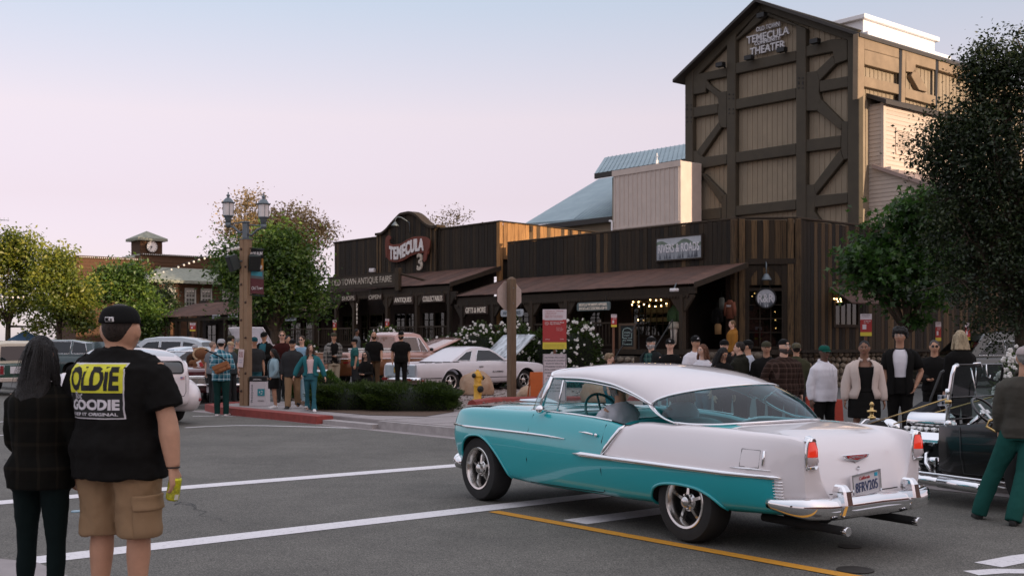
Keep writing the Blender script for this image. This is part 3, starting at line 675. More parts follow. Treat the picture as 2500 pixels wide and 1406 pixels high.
g=G();g.add([(aO0,BF+.3,ZO-.5),(aO1-.2,BF+.3,ZO-.5),(aO1-.2,BF+24,ZO-.8),(aO0,BF+24,ZO-.8)],[(0,1,2,3)]);oa.part("roof",g,MATS["tar_roof"])
zwo=PB(1100,661,BF)[1];zeo=PB(1060,694,BE)[1];aEo0=PB(790,712,BE)[0];aEo1=PB(1095,692,BE)[0]
awning(oa,aEo0,aEo1+.1,BF-.17,zwo,BE,zeo)
g=G();g.add([(aEo1+.1+x,y,z)for x in(0,.05)for y,z in((BF,zwo+.03),(BE-.02,zeo+.04),(BE-.02,zeo-.14),(BF,zwo-.15))],[(0,1,2,3),(7,6,5,4),(0,4,5,1),(1,5,6,2),(2,6,7,3),(3,7,4,0)]);oa.part("rake_board",g,wood_trim)
g=G();g.b2(aEo0,aEo1,BE+.08,BE+.2,zeo-.30,zeo-.08);oa.part("eave_beam",g,wood_trim)
scallops(oa,aEo0,aEo1,BE+.05,zeo-.30)
for px in(1098,1019,947,866,822):post(oa,px,z1=zeo-.1)
g=G();g.b2(aEo0-8,aE0-8.02,BE-.05,BF+.1,DZ-.16,DZ);g.b2(aE0-8,aEo1,BE-.06,BE-.051,DZ-.16,DZ);oa.part("porch_deck",g,wood_trim)
BW2=BF-.17
for px0,px1,lit in((1034,1060,[(.3,.9,.6,.9)]),(1064,1086,None),(966,990,[(.2,.9,.2,.6)]),(994,1012,None),(838,862,None),(884,898,[(.3,.8,.1,.9)]),(905,935,[(.1,.5,.3,.8)])):
 win(oa,px0,px1,DZ+.35,zeo-1.05,BW2,2,4,lit=lit)
front_wall(oa,aO0,aO1-.25,DZ,ZWO-.31,BF-.16,BF-.135)
def railing(Bd,px0,px1,b,name="porch_railing"):
 a0=PB(px0,820,b)[0];a1=PB(px1,820,b)[0];g=G();g.b2(a0,a1,b-.03,b+.03,DZ+.86,DZ+.92);g.b2(a0,a1,b-.02,b+.02,DZ+.12,DZ+.16)
 n=int((a1-a0)/.16)
 for i in range(n):x=a0+(a1-a0)*(i+.5)/n;g.b2(x-.015,x+.015,b-.014,b+.014,DZ+.16,DZ+.86)
 Bd.part(name,g,wood_trim)
railing(oa,700,858,BE+.13);railing(oa,905,1098,BE+.13);railing(rr,1120,1500,BE+.13)
# ---- row of low shops farther along, with the coffee roastery -----------------------------------------------------------
lo=B("coffee_shop","low dark plank coffee shop with a rusty porch roof behind the lamp post tree",-56,30)
aL0=PB(486,800,BF)[0];aL1=aO0-.3
plank_wall(lo,(aL0,BF),(aL1,BF),2.9,4.2,.26,.05)
g=G();g.b2(aL0,aL1,BF+.03,BF+.3,2.95,4.1);g.b2(aL0,aL0+.3,BF+.31,BF+12,.1,4.1);lo.part("wall",g,wood)
g=G();g.add([(aL0-.2,BF+.2,4.2),(aL1,BF+.2,4.2),(aL1,BF+12,5.4),(aL0-.2,BF+12,5.4)],[(0,1,2,3)]);lo.part("roof",g,rust)
awning(lo,aL0-.5,aEo0-.1,BF-.04,4.05,BE-.3,3.15)
g=G();g.b2(aL0-.4,aEo0-.2,BE-.2,BE-.08,2.88,3.06);lo.part("eave_beam",g,wood_trim)
for k in range(7):a=aL0+(aEo0-aL0)*(k+.02)/6.2;g=G();g.b2(a-.09,a+.09,BE-.25,BE-.07,.1,2.9);lo.part("post",g,wood_trim)
for px0,px1,lit in((505,528,None),(548,580,[(.1,.4,.1,.7)]),(672,690,[(.2,.9,.1,.95)]),(705,735,None),(745,780,[(.1,.3,.2,.8)])):win(lo,px0,px1,1.0,2.7,BF-.05,2,3,lit=lit)
front_wall(lo,aL0,aL1,.1,2.89,BF-.02,BF+.02)
# ---- theater ---------------------------------------------------------------------------------------------------------
beam_c=M("theater_beam_paint",(0.047,0.037,0.022),rough=0.75,scale=1.5,var=0.18,bump=0.15,bscale=30)
panel_c=M("theater_siding",(0.25,0.20,0.138),rough=0.8,scale=1.2,var=0.12,bump=0.1,rand=0.05)
siding_c=M("clapboard_paint",(0.46,0.385,0.32),rough=0.75,scale=2,var=0.08,rand=0.06)
tin_blue=M("blue_tin_roof",(0.22,0.30,0.33),rough=0.55,metal=0.1,scale=0.8,col2=(0.27,0.36,0.385))
th=B("theater","tall brown and tan timber framed theater building with a gabled front",-34,48)
TB=47.7;TW=48.0
def bp_(px,py,b=TB):return PB(px,py,b)
aTR=bp_(2097,300)[0];aTL=bp_(1672,300)[0];pk=bp_(1857,14);eR=bp_(2097,92)[1];eL=bp_(1672,196)[1];zE=(eR+eL)/2
g=G();g.prism([(aTL+.1,0),(aTR-.1,0),(aTR-.1,zE-.1),(pk[0],pk[1]-.2),(aTL+.1,zE-.1)],TW,TW+16);th.part("wall",g,panel_c)
for i in range(34):
 a=aTL+.25+(aTR-aTL-.5)*i/33;zt=pk[1]-(pk[1]-zE)*abs(a-pk[0])/((aTR-pk[0])if a>pk[0]else(pk[0]-aTL))-.25
 if i==0:bat={}
 g=G();g.b2(-.03,.03,-.025,0,0,1)
 if i==0:bm_=mesh("batten",g,panel_c)
 th.put("batten",bm_,a,TW-.001,4.5,0,(1,1,zt-4.5))
def beam(name,pts,d=.3,b=TB,mat=None):
 g=G();g.prism([bp_(x,y,b)for x,y in pts],b,b+d);o=th.part(name,g,mat or beam_c,bev=.03);return o
for pts in([(1672,186),(1691,170),(1691,560),(1672,560)],[(1774,100),(1795,80),(1795,560),(1774,560)],[(1943,60),(1967,70),(1967,560),(1943,560)],[(2069,90),(2098,88),(2098,560),(2069,560)]):beam("post",pts,.34,TB-.04)
for l0,l1,r0,r1 in((154.6,181,124,149),(243,268,215,240),(372.5,398,350,378),(503,527,487,512)):beam("crossbeam",[(1795,l0),(1943,r0),(1943,r1),(1795,l1)])
def q_(pts):return[(1640+x/2.51,y/2.51)for x,y in pts]
for pts in([(128,480),(160,455),(336,415),(336,470),(215,492),(205,568),(128,582)],[(128,660),(280,636),(280,695),(128,722)],[(210,490),(232,520),(292,565),(336,560),(336,785),(302,782),(285,745),(280,690),(284,640),(280,600),(208,540)],[(288,745),(302,785),(178,965),(150,930)],[(128,925),(165,925),(190,965),(336,945),(336,1005),(190,1032),(170,1110),(137,1112)],[(172,1060),(200,1065),(322,1192),(300,1250)],[(302,1200),(336,1190),(336,1345),(302,1345)],[(137,1290),(300,1272),(300,1340),(137,1355)],[(822,285),(985,240),(1075,245),(1075,368),(1000,395),(985,318),(822,350)],[(985,340),(1003,394),(905,497),(885,435)],[(822,445),(890,435),(905,497),(900,570),(915,620),(890,680),(822,682)],[(906,497),(1080,467),(1080,535),(906,566)],[(905,605),(1045,745),(1035,800),(888,680)],[(1040,745),(1080,745),(1080,975),(1052,980),(1035,920)],[(822,858),(1035,830),(1035,905),(822,932)],[(1030,915),(1052,982),(880,1195),(870,1130)],[(820,1135),(872,1130),(885,1200),(872,1300),(905,1345),(820,1345)],[(874,1200),(1078,1180),(1078,1245),(874,1272)]):
 beam("brace",q_(pts),.28,TB+.01)
for pts in(q_([(50,478),(540,2),(545,60),(128,495)]),q_([(540,2),(1150,182),(1082,250),(545,62)]),q_([(336,300),(545,62),(580,100),(395,250),(336,340)]),q_([(545,62),(765,150),(760,165),(580,100)])):beam("rafter",pts,.26,TB+.02)
bolt=G();bolt.lathe([(0,-.03),(.035,-.03),(.04,0)],8,axis="y");bolt_me=mesh("bolt",bolt,black_metal)
for cxp,y0 in((1785,236),(1955,196),(1682,262),(1785,272),(1955,210),(1682,292)):
 for dx in(-5,5):
  for dy in(-5,5):a,z=bp_(cxp+dx,y0+dy,TB-.05);th.put("bolt",bolt_me,a,TB-.04,z)
def slabz(a0,z0,a1,z1,b0,b1,t):g=G();g.add([(a,b,z+dz)for dz in(0,-t)for a,z,b in((a0,z0,b0),(a1,z1,b0),(a1,z1,b1),(a0,z0,b1))],[(0,1,2,3),(7,6,5,4),(0,4,5,1),(1,5,6,2),(2,6,7,3),(3,7,4,0)]);return g
sR=(pk[1]-zE)/(aTR-pk[0]);sL=(pk[1]-zE)/(pk[0]-aTL);rc=M("roof_edge",(0.035,0.030,0.026),.7)
th.part("roof",slabz(pk[0],pk[1]+.28,aTR+.35,zE-.35*sR+.28,TB-.45,TW+17,.16),rc);th.part("roof",slabz(aTL-.5,zE-.5*sL+.28,pk[0]-.005,pk[1]+.28,TB-.45,TW+17,.16),rc)
rt=M("theater_side_stucco",(0.21,0.155,0.10),rough=0.85,scale=1.2,var=0.2,bump=0.3,bscale=12)
def pa_(px,py,a=None):return PA(px,py,aTR if a is None else a)
ZFR=2060;S4=1/2.604
def q4(pts,a):return[pa_(2060+x*S4,20+y*S4,a)for x,y in pts]
def sidebeam(pts,name="crossbeam",d=.28,mat=None):
 g=G();g.prism(q4(pts,aTR+.28),aTR+.28-d,aTR+.28,plane="yz");th.part(name,g,mat or rt,bev=.02)
for pts in([(134,188),(352,252),(352,320),(134,262)],[(134,264),(352,322),(352,415),(134,358)],[(130,432),(350,486),(350,548),(130,498)],[(396,258),(585,315),(585,395),(458,360),(458,410),(398,404)],[(456,375),(532,515),(532,535),(480,520),(430,430)],[(392,508),(585,560),(585,620),(392,568)],[(605,330),(840,400),(840,470),(605,395)]):sidebeam(pts)
for pts in([(93,160),(134,176),(130,556),(90,580)],[(374,262),(396,268),(390,610),(366,610)]):sidebeam(pts,"post",.3)
for pts in([(356,258),(372,262),(366,606),(350,606)],[(586,316),(602,322),(596,640),(582,640)]):sidebeam(pts,"downpipe",.1,black_metal)
g=G();g.b2(aTR-.09,aTR-.02,TW+.01,TW+16,5,zE-.2);th.part("side_wall",g,panel_c)
for i in range(44):th.put("batten",bm_,aTR-.015,TW+.3+i*.35,9,PI/2,(1,1,zE-9.2))
ua=pk[0]+2.3;wh=M("white_metal",(0.75,0.74,0.74),rough=0.45,scale=3,var=.05)
ub0,ub1=TW+2.5,TW+13
aU=None
for k in range(200):
 a_=pk[0]+k*.04;w_=W(a_,TW+4.5)
 if 1250+FOC*w_.x/w_.y>2108:aU=a_;break
w_=W(aU,TW+4.5);zU=CAMH-(36-HORY)/FOC*w_.y
g=G();g.b2(aU-3.1,aU,TW+4.5,TW+11.5,zE+.5,zU-.25);g.b2(aU-3.3,aU+.2,TW+4.3,TW+11.7,zU-.25,zU)
g.b2(aU-3.0,aU+.6,TW+4.0,TW+12.2,zE+.2,zE+1.6);th.part("rooftop_unit",g,wh,bev=.03)
xb=TB+.9
aX0=aTR-.05;aX1=bp_(2158,300,xb)[0];zx0=bp_(2105,238,xb)[1];zx1=bp_(2158,250,xb)[1]
def claps(p0,p1,z0,zt,w=.2):
 p0,p1=Vector(p0),Vector(p1);L=(p1-p0).length;ang=math.atan2((p1-p0).y,(p1-p0).x);g=G()
 g.add([(0,0,0),(1,0,0),(1,-.035,0),(0,-.035,0),(0,-.008,1),(1,-.008,1),(1,0,1),(0,0,1)],[(0,3,2,1),(3,4,5,2),(4,7,6,5),(0,7,4,3),(1,2,5,6)]);me=mesh("clapboard",g,siding_c)
 z=z0
 while z<zt:
  th.put("clapboard",me,p0.x,p0.y,z,ang,(L,1,min(w+.01,zt-z)));z+=w
claps((aX0,xb),(aX1-.12,xb),5.0,zx1-.1)
zl=bp_(2140,412,xb)[1];aX2=bp_(2292,460,xb)[0];zl2=bp_(2290,462,xb)[1];aX3=aX2+1.5
g=G();g.b2(aX0,aX1,xb+.04,xb+.2,0,zx1);g.b2(aX1-.2,aX1-.04,xb+.2,xb+11,0,zx1);g.prism([(aX1,0),(aX3,0),(aX3,zl2-.2),(aX1,zl-.2)],xb+.04,xb+.2);th.part("annex_wall",g,siding_c)
claps((aX1-.03,xb+.1),(aX1-.03,xb+11),zl,zx1-.1)
nb=0;z=5.0
while z<zl:
 x1=min(aX3,aX1+(zl-z)/(zl-zl2)*(aX2-aX1)*.98)
 if x1>aX1+.3:
  g=G();g.add([(0,0,0),(1,0,0),(1,-.035,0),(0,-.035,0),(0,-.008,1),(1,-.008,1),(1,0,1),(0,0,1)],[(0,3,2,1),(3,4,5,2),(4,7,6,5),(0,7,4,3),(1,2,5,6)])
  if nb==0:cl_me=mesh("clapboard",g,siding_c)
  th.put("clapboard",cl_me,aX1-.119,xb,z,0,(x1-aX1+.1,1,.21));nb+=1
 z+=.2
g=G();g.b2(aX1-.13,aX1+.02,xb-.06,xb+.1,zl,zx1);th.part("corner_board",g,siding_c)
th.part("annex_trim",slabz(aX0,zx0+.12,aX1+.3,zx1+.05,xb-.3,xb+11,.2),rc)
th.part("shed_roof",slabz(aX1-.5,zl+.22,aX2+.6,zl2-.1,xb-.25,xb+11,.18),M("shed_roof_tile",(.30,.22,.19),.8))
b0,zv1=PA(2189,318,aX1);b1,_=PA(2218,318,aX1);zv0=PA(2189,371,aX1)[1]
g=G();g.b2(aX1-.02,aX1+.05,b0-.1,b1+.1,zv1,zv1+.12);g.b2(aX1-.02,aX1+.05,b0-.1,b1+.1,zv0-.12,zv0);g.b2(aX1-.02,aX1+.05,b0-.12,b0,zv0,zv1);g.b2(aX1-.02,aX1+.05,b1,b1+.12,zv0,zv1)
vent=th.part("vent",g,siding_c);g=G();g.b2(aX1-.02,aX1-.005,b0,b1,zv0,zv1);th.part("vent_back",g,black_metal,vent)
for k in range(12):
 z=zv0+(zv1-zv0)*(k+.5)/12;g=G();g.add([(aX1-.01,b0,z+.06),(aX1+.045,b0,z-.02),(aX1+.045,b1,z-.02),(aX1-.01,b1,z+.06),(aX1-.01,b0,z+.045),(aX1+.045,b0,z-.035),(aX1+.045,b1,z-.035),(aX1-.01,b1,z+.045)],[(0,1,2,3),(7,6,5,4),(1,5,6,2),(0,4,5,1)]);th.part("slat",g,siding_c,vent)
g=G();a0,z0=bp_(2183,556,xb);a1,z1=bp_(2226,527,xb);g.b2(a0,a1,xb-.05,xb-.038,z0,z1);aw=th.part("window",g,M("blue_pane",(.12,.16,.17),.15));g=G();g.b2(a0-.1,a1+.1,xb-.07,xb-.038,z1,z1+.1);g.b2(a0-.1,a0,xb-.07,xb-.038,z0,z1);g.b2(a1,a1+.1,xb-.07,xb-.038,z0,z1);th.part("window_frame",g,siding_c,aw)
bb=46.0
aB0=PB(1497,480,bb)[0];aB1=PB(1662,470,bb)[0];zB0=PB(1497,418,bb)[1];zB1=PB(1662,393,bb)[1];zB=(zB0+zB1)/2
g=G();g.b2(aB0,aB1,bb,bb+1.68,0,zB);th.part("stair_tower",g,M("tower_siding",(.55,.46,.40),.8,var=.1,scale=1.5),bev=.02)
tw_b=mesh("batten",G().b2(-.035,.035,-.03,0,0,1),M("tower_siding",(.4,.33,.29)))
for i in range(15):th.put("batten",tw_b,aB0+.15+(aB1-aB0-.3)*i/14,bb-.001,5.0,0,(1,1,zB-5.2))
g=G();g.b2(aB0-.05,aB1+.04,bb-.06,bb-.001,zB-.3,zB+.02);th.part("trim",g,MATS["tower_siding"]);g=G();g.b2(aB0-.05,aB1+.04,bb-.05,bb-.001,zB-3.3,zB-3.2);th.part("trim",g,M("tower_siding",(.4,.33,.29)))
def p3(px,py,b):a,z=PB(px,py,b);return(a,b,z)
def poly_slab(name,pts,t,mat):
 n=len(pts);g=G();g.add(list(pts)+[(a,b,z-t)for a,b,z in pts],[tuple(range(n)),tuple(range(2*n-1,n-1,-1))]+[(i,(i+1)%n,(i+1)%n+n,i+n)for i in range(n)][::1]);th.part(name,g,mat)
eaveL=p3(1281,546,52);eaveR=p3(1500,527,52);hipT=p3(1462,437,60);hipR=(eaveR[0]+1,60,hipT[2])
poly_slab("wing_roof",[eaveL,eaveR,hipR,hipT],.15,tin_blue)
up0=p3(1451,424,50.5);up1=p3(1675,388,50.5);up2=p3(1680,351,56);up3=p3(1476,385,56)
poly_slab("wing_roof",[up0,up1,up2,up3],.15,tin_blue)
for k in range(1,26):
 f=k/26;x=Vector(eaveL).lerp(Vector(eaveR),f);y=Vector(hipT).lerp(Vector(hipR),max(0,(f-.35)/.65))if f>.55 else Vector(eaveL).lerp(Vector(hipT),f/.6)
 if f>.55:g=G();g.tube([x+Vector((0,0,.02)),y+Vector((0,0,.02))],.03,4);th.part("roof_seam",g,tin_blue)
for k in range(1,20):
 f=k/20;g=G();g.tube([Vector(up0).lerp(Vector(up1),f)+Vector((0,0,.02)),Vector(up3).lerp(Vector(up2),f)+Vector((0,0,.02))],.03,4);th.part("roof_seam",g,tin_blue)
g=G();g.b2(eaveL[0]+.4,eaveR[0],52.5,53,0,eaveR[2]-.2);g.b2(up0[0]+.9,up1[0],51.2,51.8,0,up0[2]-.3);th.part("wing_wall",g,panel_c)
g=G();g.b2(up0[0]+.1,up1[0],50.4,50.55,up0[2]-.35,up0[2]-.02);g.b2(eaveL[0],eaveR[0],51.9,52.05,eaveR[2]-.35,eaveR[2]-.02);th.part("fascia",g,rc)
g=G();q=p3(1604,398,bb+.6);g.tube([(q[0],q[1],zB),(q[0],q[1],zB+.35)],.07,6);g.tube([(q[0],q[1],zB+.3),(q[0],q[1],zB+.75)],.02,5);g.tube([(q[0]-.12,q[1],zB+.55),(q[0]+.12,q[1],zB+.55)],.02,5);th.part("roof_vent",g,wh)
g=G();q=p3(1494,540,bb-.1);g.tube([(q[0],q[1],q[2]),(q[0],q[1],4)],.06,8);g.tube([(q[0],q[1],q[2]),(q[0]-.2,q[1],q[2]+.02)],.06,8);th.part("downpipe",g,wh)
tl=thing("theater_sign","white raised letters reading Old Town Temecula Community Theater high on the gable","sign",W(bp_(1880,95)[0],TW-.06,bp_(1880,95)[1]),GROT)
wl2=M("sign_letter_white",(.50,.49,.50),rough=.5,var=.05)
def thl(s,x0,x1,y0,y1,h):
 a0,z0=bp_(x0,y0,TW-.06);a1,z1=bp_(x1,y1,TW-.06);A,Z=bp_(1880,95)
 zc=(z0+z1)/2-(0);text(s,wl2,tl,((a0+a1)/2-A,-.12,zc-Z),fit=(a1-a0,h),ext=.12,bold=.02)
su=W(bp_(1880,95)[0],TW).y/FOC
thl("OLD TOWN",1851,1908,72,63,11.5*su);thl("TEMECULA",1828,1931,100,76,19*su);thl("COMMUNITY",1847,1910,107,96,9.5*su);thl("THEATER",1836,1921,128,110,19*su)
g0=G();g0.box((0,-.25,0),(.45,.3,.22));g0.tube([(0,-.1,0),(0,.15,-.1)],.04,6)
fl_me=mesh("flood_lamp",g0,black_metal)
for px,py,l in((1866,40,"small black flood lamp under the theater roof peak"),(1835,143,"black flood lamp below the left end of the theater letters"),(1915,124,"black flood lamp below the right end of the theater letters"),(1765,160,"black flood lamp in the left gable corner of the theater"),(1996,103,"black flood lamp in the right gable corner of the theater")):
 a,z=bp_(px,py,TB-.1);tag(link("flood_lamp",fl_me,None,W(a,TB-.05,z),(0,0,GROT)),l,"lamp","flood lamps on the theater gable")
# ---- clock building in the far left ------------------------------------------------------------------------------------
cb=B("clock_building","brown board building with green roofs, sash windows and a small square clock tower",-95,42)
AC=-95.0
green_roof=M("green_shingle",(0.23,0.24,0.19),rough=0.85,scale=3,var=0.25,bump=0.5,bscale=20,stretch=(1,1,3))
def c3(px,py,a=AC):b,z=PA(px,py,a);return(a,b,z)
p=c3(388,700);bR=c3(640,700)[1];bLft=p[1]
zE2=c3(450,686)[2];zR2=c3(450,655,AC-3)[2]
g=G();g.b2(AC-14,AC,bLft,bR,0,zE2);cb.part("wall",g,wood_red)
for k in range(int(zE2/.3)):g=G();g.add([(AC,bLft,k*.3),(AC,bR,k*.3),(AC+.03,bR,k*.3),(AC+.03,bLft,k*.3),(AC+.005,bLft,k*.3+.3),(AC+.005,bR,k*.3+.3)],[(0,3,2,1),(3,4,5,2)]);cb.part("siding_board",g,wood_red)
eo=1.6
g=G();r0=[(AC+eo*.6,bLft-eo*.9,zE2),(AC+eo*.6,bR,zE2),(AC-3,bR,zR2),(AC-3,bLft+1.6,zR2)];g.add(r0+[(a,b,z-.25)for a,b,z in r0]+[(AC-14,bLft-eo,zE2)],[(0,1,2,3),(0,4,5,1),(0,3,8),(7,6,5,4)]);cb.part("roof",g,green_roof)
AD=-99.0
bD0=PA(185,700,AD)[0];zD=PA(450,637,AD)[1];bD1=PA(640,640,AD)[0];bDm=PA(343,640,AD)[0]
g=G();g.b2(AD-5,AD,bD0,bDm,0,zD-.15);g.b2(AD-5,AD+.02,bDm+.01,bD1,0,zD+.35);cb.part("parapet_block",g,wood_red)
for k in range(14):
 z=zD-3.6+k*.28;g=G();g.add([(AD+.02,bD0,z),(AD+.02,bD1,z),(AD+.06,bD1,z),(AD+.06,bD0,z),(AD+.025,bD0,z+.28),(AD+.025,bD1,z+.28)],[(0,3,2,1),(3,4,5,2)])
 if z+.28<zD+.3:cb.part("siding_board",g,wood_red)
g=G();g.b2(AD-.2,AD+.12,bD0-.2,bDm,zD-.15,zD+.0);g.b2(AD-.2,AD+.12,bDm,bD1,zD+.35,zD+.5);cb.part("cornice",g,M("dark_cornice",(.05,.035,.025),.8))
AT_=-101.0
b0,zt0=PA(342,612,AT_);b1,_=PA(396,612,AT_);zb0=PA(370,622,AT_)[1];zt1=PA(370,587,AT_)[1];wd_=b1-b0
g=G();g.b2(AT_-wd_,AT_,b0,b1,zb0-2,zt1);tw=cb.part("clock_tower",g,wood_red)
for k in range(9):
 z=zb0+(zt1-zb0)*k/9;g=G();h=(zt1-zb0)/9;g.add([(AT_,b0,z),(AT_,b1,z),(AT_+.035,b1,z),(AT_+.035,b0,z),(AT_+.005,b0,z+h),(AT_+.005,b1,z+h)],[(0,3,2,1),(3,4,5,2)]);cb.part("siding_board",g,wood_red,tw)
ov=wd_*.18;pz=PA(357,564,AT_-wd_/2)[1];cc=(AT_-wd_/2,(b0+b1)/2)
g=G();ring=[(AT_+ov,b0-ov),(AT_+ov,b1+ov),(AT_-wd_-ov,b1+ov),(AT_-wd_-ov,b0-ov)];g.add([(a,b,zt1-.05)for a,b in ring]+[(a,b,zt1+.18)for a,b in ring]+[(cc[0],cc[1],pz)],[(3,2,1,0),(0,1,5,4),(1,2,6,5),(2,3,7,6),(3,0,4,7),(4,5,8),(5,6,8),(6,7,8),(7,4,8)]);cb.part("tower_roof",g,green_roof)
bL2=PA(257,638,AT_)[0];bR2=PA(450,634,AT_)[0];zs_=PA(300,637,AT_)[1];am=(bR2-bL2)/2
g=G();ring=[(AT_+am*.55,bL2),(AT_+am*.55,bR2),(AT_-am-wd_,bR2),(AT_-am-wd_,bL2)];tr=[(AT_,b0),(AT_,b1),(AT_-wd_,b1),(AT_-wd_,b0)];g.add([(a,b,zs_-.3)for a,b in ring]+[(a,b,zb0+.05)for a,b in tr],[(0,1,5,4),(1,2,6,5),(2,3,7,6),(3,0,4,7)]);cb.part("tower_skirt_roof",g,green_roof)
cr=(b1-b0)*.25;zc_=PA(369.5,602.5,AT_)[1];bc_=PA(369.5,602.5,AT_)[0]
g=G();g.lathe([(0,0),(cr,0),(cr,.12),(cr*.93,.14),(0,.14)],32,(AT_+.036,bc_,zc_),"x");ck=cb.part("clock_face",g,M("clock_white",(.78,.74,.70),.5,var=.03))
g=G();g.lathe([(cr,.0),(cr*1.06,.0),(cr*1.06,.17),(cr*.96,.17),(cr*.96,.141)],32,(AT_+.036,bc_,zc_),"x",caps=False);cb.part("clock_rim",g,M("dark_bronze",(.05,.04,.03),.5),ck)
hd=M("hand_black",(.02,.02,.02),.5)
for nm,ang,ln,w in(("minute_hand",-2.55,.8,.05),("hour_hand",-1.75,.5,.07)):
 g=G();s,c=math.sin(ang),math.cos(ang);x=AT_+.19;g.add([(x,bc_-w*c,zc_+w*s),(x,bc_+w*c,zc_-w*s),(x,bc_+cr*ln*(-s)*-1,zc_+cr*ln*c)],[(0,1,2)]);cb.part(nm,g,hd,ck)
for k in range(12):
 t=2*PI*k/12;g=G();g.box((AT_+.18,bc_+cr*.82*math.sin(t),zc_+cr*.82*math.cos(t)),(.01,.06,cr*.14),rot=Euler((-t,0,0)));cb.part("hour_mark",g,hd,ck)
wfr=M("pale_window_frame",(.34,.34,.30),.7)
def sash(px0,px1,py0,py1,a=AC+.04,nm="window"):
 b0,z1=PA(px0,py0,a);b1,_=PA(px1,py0,a);z0=PA(px0,py1,a)[1];f=.14
 g=G();g.b2(a,a+.1,b0-f,b1+f,z1,z1+f);g.b2(a,a+.1,b0-f,b1+f,z0-f,z0);g.b2(a,a+.1,b0-f,b0,z0,z1);g.b2(a,a+.1,b1,b1+f,z0,z1)
 w=cb.part(nm,g,wfr);g=G();g.b2(a+.02,a+.05,b0,b1,z0,z1);cb.part("pane",g,M("dark_pane",(.02,.025,.025),.08,var=.2),w);g=G()
 for k in(1,2):y=b0+(b1-b0)*k/3;g.b2(a+.05,a+.07,y-.025,y+.025,z0,z1)
 for k in(1,2,3):z=z0+(z1-z0)*k/4;g.b2(a+.05,a+.075,b0,b1,z-(.05 if k==2 else.025),z+(.05 if k==2 else.025))
 cb.part("glazing_bar",g,wfr,w);g=G();g.b2(a+.051,a+.054,b0+.03,b1-.03,z1-(z1-z0)*.14,z1-.03);cb.part("blind",g,M("pale_blind",(.6,.58,.52),.8),w)
sash(454,474,707,746);sash(493,513,708,747);sash(411,424,706,745)
for px in(545,585):sash(px,px+20,709,748)
g=G()
for k in range(70):
 px=190+k*5;a=AD+.2;b,z=PA(px,640,a);g.ball((a,b,(zD-.1 if b<bDm else zD+.42)),.05,5,4)
cb.part("parapet_bulb",g,bulb_off,kind="stuff")
g=G();a=AC+6;b0=PA(385,760,a)[0];b1=PA(520,760,a)[0];z1=PA(440,760,a)[1];g.b2(AC+.1,a,b0,b1,z1-.3,z1);cb.part("porch_roof",g,wood)
for k in range(6):y=b0+(b1-b0)*(k+.1)/5.4;g=G();g.b2(a-.3,a-.05,y-.12,y+.12,0,z1-.3);cb.part("post",g,wood)
bk=B("shade_block","long brick shop block across the street behind the viewer, shading the road",44,0)  # unseen block added behind the camera, its height set to shade the street
HB=11.3
g=G();g.b2(44,60,-70,120,0,HB);bk.part("wall",g,M("brick_red",(.22,.10,.07),.9,scale=3,var=.2))
g=G();g.b2(43.7,60.3,-70.3,120.3,HB,HB+.3);bk.part("cornice",g,kerb_grey)
g=G()
for k in range(40):
 b=-66+k*4.6
 for z in(1.0,5.2,8.8):g.b2(43.9,43.995,b,b+1.6,z,z+2.1)
bk.part("window",g,M("dark_pane",(.02,.025,.025)))
# ================================================================== vehicles
chrome=M("chrome",(0.82,0.82,0.83),rough=0.07,metal=1.0,var=0.0)
alu=M("polished_alloy",(0.62,0.60,0.58),rough=0.22,metal=1.0,var=0.05,scale=20)
rubber=M("tyre_rubber",(0.014,0.0135,0.013),rough=0.85,var=0.2,scale=12)
underside=M("underbody_black",(0.010,0.010,0.010),rough=0.9,var=0.2)
cglass=glass("car_glass",(0.80,0.90,0.90),0.12)
tglass=glass("tinted_glass",(0.30,0.66,0.70),0.18)
dglass=glass("dark_car_glass",(0.20,0.23,0.22),0.45)
red_lens=M("red_lens",(0.50,0.012,0.010),rough=0.12,var=0.1,coat=0.6,emit=((1.0,0.06,0.02),0.35))
red_lens_dull=M("red_reflector",(0.22,0.012,0.012),rough=0.2,var=0.1,coat=0.5)
clear_lens=M("clear_lens",(0.55,0.48,0.48),rough=0.1,var=0.05,coat=0.8)
amber_lens=M("amber_lens",(0.5,0.16,0.02),rough=0.15,var=0.0)
def paint(name,col,rough=0.32,coat=1.0,metal=0.0,var=0.03):
 return M(name,col,rough=rough,coat=coat,metal=metal,var=var,scale=3)
def ringpts(t):
 """half section from the bottom centre over the side to the top centre; t = one row of a body table"""
 x,zb,ws,wm,zm,zsh,wsh,y7,z7,y8,z8,z9=t
 return[(x,0,zb),(x,ws*.8,zb),(x,ws,zb+.035),(x,ws+(wm-ws)*.62,zb+(zm-zb)*.42),(x,wm,zm),(x,wm*.45+wsh*.55+.012,zm+(zsh-zm)*.62),(x,wsh,zsh-.012),(x,(wsh+y7)/2,max(zsh,z7)+.004 if z7>zsh-.1 else zsh),(x,y7,z7),(x,y8,z8),(x,y8*.5,z8+(z9-z8)*.72),(x,0,z9)]
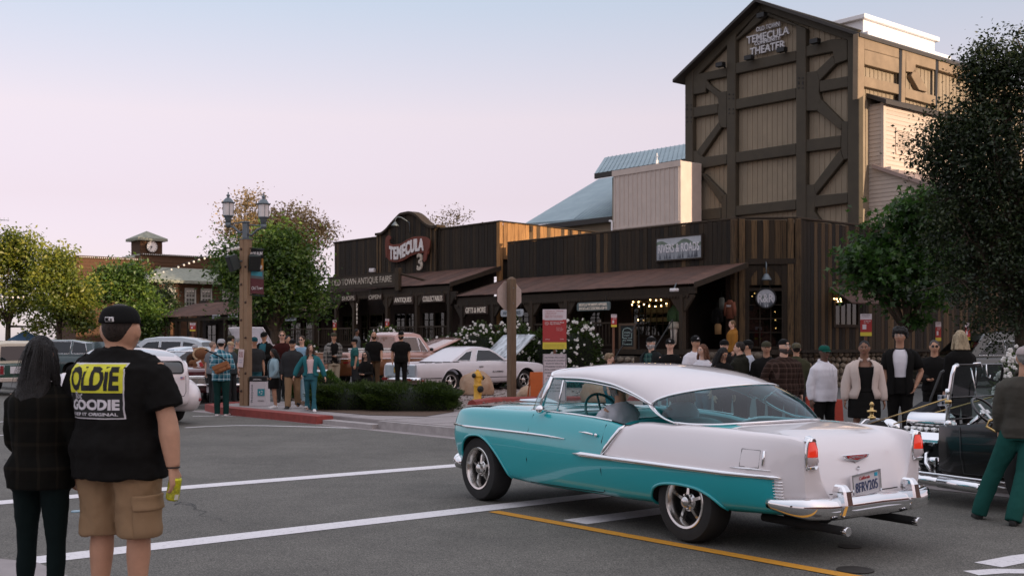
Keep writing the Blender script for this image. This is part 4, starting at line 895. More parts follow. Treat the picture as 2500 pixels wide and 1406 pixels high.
def body_mesh(rows,n=110,m=3,smooth_x=True,xs=None):
 rows=np.array(sorted(rows),float)
 xi=xs if xs is not None else np.unique(np.concatenate([np.linspace(rows[0,0],rows[-1,0],n),rows[:,0]]))
 tab=pchip(rows[:,0],rows,xi)
 S=[]
 for t in tab:
  P=np.array(ringpts(t));k=np.arange(len(P));S.append(pchip(k,P,np.linspace(0,len(P)-1,(len(P)-1)*m+1)))
 S=np.array(S);Mr=S[:,::-1][:,1:-1]*np.array([1,-1,1]);ring=np.concatenate([S,Mr],1)
 g=G();k,q=ring.shape[:2]
 g.add(ring.reshape(-1,3),[(i*q+j,(i+1)*q+j,(i+1)*q+(j+1)%q,i*q+(j+1)%q)for i in range(k-1)for j in range(q)]+[tuple(range(q)),tuple((k-1)*q+j for j in range(q-1,-1,-1))])
 return g
def spline(pts,n=40):
 P=np.array(pts,float);d=np.r_[0,np.cumsum(np.linalg.norm(np.diff(P,axis=0),axis=1))]
 return pchip(d,P,np.linspace(0,d[-1],n))
def cut_arches(o,polys,y0,y1):
 """wheel openings cut out of the body, with a dark inner wall"""
 g=G()
 for poly in polys:
  p=[(float(a),float(b))for a,b in poly]
  g.prism(p,y0,y1,mi=2);g.prism(p,-y1,-y0,mi=2)
 me=mesh("cutter",g,[underside]*3);bm=bmesh.new();bm.from_mesh(me);bmesh.ops.recalc_face_normals(bm,faces=bm.faces);bm.to_mesh(me);bm.free()
 c=link("cutter",me,o.parent);md=o.modifiers.new("arches","BOOLEAN");md.object=c;md.operation="DIFFERENCE";md.solver="EXACT"
 bpy.context.view_layer.update()
 new=hidden_bake(o);o.modifiers.clear();old=o.data;o.data=new;bpy.data.meshes.remove(old);bpy.data.objects.remove(c);bpy.data.meshes.remove(me)
 return o
def make_wheel(name_r,R_,w,rim_r,spokes=5,style="thrust",hub=None,parent=None,loc=(0,0,0),rz=0):
 """wheel with its outer face towards +y"""
 wo=link("wheel",None,parent,loc,(0,0,rz));h=w/2
 key=(name_r,)
 if key not in WHEELS:
  g=G();t=G();s=.018
  prof=[(rim_r-.005,-h*.9),(rim_r+.012,-h*.97),(R_*.90,-h),(R_-.012,-h*.86),(R_,-h*.6),(R_,h*.6),(R_-.012,h*.86),(R_*.93,h*.985),(R_*.80,h*1.02),(rim_r+.022,h*.99),(rim_r-.005,h*.92)]
  t.lathe(prof,40,axis="y",caps=False)
  r=G();r.lathe([(rim_r-.03,-h*.85),(rim_r-.004,-h*.9),(rim_r-.004,h*.9),(rim_r+.014,h*1.0),(rim_r+.008,h*1.04),(rim_r-.010,h*1.0),(rim_r-.028,h*.66),(rim_r-.034,h*.1),(rim_r-.034,-h*.8)],40,axis="y",caps=False)
  if style=="thrust":
   for k in range(spokes):
    a=2*PI*k/spokes+.3;c,sn=math.cos(a),math.sin(a);secs=[]
    for rr_,wd_,d0,d1 in((.045,.052,h*.28,h*.66),(rim_r*.55,.036,h*.30,h*.60),(rim_r*.8,.040,h*.22,h*.50),(rim_r-.026,.060,h*.02,h*.34)):
     secs.append([(c*rr_-sn*x,y,sn*rr_+c*x)for x,y in((-wd_/2,d0),(wd_/2,d0),(wd_*.32,d1),(-wd_*.32,d1))])
    r.loft(secs)
   r.lathe([(.0,h*.2),(.075,h*.22),(.078,h*.55),(.05,h*.70),(.044,h*.95),(.03,h*1.04),(0,h*1.06)],20,axis="y")
   for k in range(5):
    a=2*PI*(k+.5)/5+.3;r.lathe([(.012,h*.5),(.012,h*.72),(0,h*.74)],6,(.058*math.cos(a),0,.058*math.sin(a)),axis="y")
  elif style=="cap":
   r.lathe([(rim_r-.03,h*.3),(rim_r*.72,h*.62),(rim_r*.6,h*.58),(rim_r*.5,h*.75),(rim_r*.3,h*.95),(0,h*1.0)],28,axis="y")
  else:
   for k in range(spokes):
    a=2*PI*k/spokes;c,sn=math.cos(a),math.sin(a)
    r.loft([[(c*q-sn*x,y,sn*q+c*x)for x,y in((-w_,h*.3),(w_,h*.3),(w_*.8,h*.62),(-w_*.8,h*.62))]for q,w_ in((.03,.03),(rim_r*.6,.022),(rim_r-.02,.03))])
   r.lathe([(0,h*.3),(.05,h*.3),(.05,h*.7),(.03,h*.75),(0,h*.76)],14,axis="y")
  bk=G();bk.lathe([(0,-h*.2),(rim_r-.03,-h*.2),(rim_r-.03,-h*.22),(0,-h*.22)],24,axis="y")
  WHEELS[key]=(mesh("tyre",t,rubber),mesh("rim",r,hub or alu),mesh("brake",bk,underside))
  for m_ in WHEELS[key][:2]:m_.polygons.foreach_set("use_smooth",[True]*len(m_.polygons));m_.set_sharp_from_angle(angle=R(40))
 t,r,b=WHEELS[key];link("tyre",t,wo);link("rim",r,wo);link("brake",b,wo)
 return wo
WHEELS={}
def surf(rows,name,mat,parent,thick=None,label=None):
 g=G();g.grid(rows);o=part(name,g,mat,parent,smooth=True,label=label)
 if thick:
  s=o.modifiers.new("thickness","SOLIDIFY");s.thickness=thick;s.offset=-1
 return o
def trimline(name,pts,r,parent,mat=None,n=6,flat=1.0):
 g=G();g.tube(pts,r,n,flat=flat);return part(name,g,mat or chrome,parent,smooth=True)
# ------------------------------------------------------------------ the turquoise and white hardtop
HT=(2.045,9.70,0.0);HANG=R(124.8)
ht=thing("hardtop_car","turquoise and white chrome trimmed vintage hardtop driving across the crosswalk","car",HT,HANG)
two=_nodes("two_tone_paint");MATS["two_tone_paint"]=two[0]
def _two():
 m,N,L,P=two
 P.inputs["Roughness"].default_value=0.30;P.inputs["Coat Weight"].default_value=1.0;P.inputs["Coat Roughness"].default_value=0.02
 tc=N.new("ShaderNodeTexCoord");sp=N.new("ShaderNodeSeparateXYZ");L.new(tc.outputs["Object"],sp.inputs[0])
 def math_(op,a,b,c=None):
  n=N.new("ShaderNodeMath");n.operation=op
  for i,v in enumerate((a,b,c)):
   if v is None:continue
   if isinstance(v,(int,float)):n.inputs[i].default_value=v
   else:L.new(v,n.inputs[i])
  return n.outputs[0]
 m1=math_("GREATER_THAN",sp.outputs[2],0.612)
 m2=math_("LESS_THAN",math_("MULTIPLY_ADD",sp.outputs[2],0.739,sp.outputs[0]),1.441)
 m3=math_("LESS_THAN",sp.outputs[0],-0.905)
 k=math_("MAXIMUM",math_("MINIMUM",m1,m2),m3)
 mx=N.new("ShaderNodeMix");mx.data_type="RGBA";L.new(k,mx.inputs[0])
 mx.inputs[6].default_value=(0.006,0.36,0.39,1);mx.inputs[7].default_value=(0.76,0.70,0.70,1)
 L.new(mx.outputs[2],P.inputs["Base Color"])
_two()
white_car=paint("white_car_paint",(0.76,0.70,0.70));teal_in=M("turquoise_vinyl",(0.03,0.36,0.37),rough=0.4,var=0.1,scale=8)
HROWS=[(-1.15,.40,.63,.69,.58,.84,.68,.55,.60,.40,.44,.42),(-1.135,.36,.65,.72,.58,.875,.705,.58,.66,.42,.48,.45),(-1.10,.34,.67,.735,.58,.895,.715,.60,.74,.45,.60,.575),(-1.00,.325,.70,.76,.58,.912,.725,.61,.845,.45,.785,.78),(-.85,.31,.73,.80,.59,.922,.735,.62,.895,.45,.885,.89),(-.60,.30,.75,.84,.60,.930,.745,.63,.925,.45,.935,.945),(-.42,.29,.76,.855,.60,.935,.75,.64,.938,.45,.955,.965),(-.02,.28,.77,.86,.60,.938,.76,.66,.940,.45,.945,.95),(.03,.27,.77,.86,.60,.938,.76,.655,.90,.62,.50,.44),(.45,.26,.775,.862,.60,.940,.765,.665,.92,.63,.45,.42),(.62,.255,.775,.862,.60,.930,.768,.67,.91,.63,.45,.42),(.78,.25,.775,.862,.60,.900,.77,.675,.88,.63,.45,.42),(1.0,.25,.775,.862,.61,.925,.77,.675,.905,.63,.45,.42),(1.55,.245,.775,.86,.62,.955,.765,.67,.935,.63,.45,.42),(1.98,.24,.77,.855,.63,.962,.76,.665,.945,.63,.46,.43),(2.04,.24,.77,.855,.63,.963,.76,.66,.955,.45,.945,.95),(2.3,.25,.77,.852,.64,.958,.765,.645,.935,.42,.955,.968),(2.8,.27,.76,.848,.65,.952,.765,.635,.915,.42,.965,.985),(3.2,.28,.74,.838,.65,.945,.755,.62,.90,.42,.955,.98),(3.45,.30,.70,.81,.65,.925,.735,.60,.87,.42,.915,.945),(3.54,.33,.66,.775,.66,.885,.71,.58,.80,.40,.82,.85),(3.575,.38,.60,.73,.67,.83,.68,.55,.70,.38,.68,.70)]
HROWS=[tuple(v*(1-.065*min(1,max(0,(-.5-r[0])/.5)))if i in(2,3,6,7,9)else v for i,v in enumerate(r))for r in HROWS]
body=part("body",body_mesh(HROWS,150,4),[MATS["two_tone_paint"],teal_in,underside],ht)
arch_f=spline([(3.335,.10),(3.335,.45),(3.26,.60),(3.12,.668),(2.98,.678),(2.83,.64),(2.70,.555),(2.58,.43),(2.49,.29),(2.43,.10)],36)
arch_r=spline([(.425,.08),(.40,.29),(.335,.41),(.2,.462),(.04,.475),(-.14,.465),(-.29,.425),(-.40,.35),(-.47,.24),(-.48,.08)],36)
cut_arches(body,[arch_f,arch_r],.52,1.0)
def _inner(o):
 me=o.data;n=len(me.polygons);c=np.empty(n*3);me.polygons.foreach_get("center",c);c=c.reshape(-1,3);mi=np.empty(n,np.int32);me.polygons.foreach_get("material_index",mi)
 sel=(c[:,0]>-.36)&(c[:,0]<2.03)&(np.abs(c[:,1])<.675)&(c[:,2]>.35)&(c[:,2]<.95)&(mi==0);mi[sel]=1
 mi[(c[:,2]<.27)&(np.abs(c[:,1])<.7)&(mi==0)]=2
 me.polygons.foreach_set("material_index",mi)
_inner(body);sharp(body,28)
for nm,ar,s in(("arch_lip",arch_f,1),("arch_lip",arch_r,1),("arch_lip",arch_f,-1),("arch_lip",arch_r,-1)):
 P=np.array(ar)[4:-4]if ar is arch_f else np.array(ar)[4:-6]
 yy=[]
 tabx=np.array(sorted(HROWS));
 for x,z in P:
  t=pchip(tabx[:,0],tabx,np.array([x]))[0];rp=np.array(ringpts(t));rp=pchip(np.arange(12),rp,np.linspace(0,11,67));sel=rp[:40];yy.append(float(np.interp(z,sel[6:,2],sel[6:,1])))
 g=G();g.tube([(x,s*(y+.004),z)for(x,z),y in zip(P,yy)],.013,6);part(nm,g,paint("turquoise_paint",(.006,.36,.39)),ht,smooth=True)
def side_y(x,z,rows=HROWS):
 tabx=np.array(sorted(rows));t=pchip(tabx[:,0],tabx,np.array([x]))[0];rp=pchip(np.arange(12),np.array(ringpts(t)),np.linspace(0,11,67))[6:40];return float(np.interp(z,rp[:,2],rp[:,1]))
def on_side(pts,off=.006,s=1,rows=HROWS):return[(x,s*(side_y(x,z,rows)+off),z)for x,z in pts]
seam=M("seam_black",(.006,.008,.008),.9,var=0)
for s in(1,-1):
 dr=link("door",None,ht)
 trimline("door_seam",on_side([(1.0,.895),(1.0,.75),(1.0,.5),(1.005,.31),(1.05,.295),(1.6,.285),(2.15,.28)],.0005,s),.0045,dr,seam,4)
 trimline("door_seam",on_side([(2.15,.28),(2.13,.5),(2.12,.75),(2.10,.93)],.0005,s),.0045,dr,seam,4)
 g=G();h0=on_side([(1.30,.815)],.03,s)[0];h1=on_side([(1.10,.805)],.034,s)[0];g.tube([h0,((h0[0]+h1[0])/2,h0[1]+s*.008,.815),h1],[.006,.011,.009],8);g.ball(on_side([(1.08,.80)],.016,s)[0],(.022,.014,.016),10,6);part("door_handle",g,chrome,dr,smooth=True)
 trimline("fender_trim",on_side([(3.53,.755),(3.2,.752),(2.6,.752),(2.1,.75),(1.75,.745),(1.52,.738)],.008,s),[.012,.014,.014,.013,.010,.003],ht,n=8)
 sp_=on_side([(1.38,.617),(1.25,.620),(1.0,.618),(.5,.616),(0,.614),(-.5,.612),(-.9,.608),(-.96,.607)],.010,s)
 trimline("side_spear",sp_,[.004,.026,.024,.022,.021,.020,.018,.006],ht,n=8,flat=1.0)
 trimline("sash_trim",on_side([(.77,.905),(.80,.865),(.86,.78),(.92,.70),(.965,.64)],.008,s),[.010,.022,.022,.022,.016],ht,n=8)
 trimline("belt_trim",on_side([(1.98,.965),(1.55,.958),(1.2,.945),(.97,.928)],.0,s),.011,ht,n=6)
 trimline("belt_trim",on_side([(.97,.928),(.85,.912),(.77,.902),(.70,.908),(.62,.93)],.0,s),.005,ht,seam,n=5)
 for k in range(8):
  z=.575-.023*k;g=G();g.tube(on_side([(-.895,z),(-.97,z)],.004,s),.006,5);part("louver_trim",g,chrome,ht,smooth=True)
 if s==1:
  gd=link("fuel_door",None,ht)
  trimline("fuel_door_seam",on_side([(-.62,.805),(-.62,.675),(-.78,.672),(-.78,.80),(-.62,.805)],-.001),.0035,gd,seam,4)
  trimline("fuel_door_trim",on_side([(-.54,.662),(-.7,.660),(-.88,.655)],.004),[.004,.009,.004],gd,n=6)
  trimline("fuel_door_trim",on_side([(-.815,.80),(-.815,.69)],.004),.012,gd,n=6)
NR,NC=26,17
side_e=spline([(2.00,.625,1.285),(1.6,.640,1.285),(1.12,.652,1.250),(.86,.660,1.195),(.66,.668,1.135),(.52,.680,1.085)],NR)
back_e=None
cent=spline([(2.10,0,1.365),(1.85,0,1.402),(1.4,0,1.425),(.9,0,1.415),(.45,0,1.375),(.12,0,1.315),(-.06,0,1.262)],NR)
def roofrow(se,ce,rr_):
 row=[]
 for k in range(NC):
  t=k/(NC-1);th_=t*PI/2;e=1.0-.30*rr_
  c=math.cos(th_);s_=math.sin(th_)**(.62+.25*rr_)
  y=se[1]*c;x=se[0]+(ce[0]-se[0])*(math.sin(th_)**(1.0+.5*rr_));z=se[2]+(ce[2]-se[2])*s_
  row.append((x,y,z))
 return row
half=np.array([roofrow(se,ce,i/(NR-1))for i,(se,ce)in enumerate(zip(side_e,cent))])
full=np.concatenate([half,half[:,::-1][:,1:]*np.array([1,-1,1])],1)
surf(full,"roof",white_car,ht,None)
lin=full*np.array([.995,.955,1]);lin[:,:,2]-=.022;surf(lin[:-3],"headliner",teal_in,ht)
deck=spline([(.17,.735,.953),(.05,.71,.945),(-.15,.62,.948),(-.32,.45,.962),(-.41,.22,.972),(-.43,0,.975)],NC)
deckf=np.concatenate([deck,deck[::-1][1:]*np.array([1,-1,1])])
topf=full[-1];rows_=[]
for t in np.linspace(0,1,8):
 q=topf*(1-t)+deckf*t;bulge=math.sin(PI*t)*.045;nrm=np.stack([-.6*np.ones(len(q)),np.sign(q[:,1])*np.minimum(1,np.abs(q[:,1])/.5)*.5,.55*np.ones(len(q))],1);rows_.append(q+nrm*bulge)
surf(np.array(rows_),"rear_window",tglass,ht)
for s in(1,-1):
 g=G();a_,b_=Vector((.535,s*.684,1.085)),Vector((.17,s*.742,.95));sec_=[]
 for t_ in np.linspace(0,1,7):c_=a_.lerp(b_,t_)+Vector((.03*math.sin(PI*t_),s*.012*math.sin(PI*t_),-.010*math.sin(PI*t_)));w_=.030+.028*abs(t_-.4);sec_.append([c_+Vector((w_,-s*.004,.010)),c_+Vector((0,s*.012,0)),c_+Vector((-w_*.7,-s*.004,-.006)),c_+Vector((0,-s*.014,0))])
 g.loft(sec_);part("rear_pillar",g,white_car,ht,smooth=True);trimline("pillar_trim",[tuple(q[0])for q in sec_],.009,ht,n=6);trimline("pillar_trim",[tuple(q[2])for q in sec_],.008,ht,n=6)
trimline("window_trim",[tuple(p)for p in topf+np.array([-.004,0,.002])],.013,ht,n=6);trimline("window_trim",[tuple(p)for p in deckf+np.array([0,0,.003])],.013,ht,n=6)
base=spline([(2.08,.715,.965),(2.22,.69,.955),(2.40,.55,.958),(2.50,.3,.965),(2.53,0,.968)],NC);basef=np.concatenate([base,base[::-1][1:]*np.array([1,-1,1])])
head=full[0]*1.0;ws_=[]
for t in np.linspace(0,1,7):q=head*(1-t)+basef*t;ws_.append(q+np.array([.035*math.sin(PI*t),0,.02*math.sin(PI*t)]))
surf(np.array(ws_),"windshield",cglass,ht);trimline("window_trim",[tuple(p)for p in head],.014,ht,n=6);trimline("window_trim",[tuple(p)for p in basef],.012,ht,n=6)
for s in(1,-1):
 trimline("pillar",[(2.0,s*.628,1.285),(2.06,s*.672,1.12),(2.085,s*.712,.965)],[.022,.024,.026],ht,n=8)
 trimline("drip_rail",[(p[0],s*(p[1]+.004),p[2])for p in side_e],.011,ht,n=6)
 trimline("vent_post",[(1.80,s*.648,1.262),(1.835,s*.70,.955)],.010,ht,n=6)
 g=G();g.add([(1.99,s*.632,1.275),(1.80,s*.645,1.27),(1.83,s*.70,.96),(2.07,s*.71,.96)],[(0,1,2,3)]);part("vent_window",g,cglass,ht)
 g=G();w0=[(.62,.685,.93),(.30,.72,.965),(.44,.690,1.04),(.60,.672,1.09)]
 trimline("window_trim",[(p[0]-.03,s*(p[1]-.004),p[2]-.03)for p in side_e[2:-2]],.010,ht,n=6)
g=G();g.grid([[(2.02,y,.93+.01*math.cos(y*3))for y in np.linspace(-.62,.62,15)],[(1.93,y,.945)for y in np.linspace(-.62,.62,15)],[(1.86,y,.92)for y in np.linspace(-.62,.62,15)],[(1.84,y,.84)for y in np.linspace(-.62,.62,15)],[(1.88,y,.70)for y in np.linspace(-.62,.62,15)]]);part("dashboard",g,teal_in,ht,smooth=True)
trimline("dash_trim",[(1.84,-.6,.865),(1.835,0,.87),(1.84,.6,.865)],.012,ht)
sw_=link("steering_wheel",None,ht,(1.60,.33,.95),(0,R(-62),0))
g=G();g.tube([(.20*math.cos(t),.20*math.sin(t),0)for t in np.linspace(0,2*PI,33)],.013,8);g.tube([(-.19,0,0),(0,0,-.03),(.19,0,0)],.011,6);part("wheel_rim",g,M("dark_teal_plastic",(.01,.11,.11),.35),sw_,smooth=True)
g=G();g.tube([(.11*math.cos(t),.11*math.sin(t),-.01)for t in np.linspace(PI,2*PI,17)],.007,6);part("horn_ring",g,chrome,sw_,smooth=True);g=G();g.tube([(0,0,-.02),(0,0,-.35)],.025,8);part("steering_column",g,teal_in,sw_)
def bench(x,zt,lab):
 s=link("seat",None,ht);g=G();P=[]
 for xx,zz in((.0,.45),(.06,.62),(-.02,zt-.04),(-.06,zt),(-.13,zt-.02),(-.15,zt-.2),(-.12,.45)):P.append([(x+xx,y,zz-(abs(y)/.6)**4*.05)for y in np.linspace(-.6,.6,17)])
 g.grid(P);part("backrest",g,teal_in,s,smooth=True);g=G();g.box((x+.27,0,.47),(.52,1.2,.16));part("cushion",g,teal_in,s,bev=.05)
bench(1.08,.93,"");bench(.22,.86,"")
g=G();g.tube([(1.92,-.05,1.30),(1.88,-.05,1.26)],.008,5);g.box((1.86,-.05,1.255),(.02,.2,.055));part("rear_view_mirror",g,chrome,ht,bev=.006)
g=G();g.box((1.80,.3,1.285),(.16,.42,.02),rot=Euler((0,.25,0)));part("sun_visor",g,M("dark_teal_plastic",(.01,.11,.11)),ht,bev=.008)
for s in(1,-1):
 tl_=link("tail_light",None,ht);x=-1.135
 def lens(z0,z1,w0,w1,d0,d1):
  return[[(x-d,s*.622+sy*w,z)for sy,d in((-1,.012),(-.6,d_),(.6,d_),(1,.012))]for z,w,d_ in((z0,w0,d0),((z0+z1)/2,(w0+w1)/2+.004,(d0+d1)/2+.012),(z1,w1,d1))]
 g=G();g.grid(lens(.775,.895,.050,.034,.055,.030));part("red_lens",g,red_lens,tl_,smooth=True)
 g=G();g.grid(lens(.712,.772,.046,.050,.045,.055));part("clear_lens",g,clear_lens,tl_,smooth=True)
 fr=[(-.048,.70),(-.055,.775),(-.044,.865),(-.03,.90),(0,.912),(.03,.90),(.044,.865),(.055,.775),(.048,.70),(-.048,.70)]
 trimline("bezel",[(x-.016,s*.622+a,b)for a,b in fr],.013,tl_,n=6)
 g=G();g.loft([[(x+.02,s*.622-.05,.885),(x+.02,s*.622+.05,.885),(x+.02,s*.622+.03,.93),(x+.02,s*.622-.03,.93)],[(x-.045,s*.622-.034,.885),(x-.045,s*.622+.034,.885),(x-.04,s*.622+.015,.915),(x-.04,s*.622-.015,.915)]]);part("hood_cap",g,chrome,tl_,bev=.006)
 g=G();g.loft([[(x-.005,s*.622-.05,.70),(x-.005,s*.622+.05,.70),(x-.005,s*.622+.05,.672),(x-.005,s*.622-.05,.672)],[(x-.055,s*.622-.045,.71),(x-.055,s*.622+.045,.71),(x-.04,s*.622+.04,.685),(x-.04,s*.622-.04,.685)]]);part("base_cap",g,chrome,tl_,bev=.006)
def bump_sec(c,n,h,d):
 c=Vector(c);n=Vector(n).normalized();up=Vector((0,0,1));return[c+up*(h/2)*a+n*d*b for a,b in((1,.2),(.72,.75),(.2,1),(-.3,.95),(-.8,.6),(-1,.1),(-.8,-.25),(.8,-.25))]
bp=link("rear_bumper",None,ht);path=[(-.86,.765,.415),(-1.0,.76,.41),(-1.10,.735,.405),(-1.18,.665,.40),(-1.225,.5,.39),(-1.25,.25,.395),(-1.255,0,.40)]
P=spline(path,22);P=np.concatenate([P,P[::-1][1:]*np.array([1,-1,1])]);secs=[]
for i,p in enumerate(P):
 t=P[min(i+1,len(P)-1)]-P[max(i-1,0)];n=Vector((-abs(t[1])-.001,math.copysign(abs(t[0]),p[1]),0));e=min(i,len(P)-1-i)/7;k=min(1,.45+.55*e);dip=.03 if abs(p[1])<.62 and abs(p[1])>.42 else 0
 secs.append(bump_sec(p,n,.165*k,.055*k))
g=G();g.loft(secs);part("bumper_blade",g,chrome,bp,smooth=True)
for s in(1,-1):
 g=G();g.loft([[(-1.20,s*.40-.05,.33),(-1.20,s*.40+.05,.33),(-1.30,s*.40+.045,.33),(-1.30,s*.40-.045,.33)],[(-1.20,s*.40-.052,.42),(-1.20,s*.40+.052,.42),(-1.33,s*.40+.042,.42),(-1.33,s*.40-.042,.42)],[(-1.19,s*.40-.052,.52),(-1.19,s*.40+.052,.52),(-1.31,s*.40+.040,.52),(-1.31,s*.40-.040,.52)],[(-1.20,s*.40-.044,.57),(-1.20,s*.40+.044,.57),(-1.28,s*.40+.032,.565),(-1.28,s*.40-.032,.565)]]);part("bumper_guard",g,chrome,bp,bev=.014)
 g=G();g.tube([(-.5,s*.42,.24),(-1.0,s*.42,.235),(-1.32,s*.42,.23)],.034,10,caps=False);part("exhaust_pipe",g,underside,ht,smooth=True)
 g=G();g.lathe([(.032,-1.325),(.034,-1.325),(.034,-1.28),(.032,-1.28)],12,(0,s*.42,.23),"x");part("exhaust_tip",g,chrome,ht,smooth=True)
g=G();g.tube([(3.45,y*.72,.36)if abs(y)>.9 else(3.60,y*.72,.37)for y in(-1.12,-1.02,-.6,0,.6,1.02,1.12)],[.04,.06,.065,.065,.065,.06,.04],10,flat=1.3);part("front_bumper",g,chrome,ht,smooth=True)
g=G();g.ball((3.59,.66,.37),(.06,.09,.075),12,8);part("bumper_end",g,chrome,ht,smooth=True)
def rear_x(z,y=0):
 tab=np.array(sorted(HROWS))[:8];zz=pchip(tab[:,0],tab,np.linspace(-1.15,-.4,120));zc=zz[:,11]+(zz[:,10]-zz[:,11])*min(1,abs(y)/.45);return float(np.interp(z,zc,np.linspace(-1.15,-.4,120)))
lid=link("trunk_lid",None,ht)
trimline("lid_seam",[(rear_x(z,y)-.001,y,z)for y,z in((-.55,.86),(-.56,.70),(-.55,.52),(-.50,.485),(-.3,.478),(0,.475),(.3,.478),(.50,.485),(.55,.52),(.56,.70),(.55,.86))],.0045,lid,seam,4)
g=G();g.add([(rear_x(.725)-.012,y,z)for y,z in((-.155,.755),(.155,.755),(.135,.725),(.0,.69),(-.135,.725))]+[(rear_x(.725)-.03,y,z)for y,z in((-.155,.755),(.155,.755),(.135,.725),(.0,.69),(-.135,.725))],[(0,1,2,3,4),(9,8,7,6,5),(0,5,6,1),(1,6,7,2),(2,7,8,3),(3,8,9,4),(4,9,5,0)]);em=part("emblem",g,chrome,lid,bev=.004)
g=G();g.add([(rear_x(.725)-.034,y,z)for y,z in((-.12,.749),(.12,.749),(.105,.728),(0,.712),(-.105,.728))],[(0,1,2,3,4)]);part("emblem_badge",g,M("badge_red",(.45,.015,.015),.25,var=.3,scale=40),lid)
text("CHEVROLET",chrome,lid,(rear_x(.725)-.036,0,.735),rot=(0,0,-PI/2),fit=(.19,.020),ext=.004,bold=.02)
pl=link("licence_plate",None,ht,(rear_x(.56)-.05,0,.535),(0,-.10,-PI/2));g=G();g.b2(-.155,.155,0,.01,-.08,.08);part("plate",g,M("plate_white",(.62,.60,.62),.4,var=.04),pl,bev=.003)
for(x0,x1,z0,z1)in((-.17,.17,.08,.093),(-.17,.17,-.105,-.08),(-.17,-.156,-.08,.08),(.156,.17,-.08,.08)):g=G();g.b2(x0,x1,-.008,.012,z0,z1);part("plate_frame",g,chrome,pl)
text("8FRV205",M("plate_blue",(.05,.07,.16),.5),pl,(0,-.004,-.012),fit=(.26,.075),ext=.004);text("California",M("script_red",(.5,.08,.08),.5),pl,(-.02,-.004,.055),fit=(.12,.026),ext=.003,shear=.3)
g=G();g.b2(.10,.135,-.004,.0,.045,.072);part("sticker",g,M("sticker_cyan",(.02,.35,.5),.5),pl)
g=G();g.lathe([(0,0),(.016,0),(.014,.012),(0,.014)],10,(0,0,0),"x");part("trunk_lock",g,chrome,lid,loc=(rear_x(.65)-.012,0,.65))
for s in(1,-1):
 for x in(3.045,0):make_wheel("thrust15",.33,.235,.205,5,"thrust",None,ht,(x,s*.685,.33),0 if s==1 else PI)
g=G();g.tube([(1.93,.72,.96),(1.95,.80,.985)],.012,6);g.ball((1.95,.81,.985),(.05,.045,.04),10,7);part("wing_mirror",g,chrome,ht,smooth=True)
g=G();g.loft([[(3.42,-.02,.985),(3.42,.02,.985),(3.42,.012,1.0),(3.42,-.012,1.0)],[(2.9,-.03,.99),(2.9,.03,.99),(2.95,.015,1.035),(2.95,-.015,1.035)],[(2.75,-.02,.99),(2.75,.02,.99),(2.75,.01,1.0),(2.75,-.01,1.0)]]);part("hood_ornament",g,chrome,ht,bev=.006)
# ------------------------------------------------------------------ generic parked cars
def cabin(parent,prof,wb,wt,col,glassm,name="cabin",panes=(),rear=None,front=None):
 """greenhouse: profile in (x, z) from rear base over the roof to the front base; panes = polygons in (x, z) laid on the sides"""
 xs=[p[0]for p in prof];zs=[p[1]for p in prof];z0=min(zs);z1=max(zs);n=8
 def yy(z):t=(z-z0)/(z1-z0);return wb+(wt-wb)*t-.035*max(0,t-.75)/.25
 rows=[[(x,yy(z)*math.copysign(abs(c)**.35,c),z+(.045 if z>z0+.6*(z1-z0)else.0)*(1-c*c))for c in np.linspace(1,-1,15)]for x,z in prof]
 g=G();g.grid(rows);
 L_=[r[0]for r in rows];R_=[r[-1]for r in rows];k=len(prof);g.add(L_,[tuple(range(k))]);g.add(R_,[tuple(range(k-1,-1,-1))])
 o=part(name,g,col,parent);sharp(o,30)
 for nm,poly in panes:
  for s in(1,-1):
   g=G();g.prism([(x,z)for x,z in poly],0,.004);g.v=[(x,s*(yy(z)+.004+(y if s>0 else y)),z)for x,y,z in g.v];w=part(nm,g,glassm,parent)
   trimline("window_trim",[(x,s*(yy(z)+.006),z)for x,z in list(poly)+[poly[0]]],.010,w)
 for nm,(xa,za,xb_,zb_)in(("rear_window",rear or(0,0,0,0)),("windshield",front or(0,0,0,0))):
  if xa==xb_:continue
  g=G();dx=xb_-xa;dz=zb_-za;nx_,nz_=dz,-dx;l=math.hypot(nx_,nz_);sg=-1 if nm=="rear_window" else 1
  nx_,nz_=abs(nx_)/l*sg*.012,abs(nz_)/l*.012+.02
  rows=[[(xa+dx*t+nx_,yy(za+dz*t)*.90*c,za+dz*t+nz_*(1-c*c*.6))for c in np.linspace(-1,1,9)]for t in(0,.5,1)]
  g.grid(rows);part(nm,g,glassm,parent,smooth=True)
 return o
def simple_car(name,label,loc,ang,rows,col,wheels,R_,prof,wb,wt,panes,rear,front,arches,glassm=None,wstyle=("cap",.18),group=None,cat="car",wy=.68,nx=60,roofcol=None,tail=None,mats=None):
 t=thing(name,label,cat,loc,ang,group)
 b=part("body",body_mesh(rows,nx,2),mats or[col,underside,underside],t)
 cut_arches(b,arches,wy-.22,1.3);sharp(b,28)
 if prof:cabin(t,prof,wb,wt,roofcol or col,glassm or dglass,panes=panes,rear=rear,front=front)
 for x in wheels:
  for s in(1,-1):make_wheel(name,R_,.21,wstyle[1],5,wstyle[0],None,t,(x,s*wy,R_),0 if s==1 else PI)
 return t
def circ(cx,cz,r,n=20,flat=.05):return[(cx+r*math.cos(t),cz+r*math.sin(t))for t in np.linspace(-.5,PI+.5,n)]
UA=math.atan2(U2[1],U2[0]);VA=math.atan2(V2[1],V2[0])
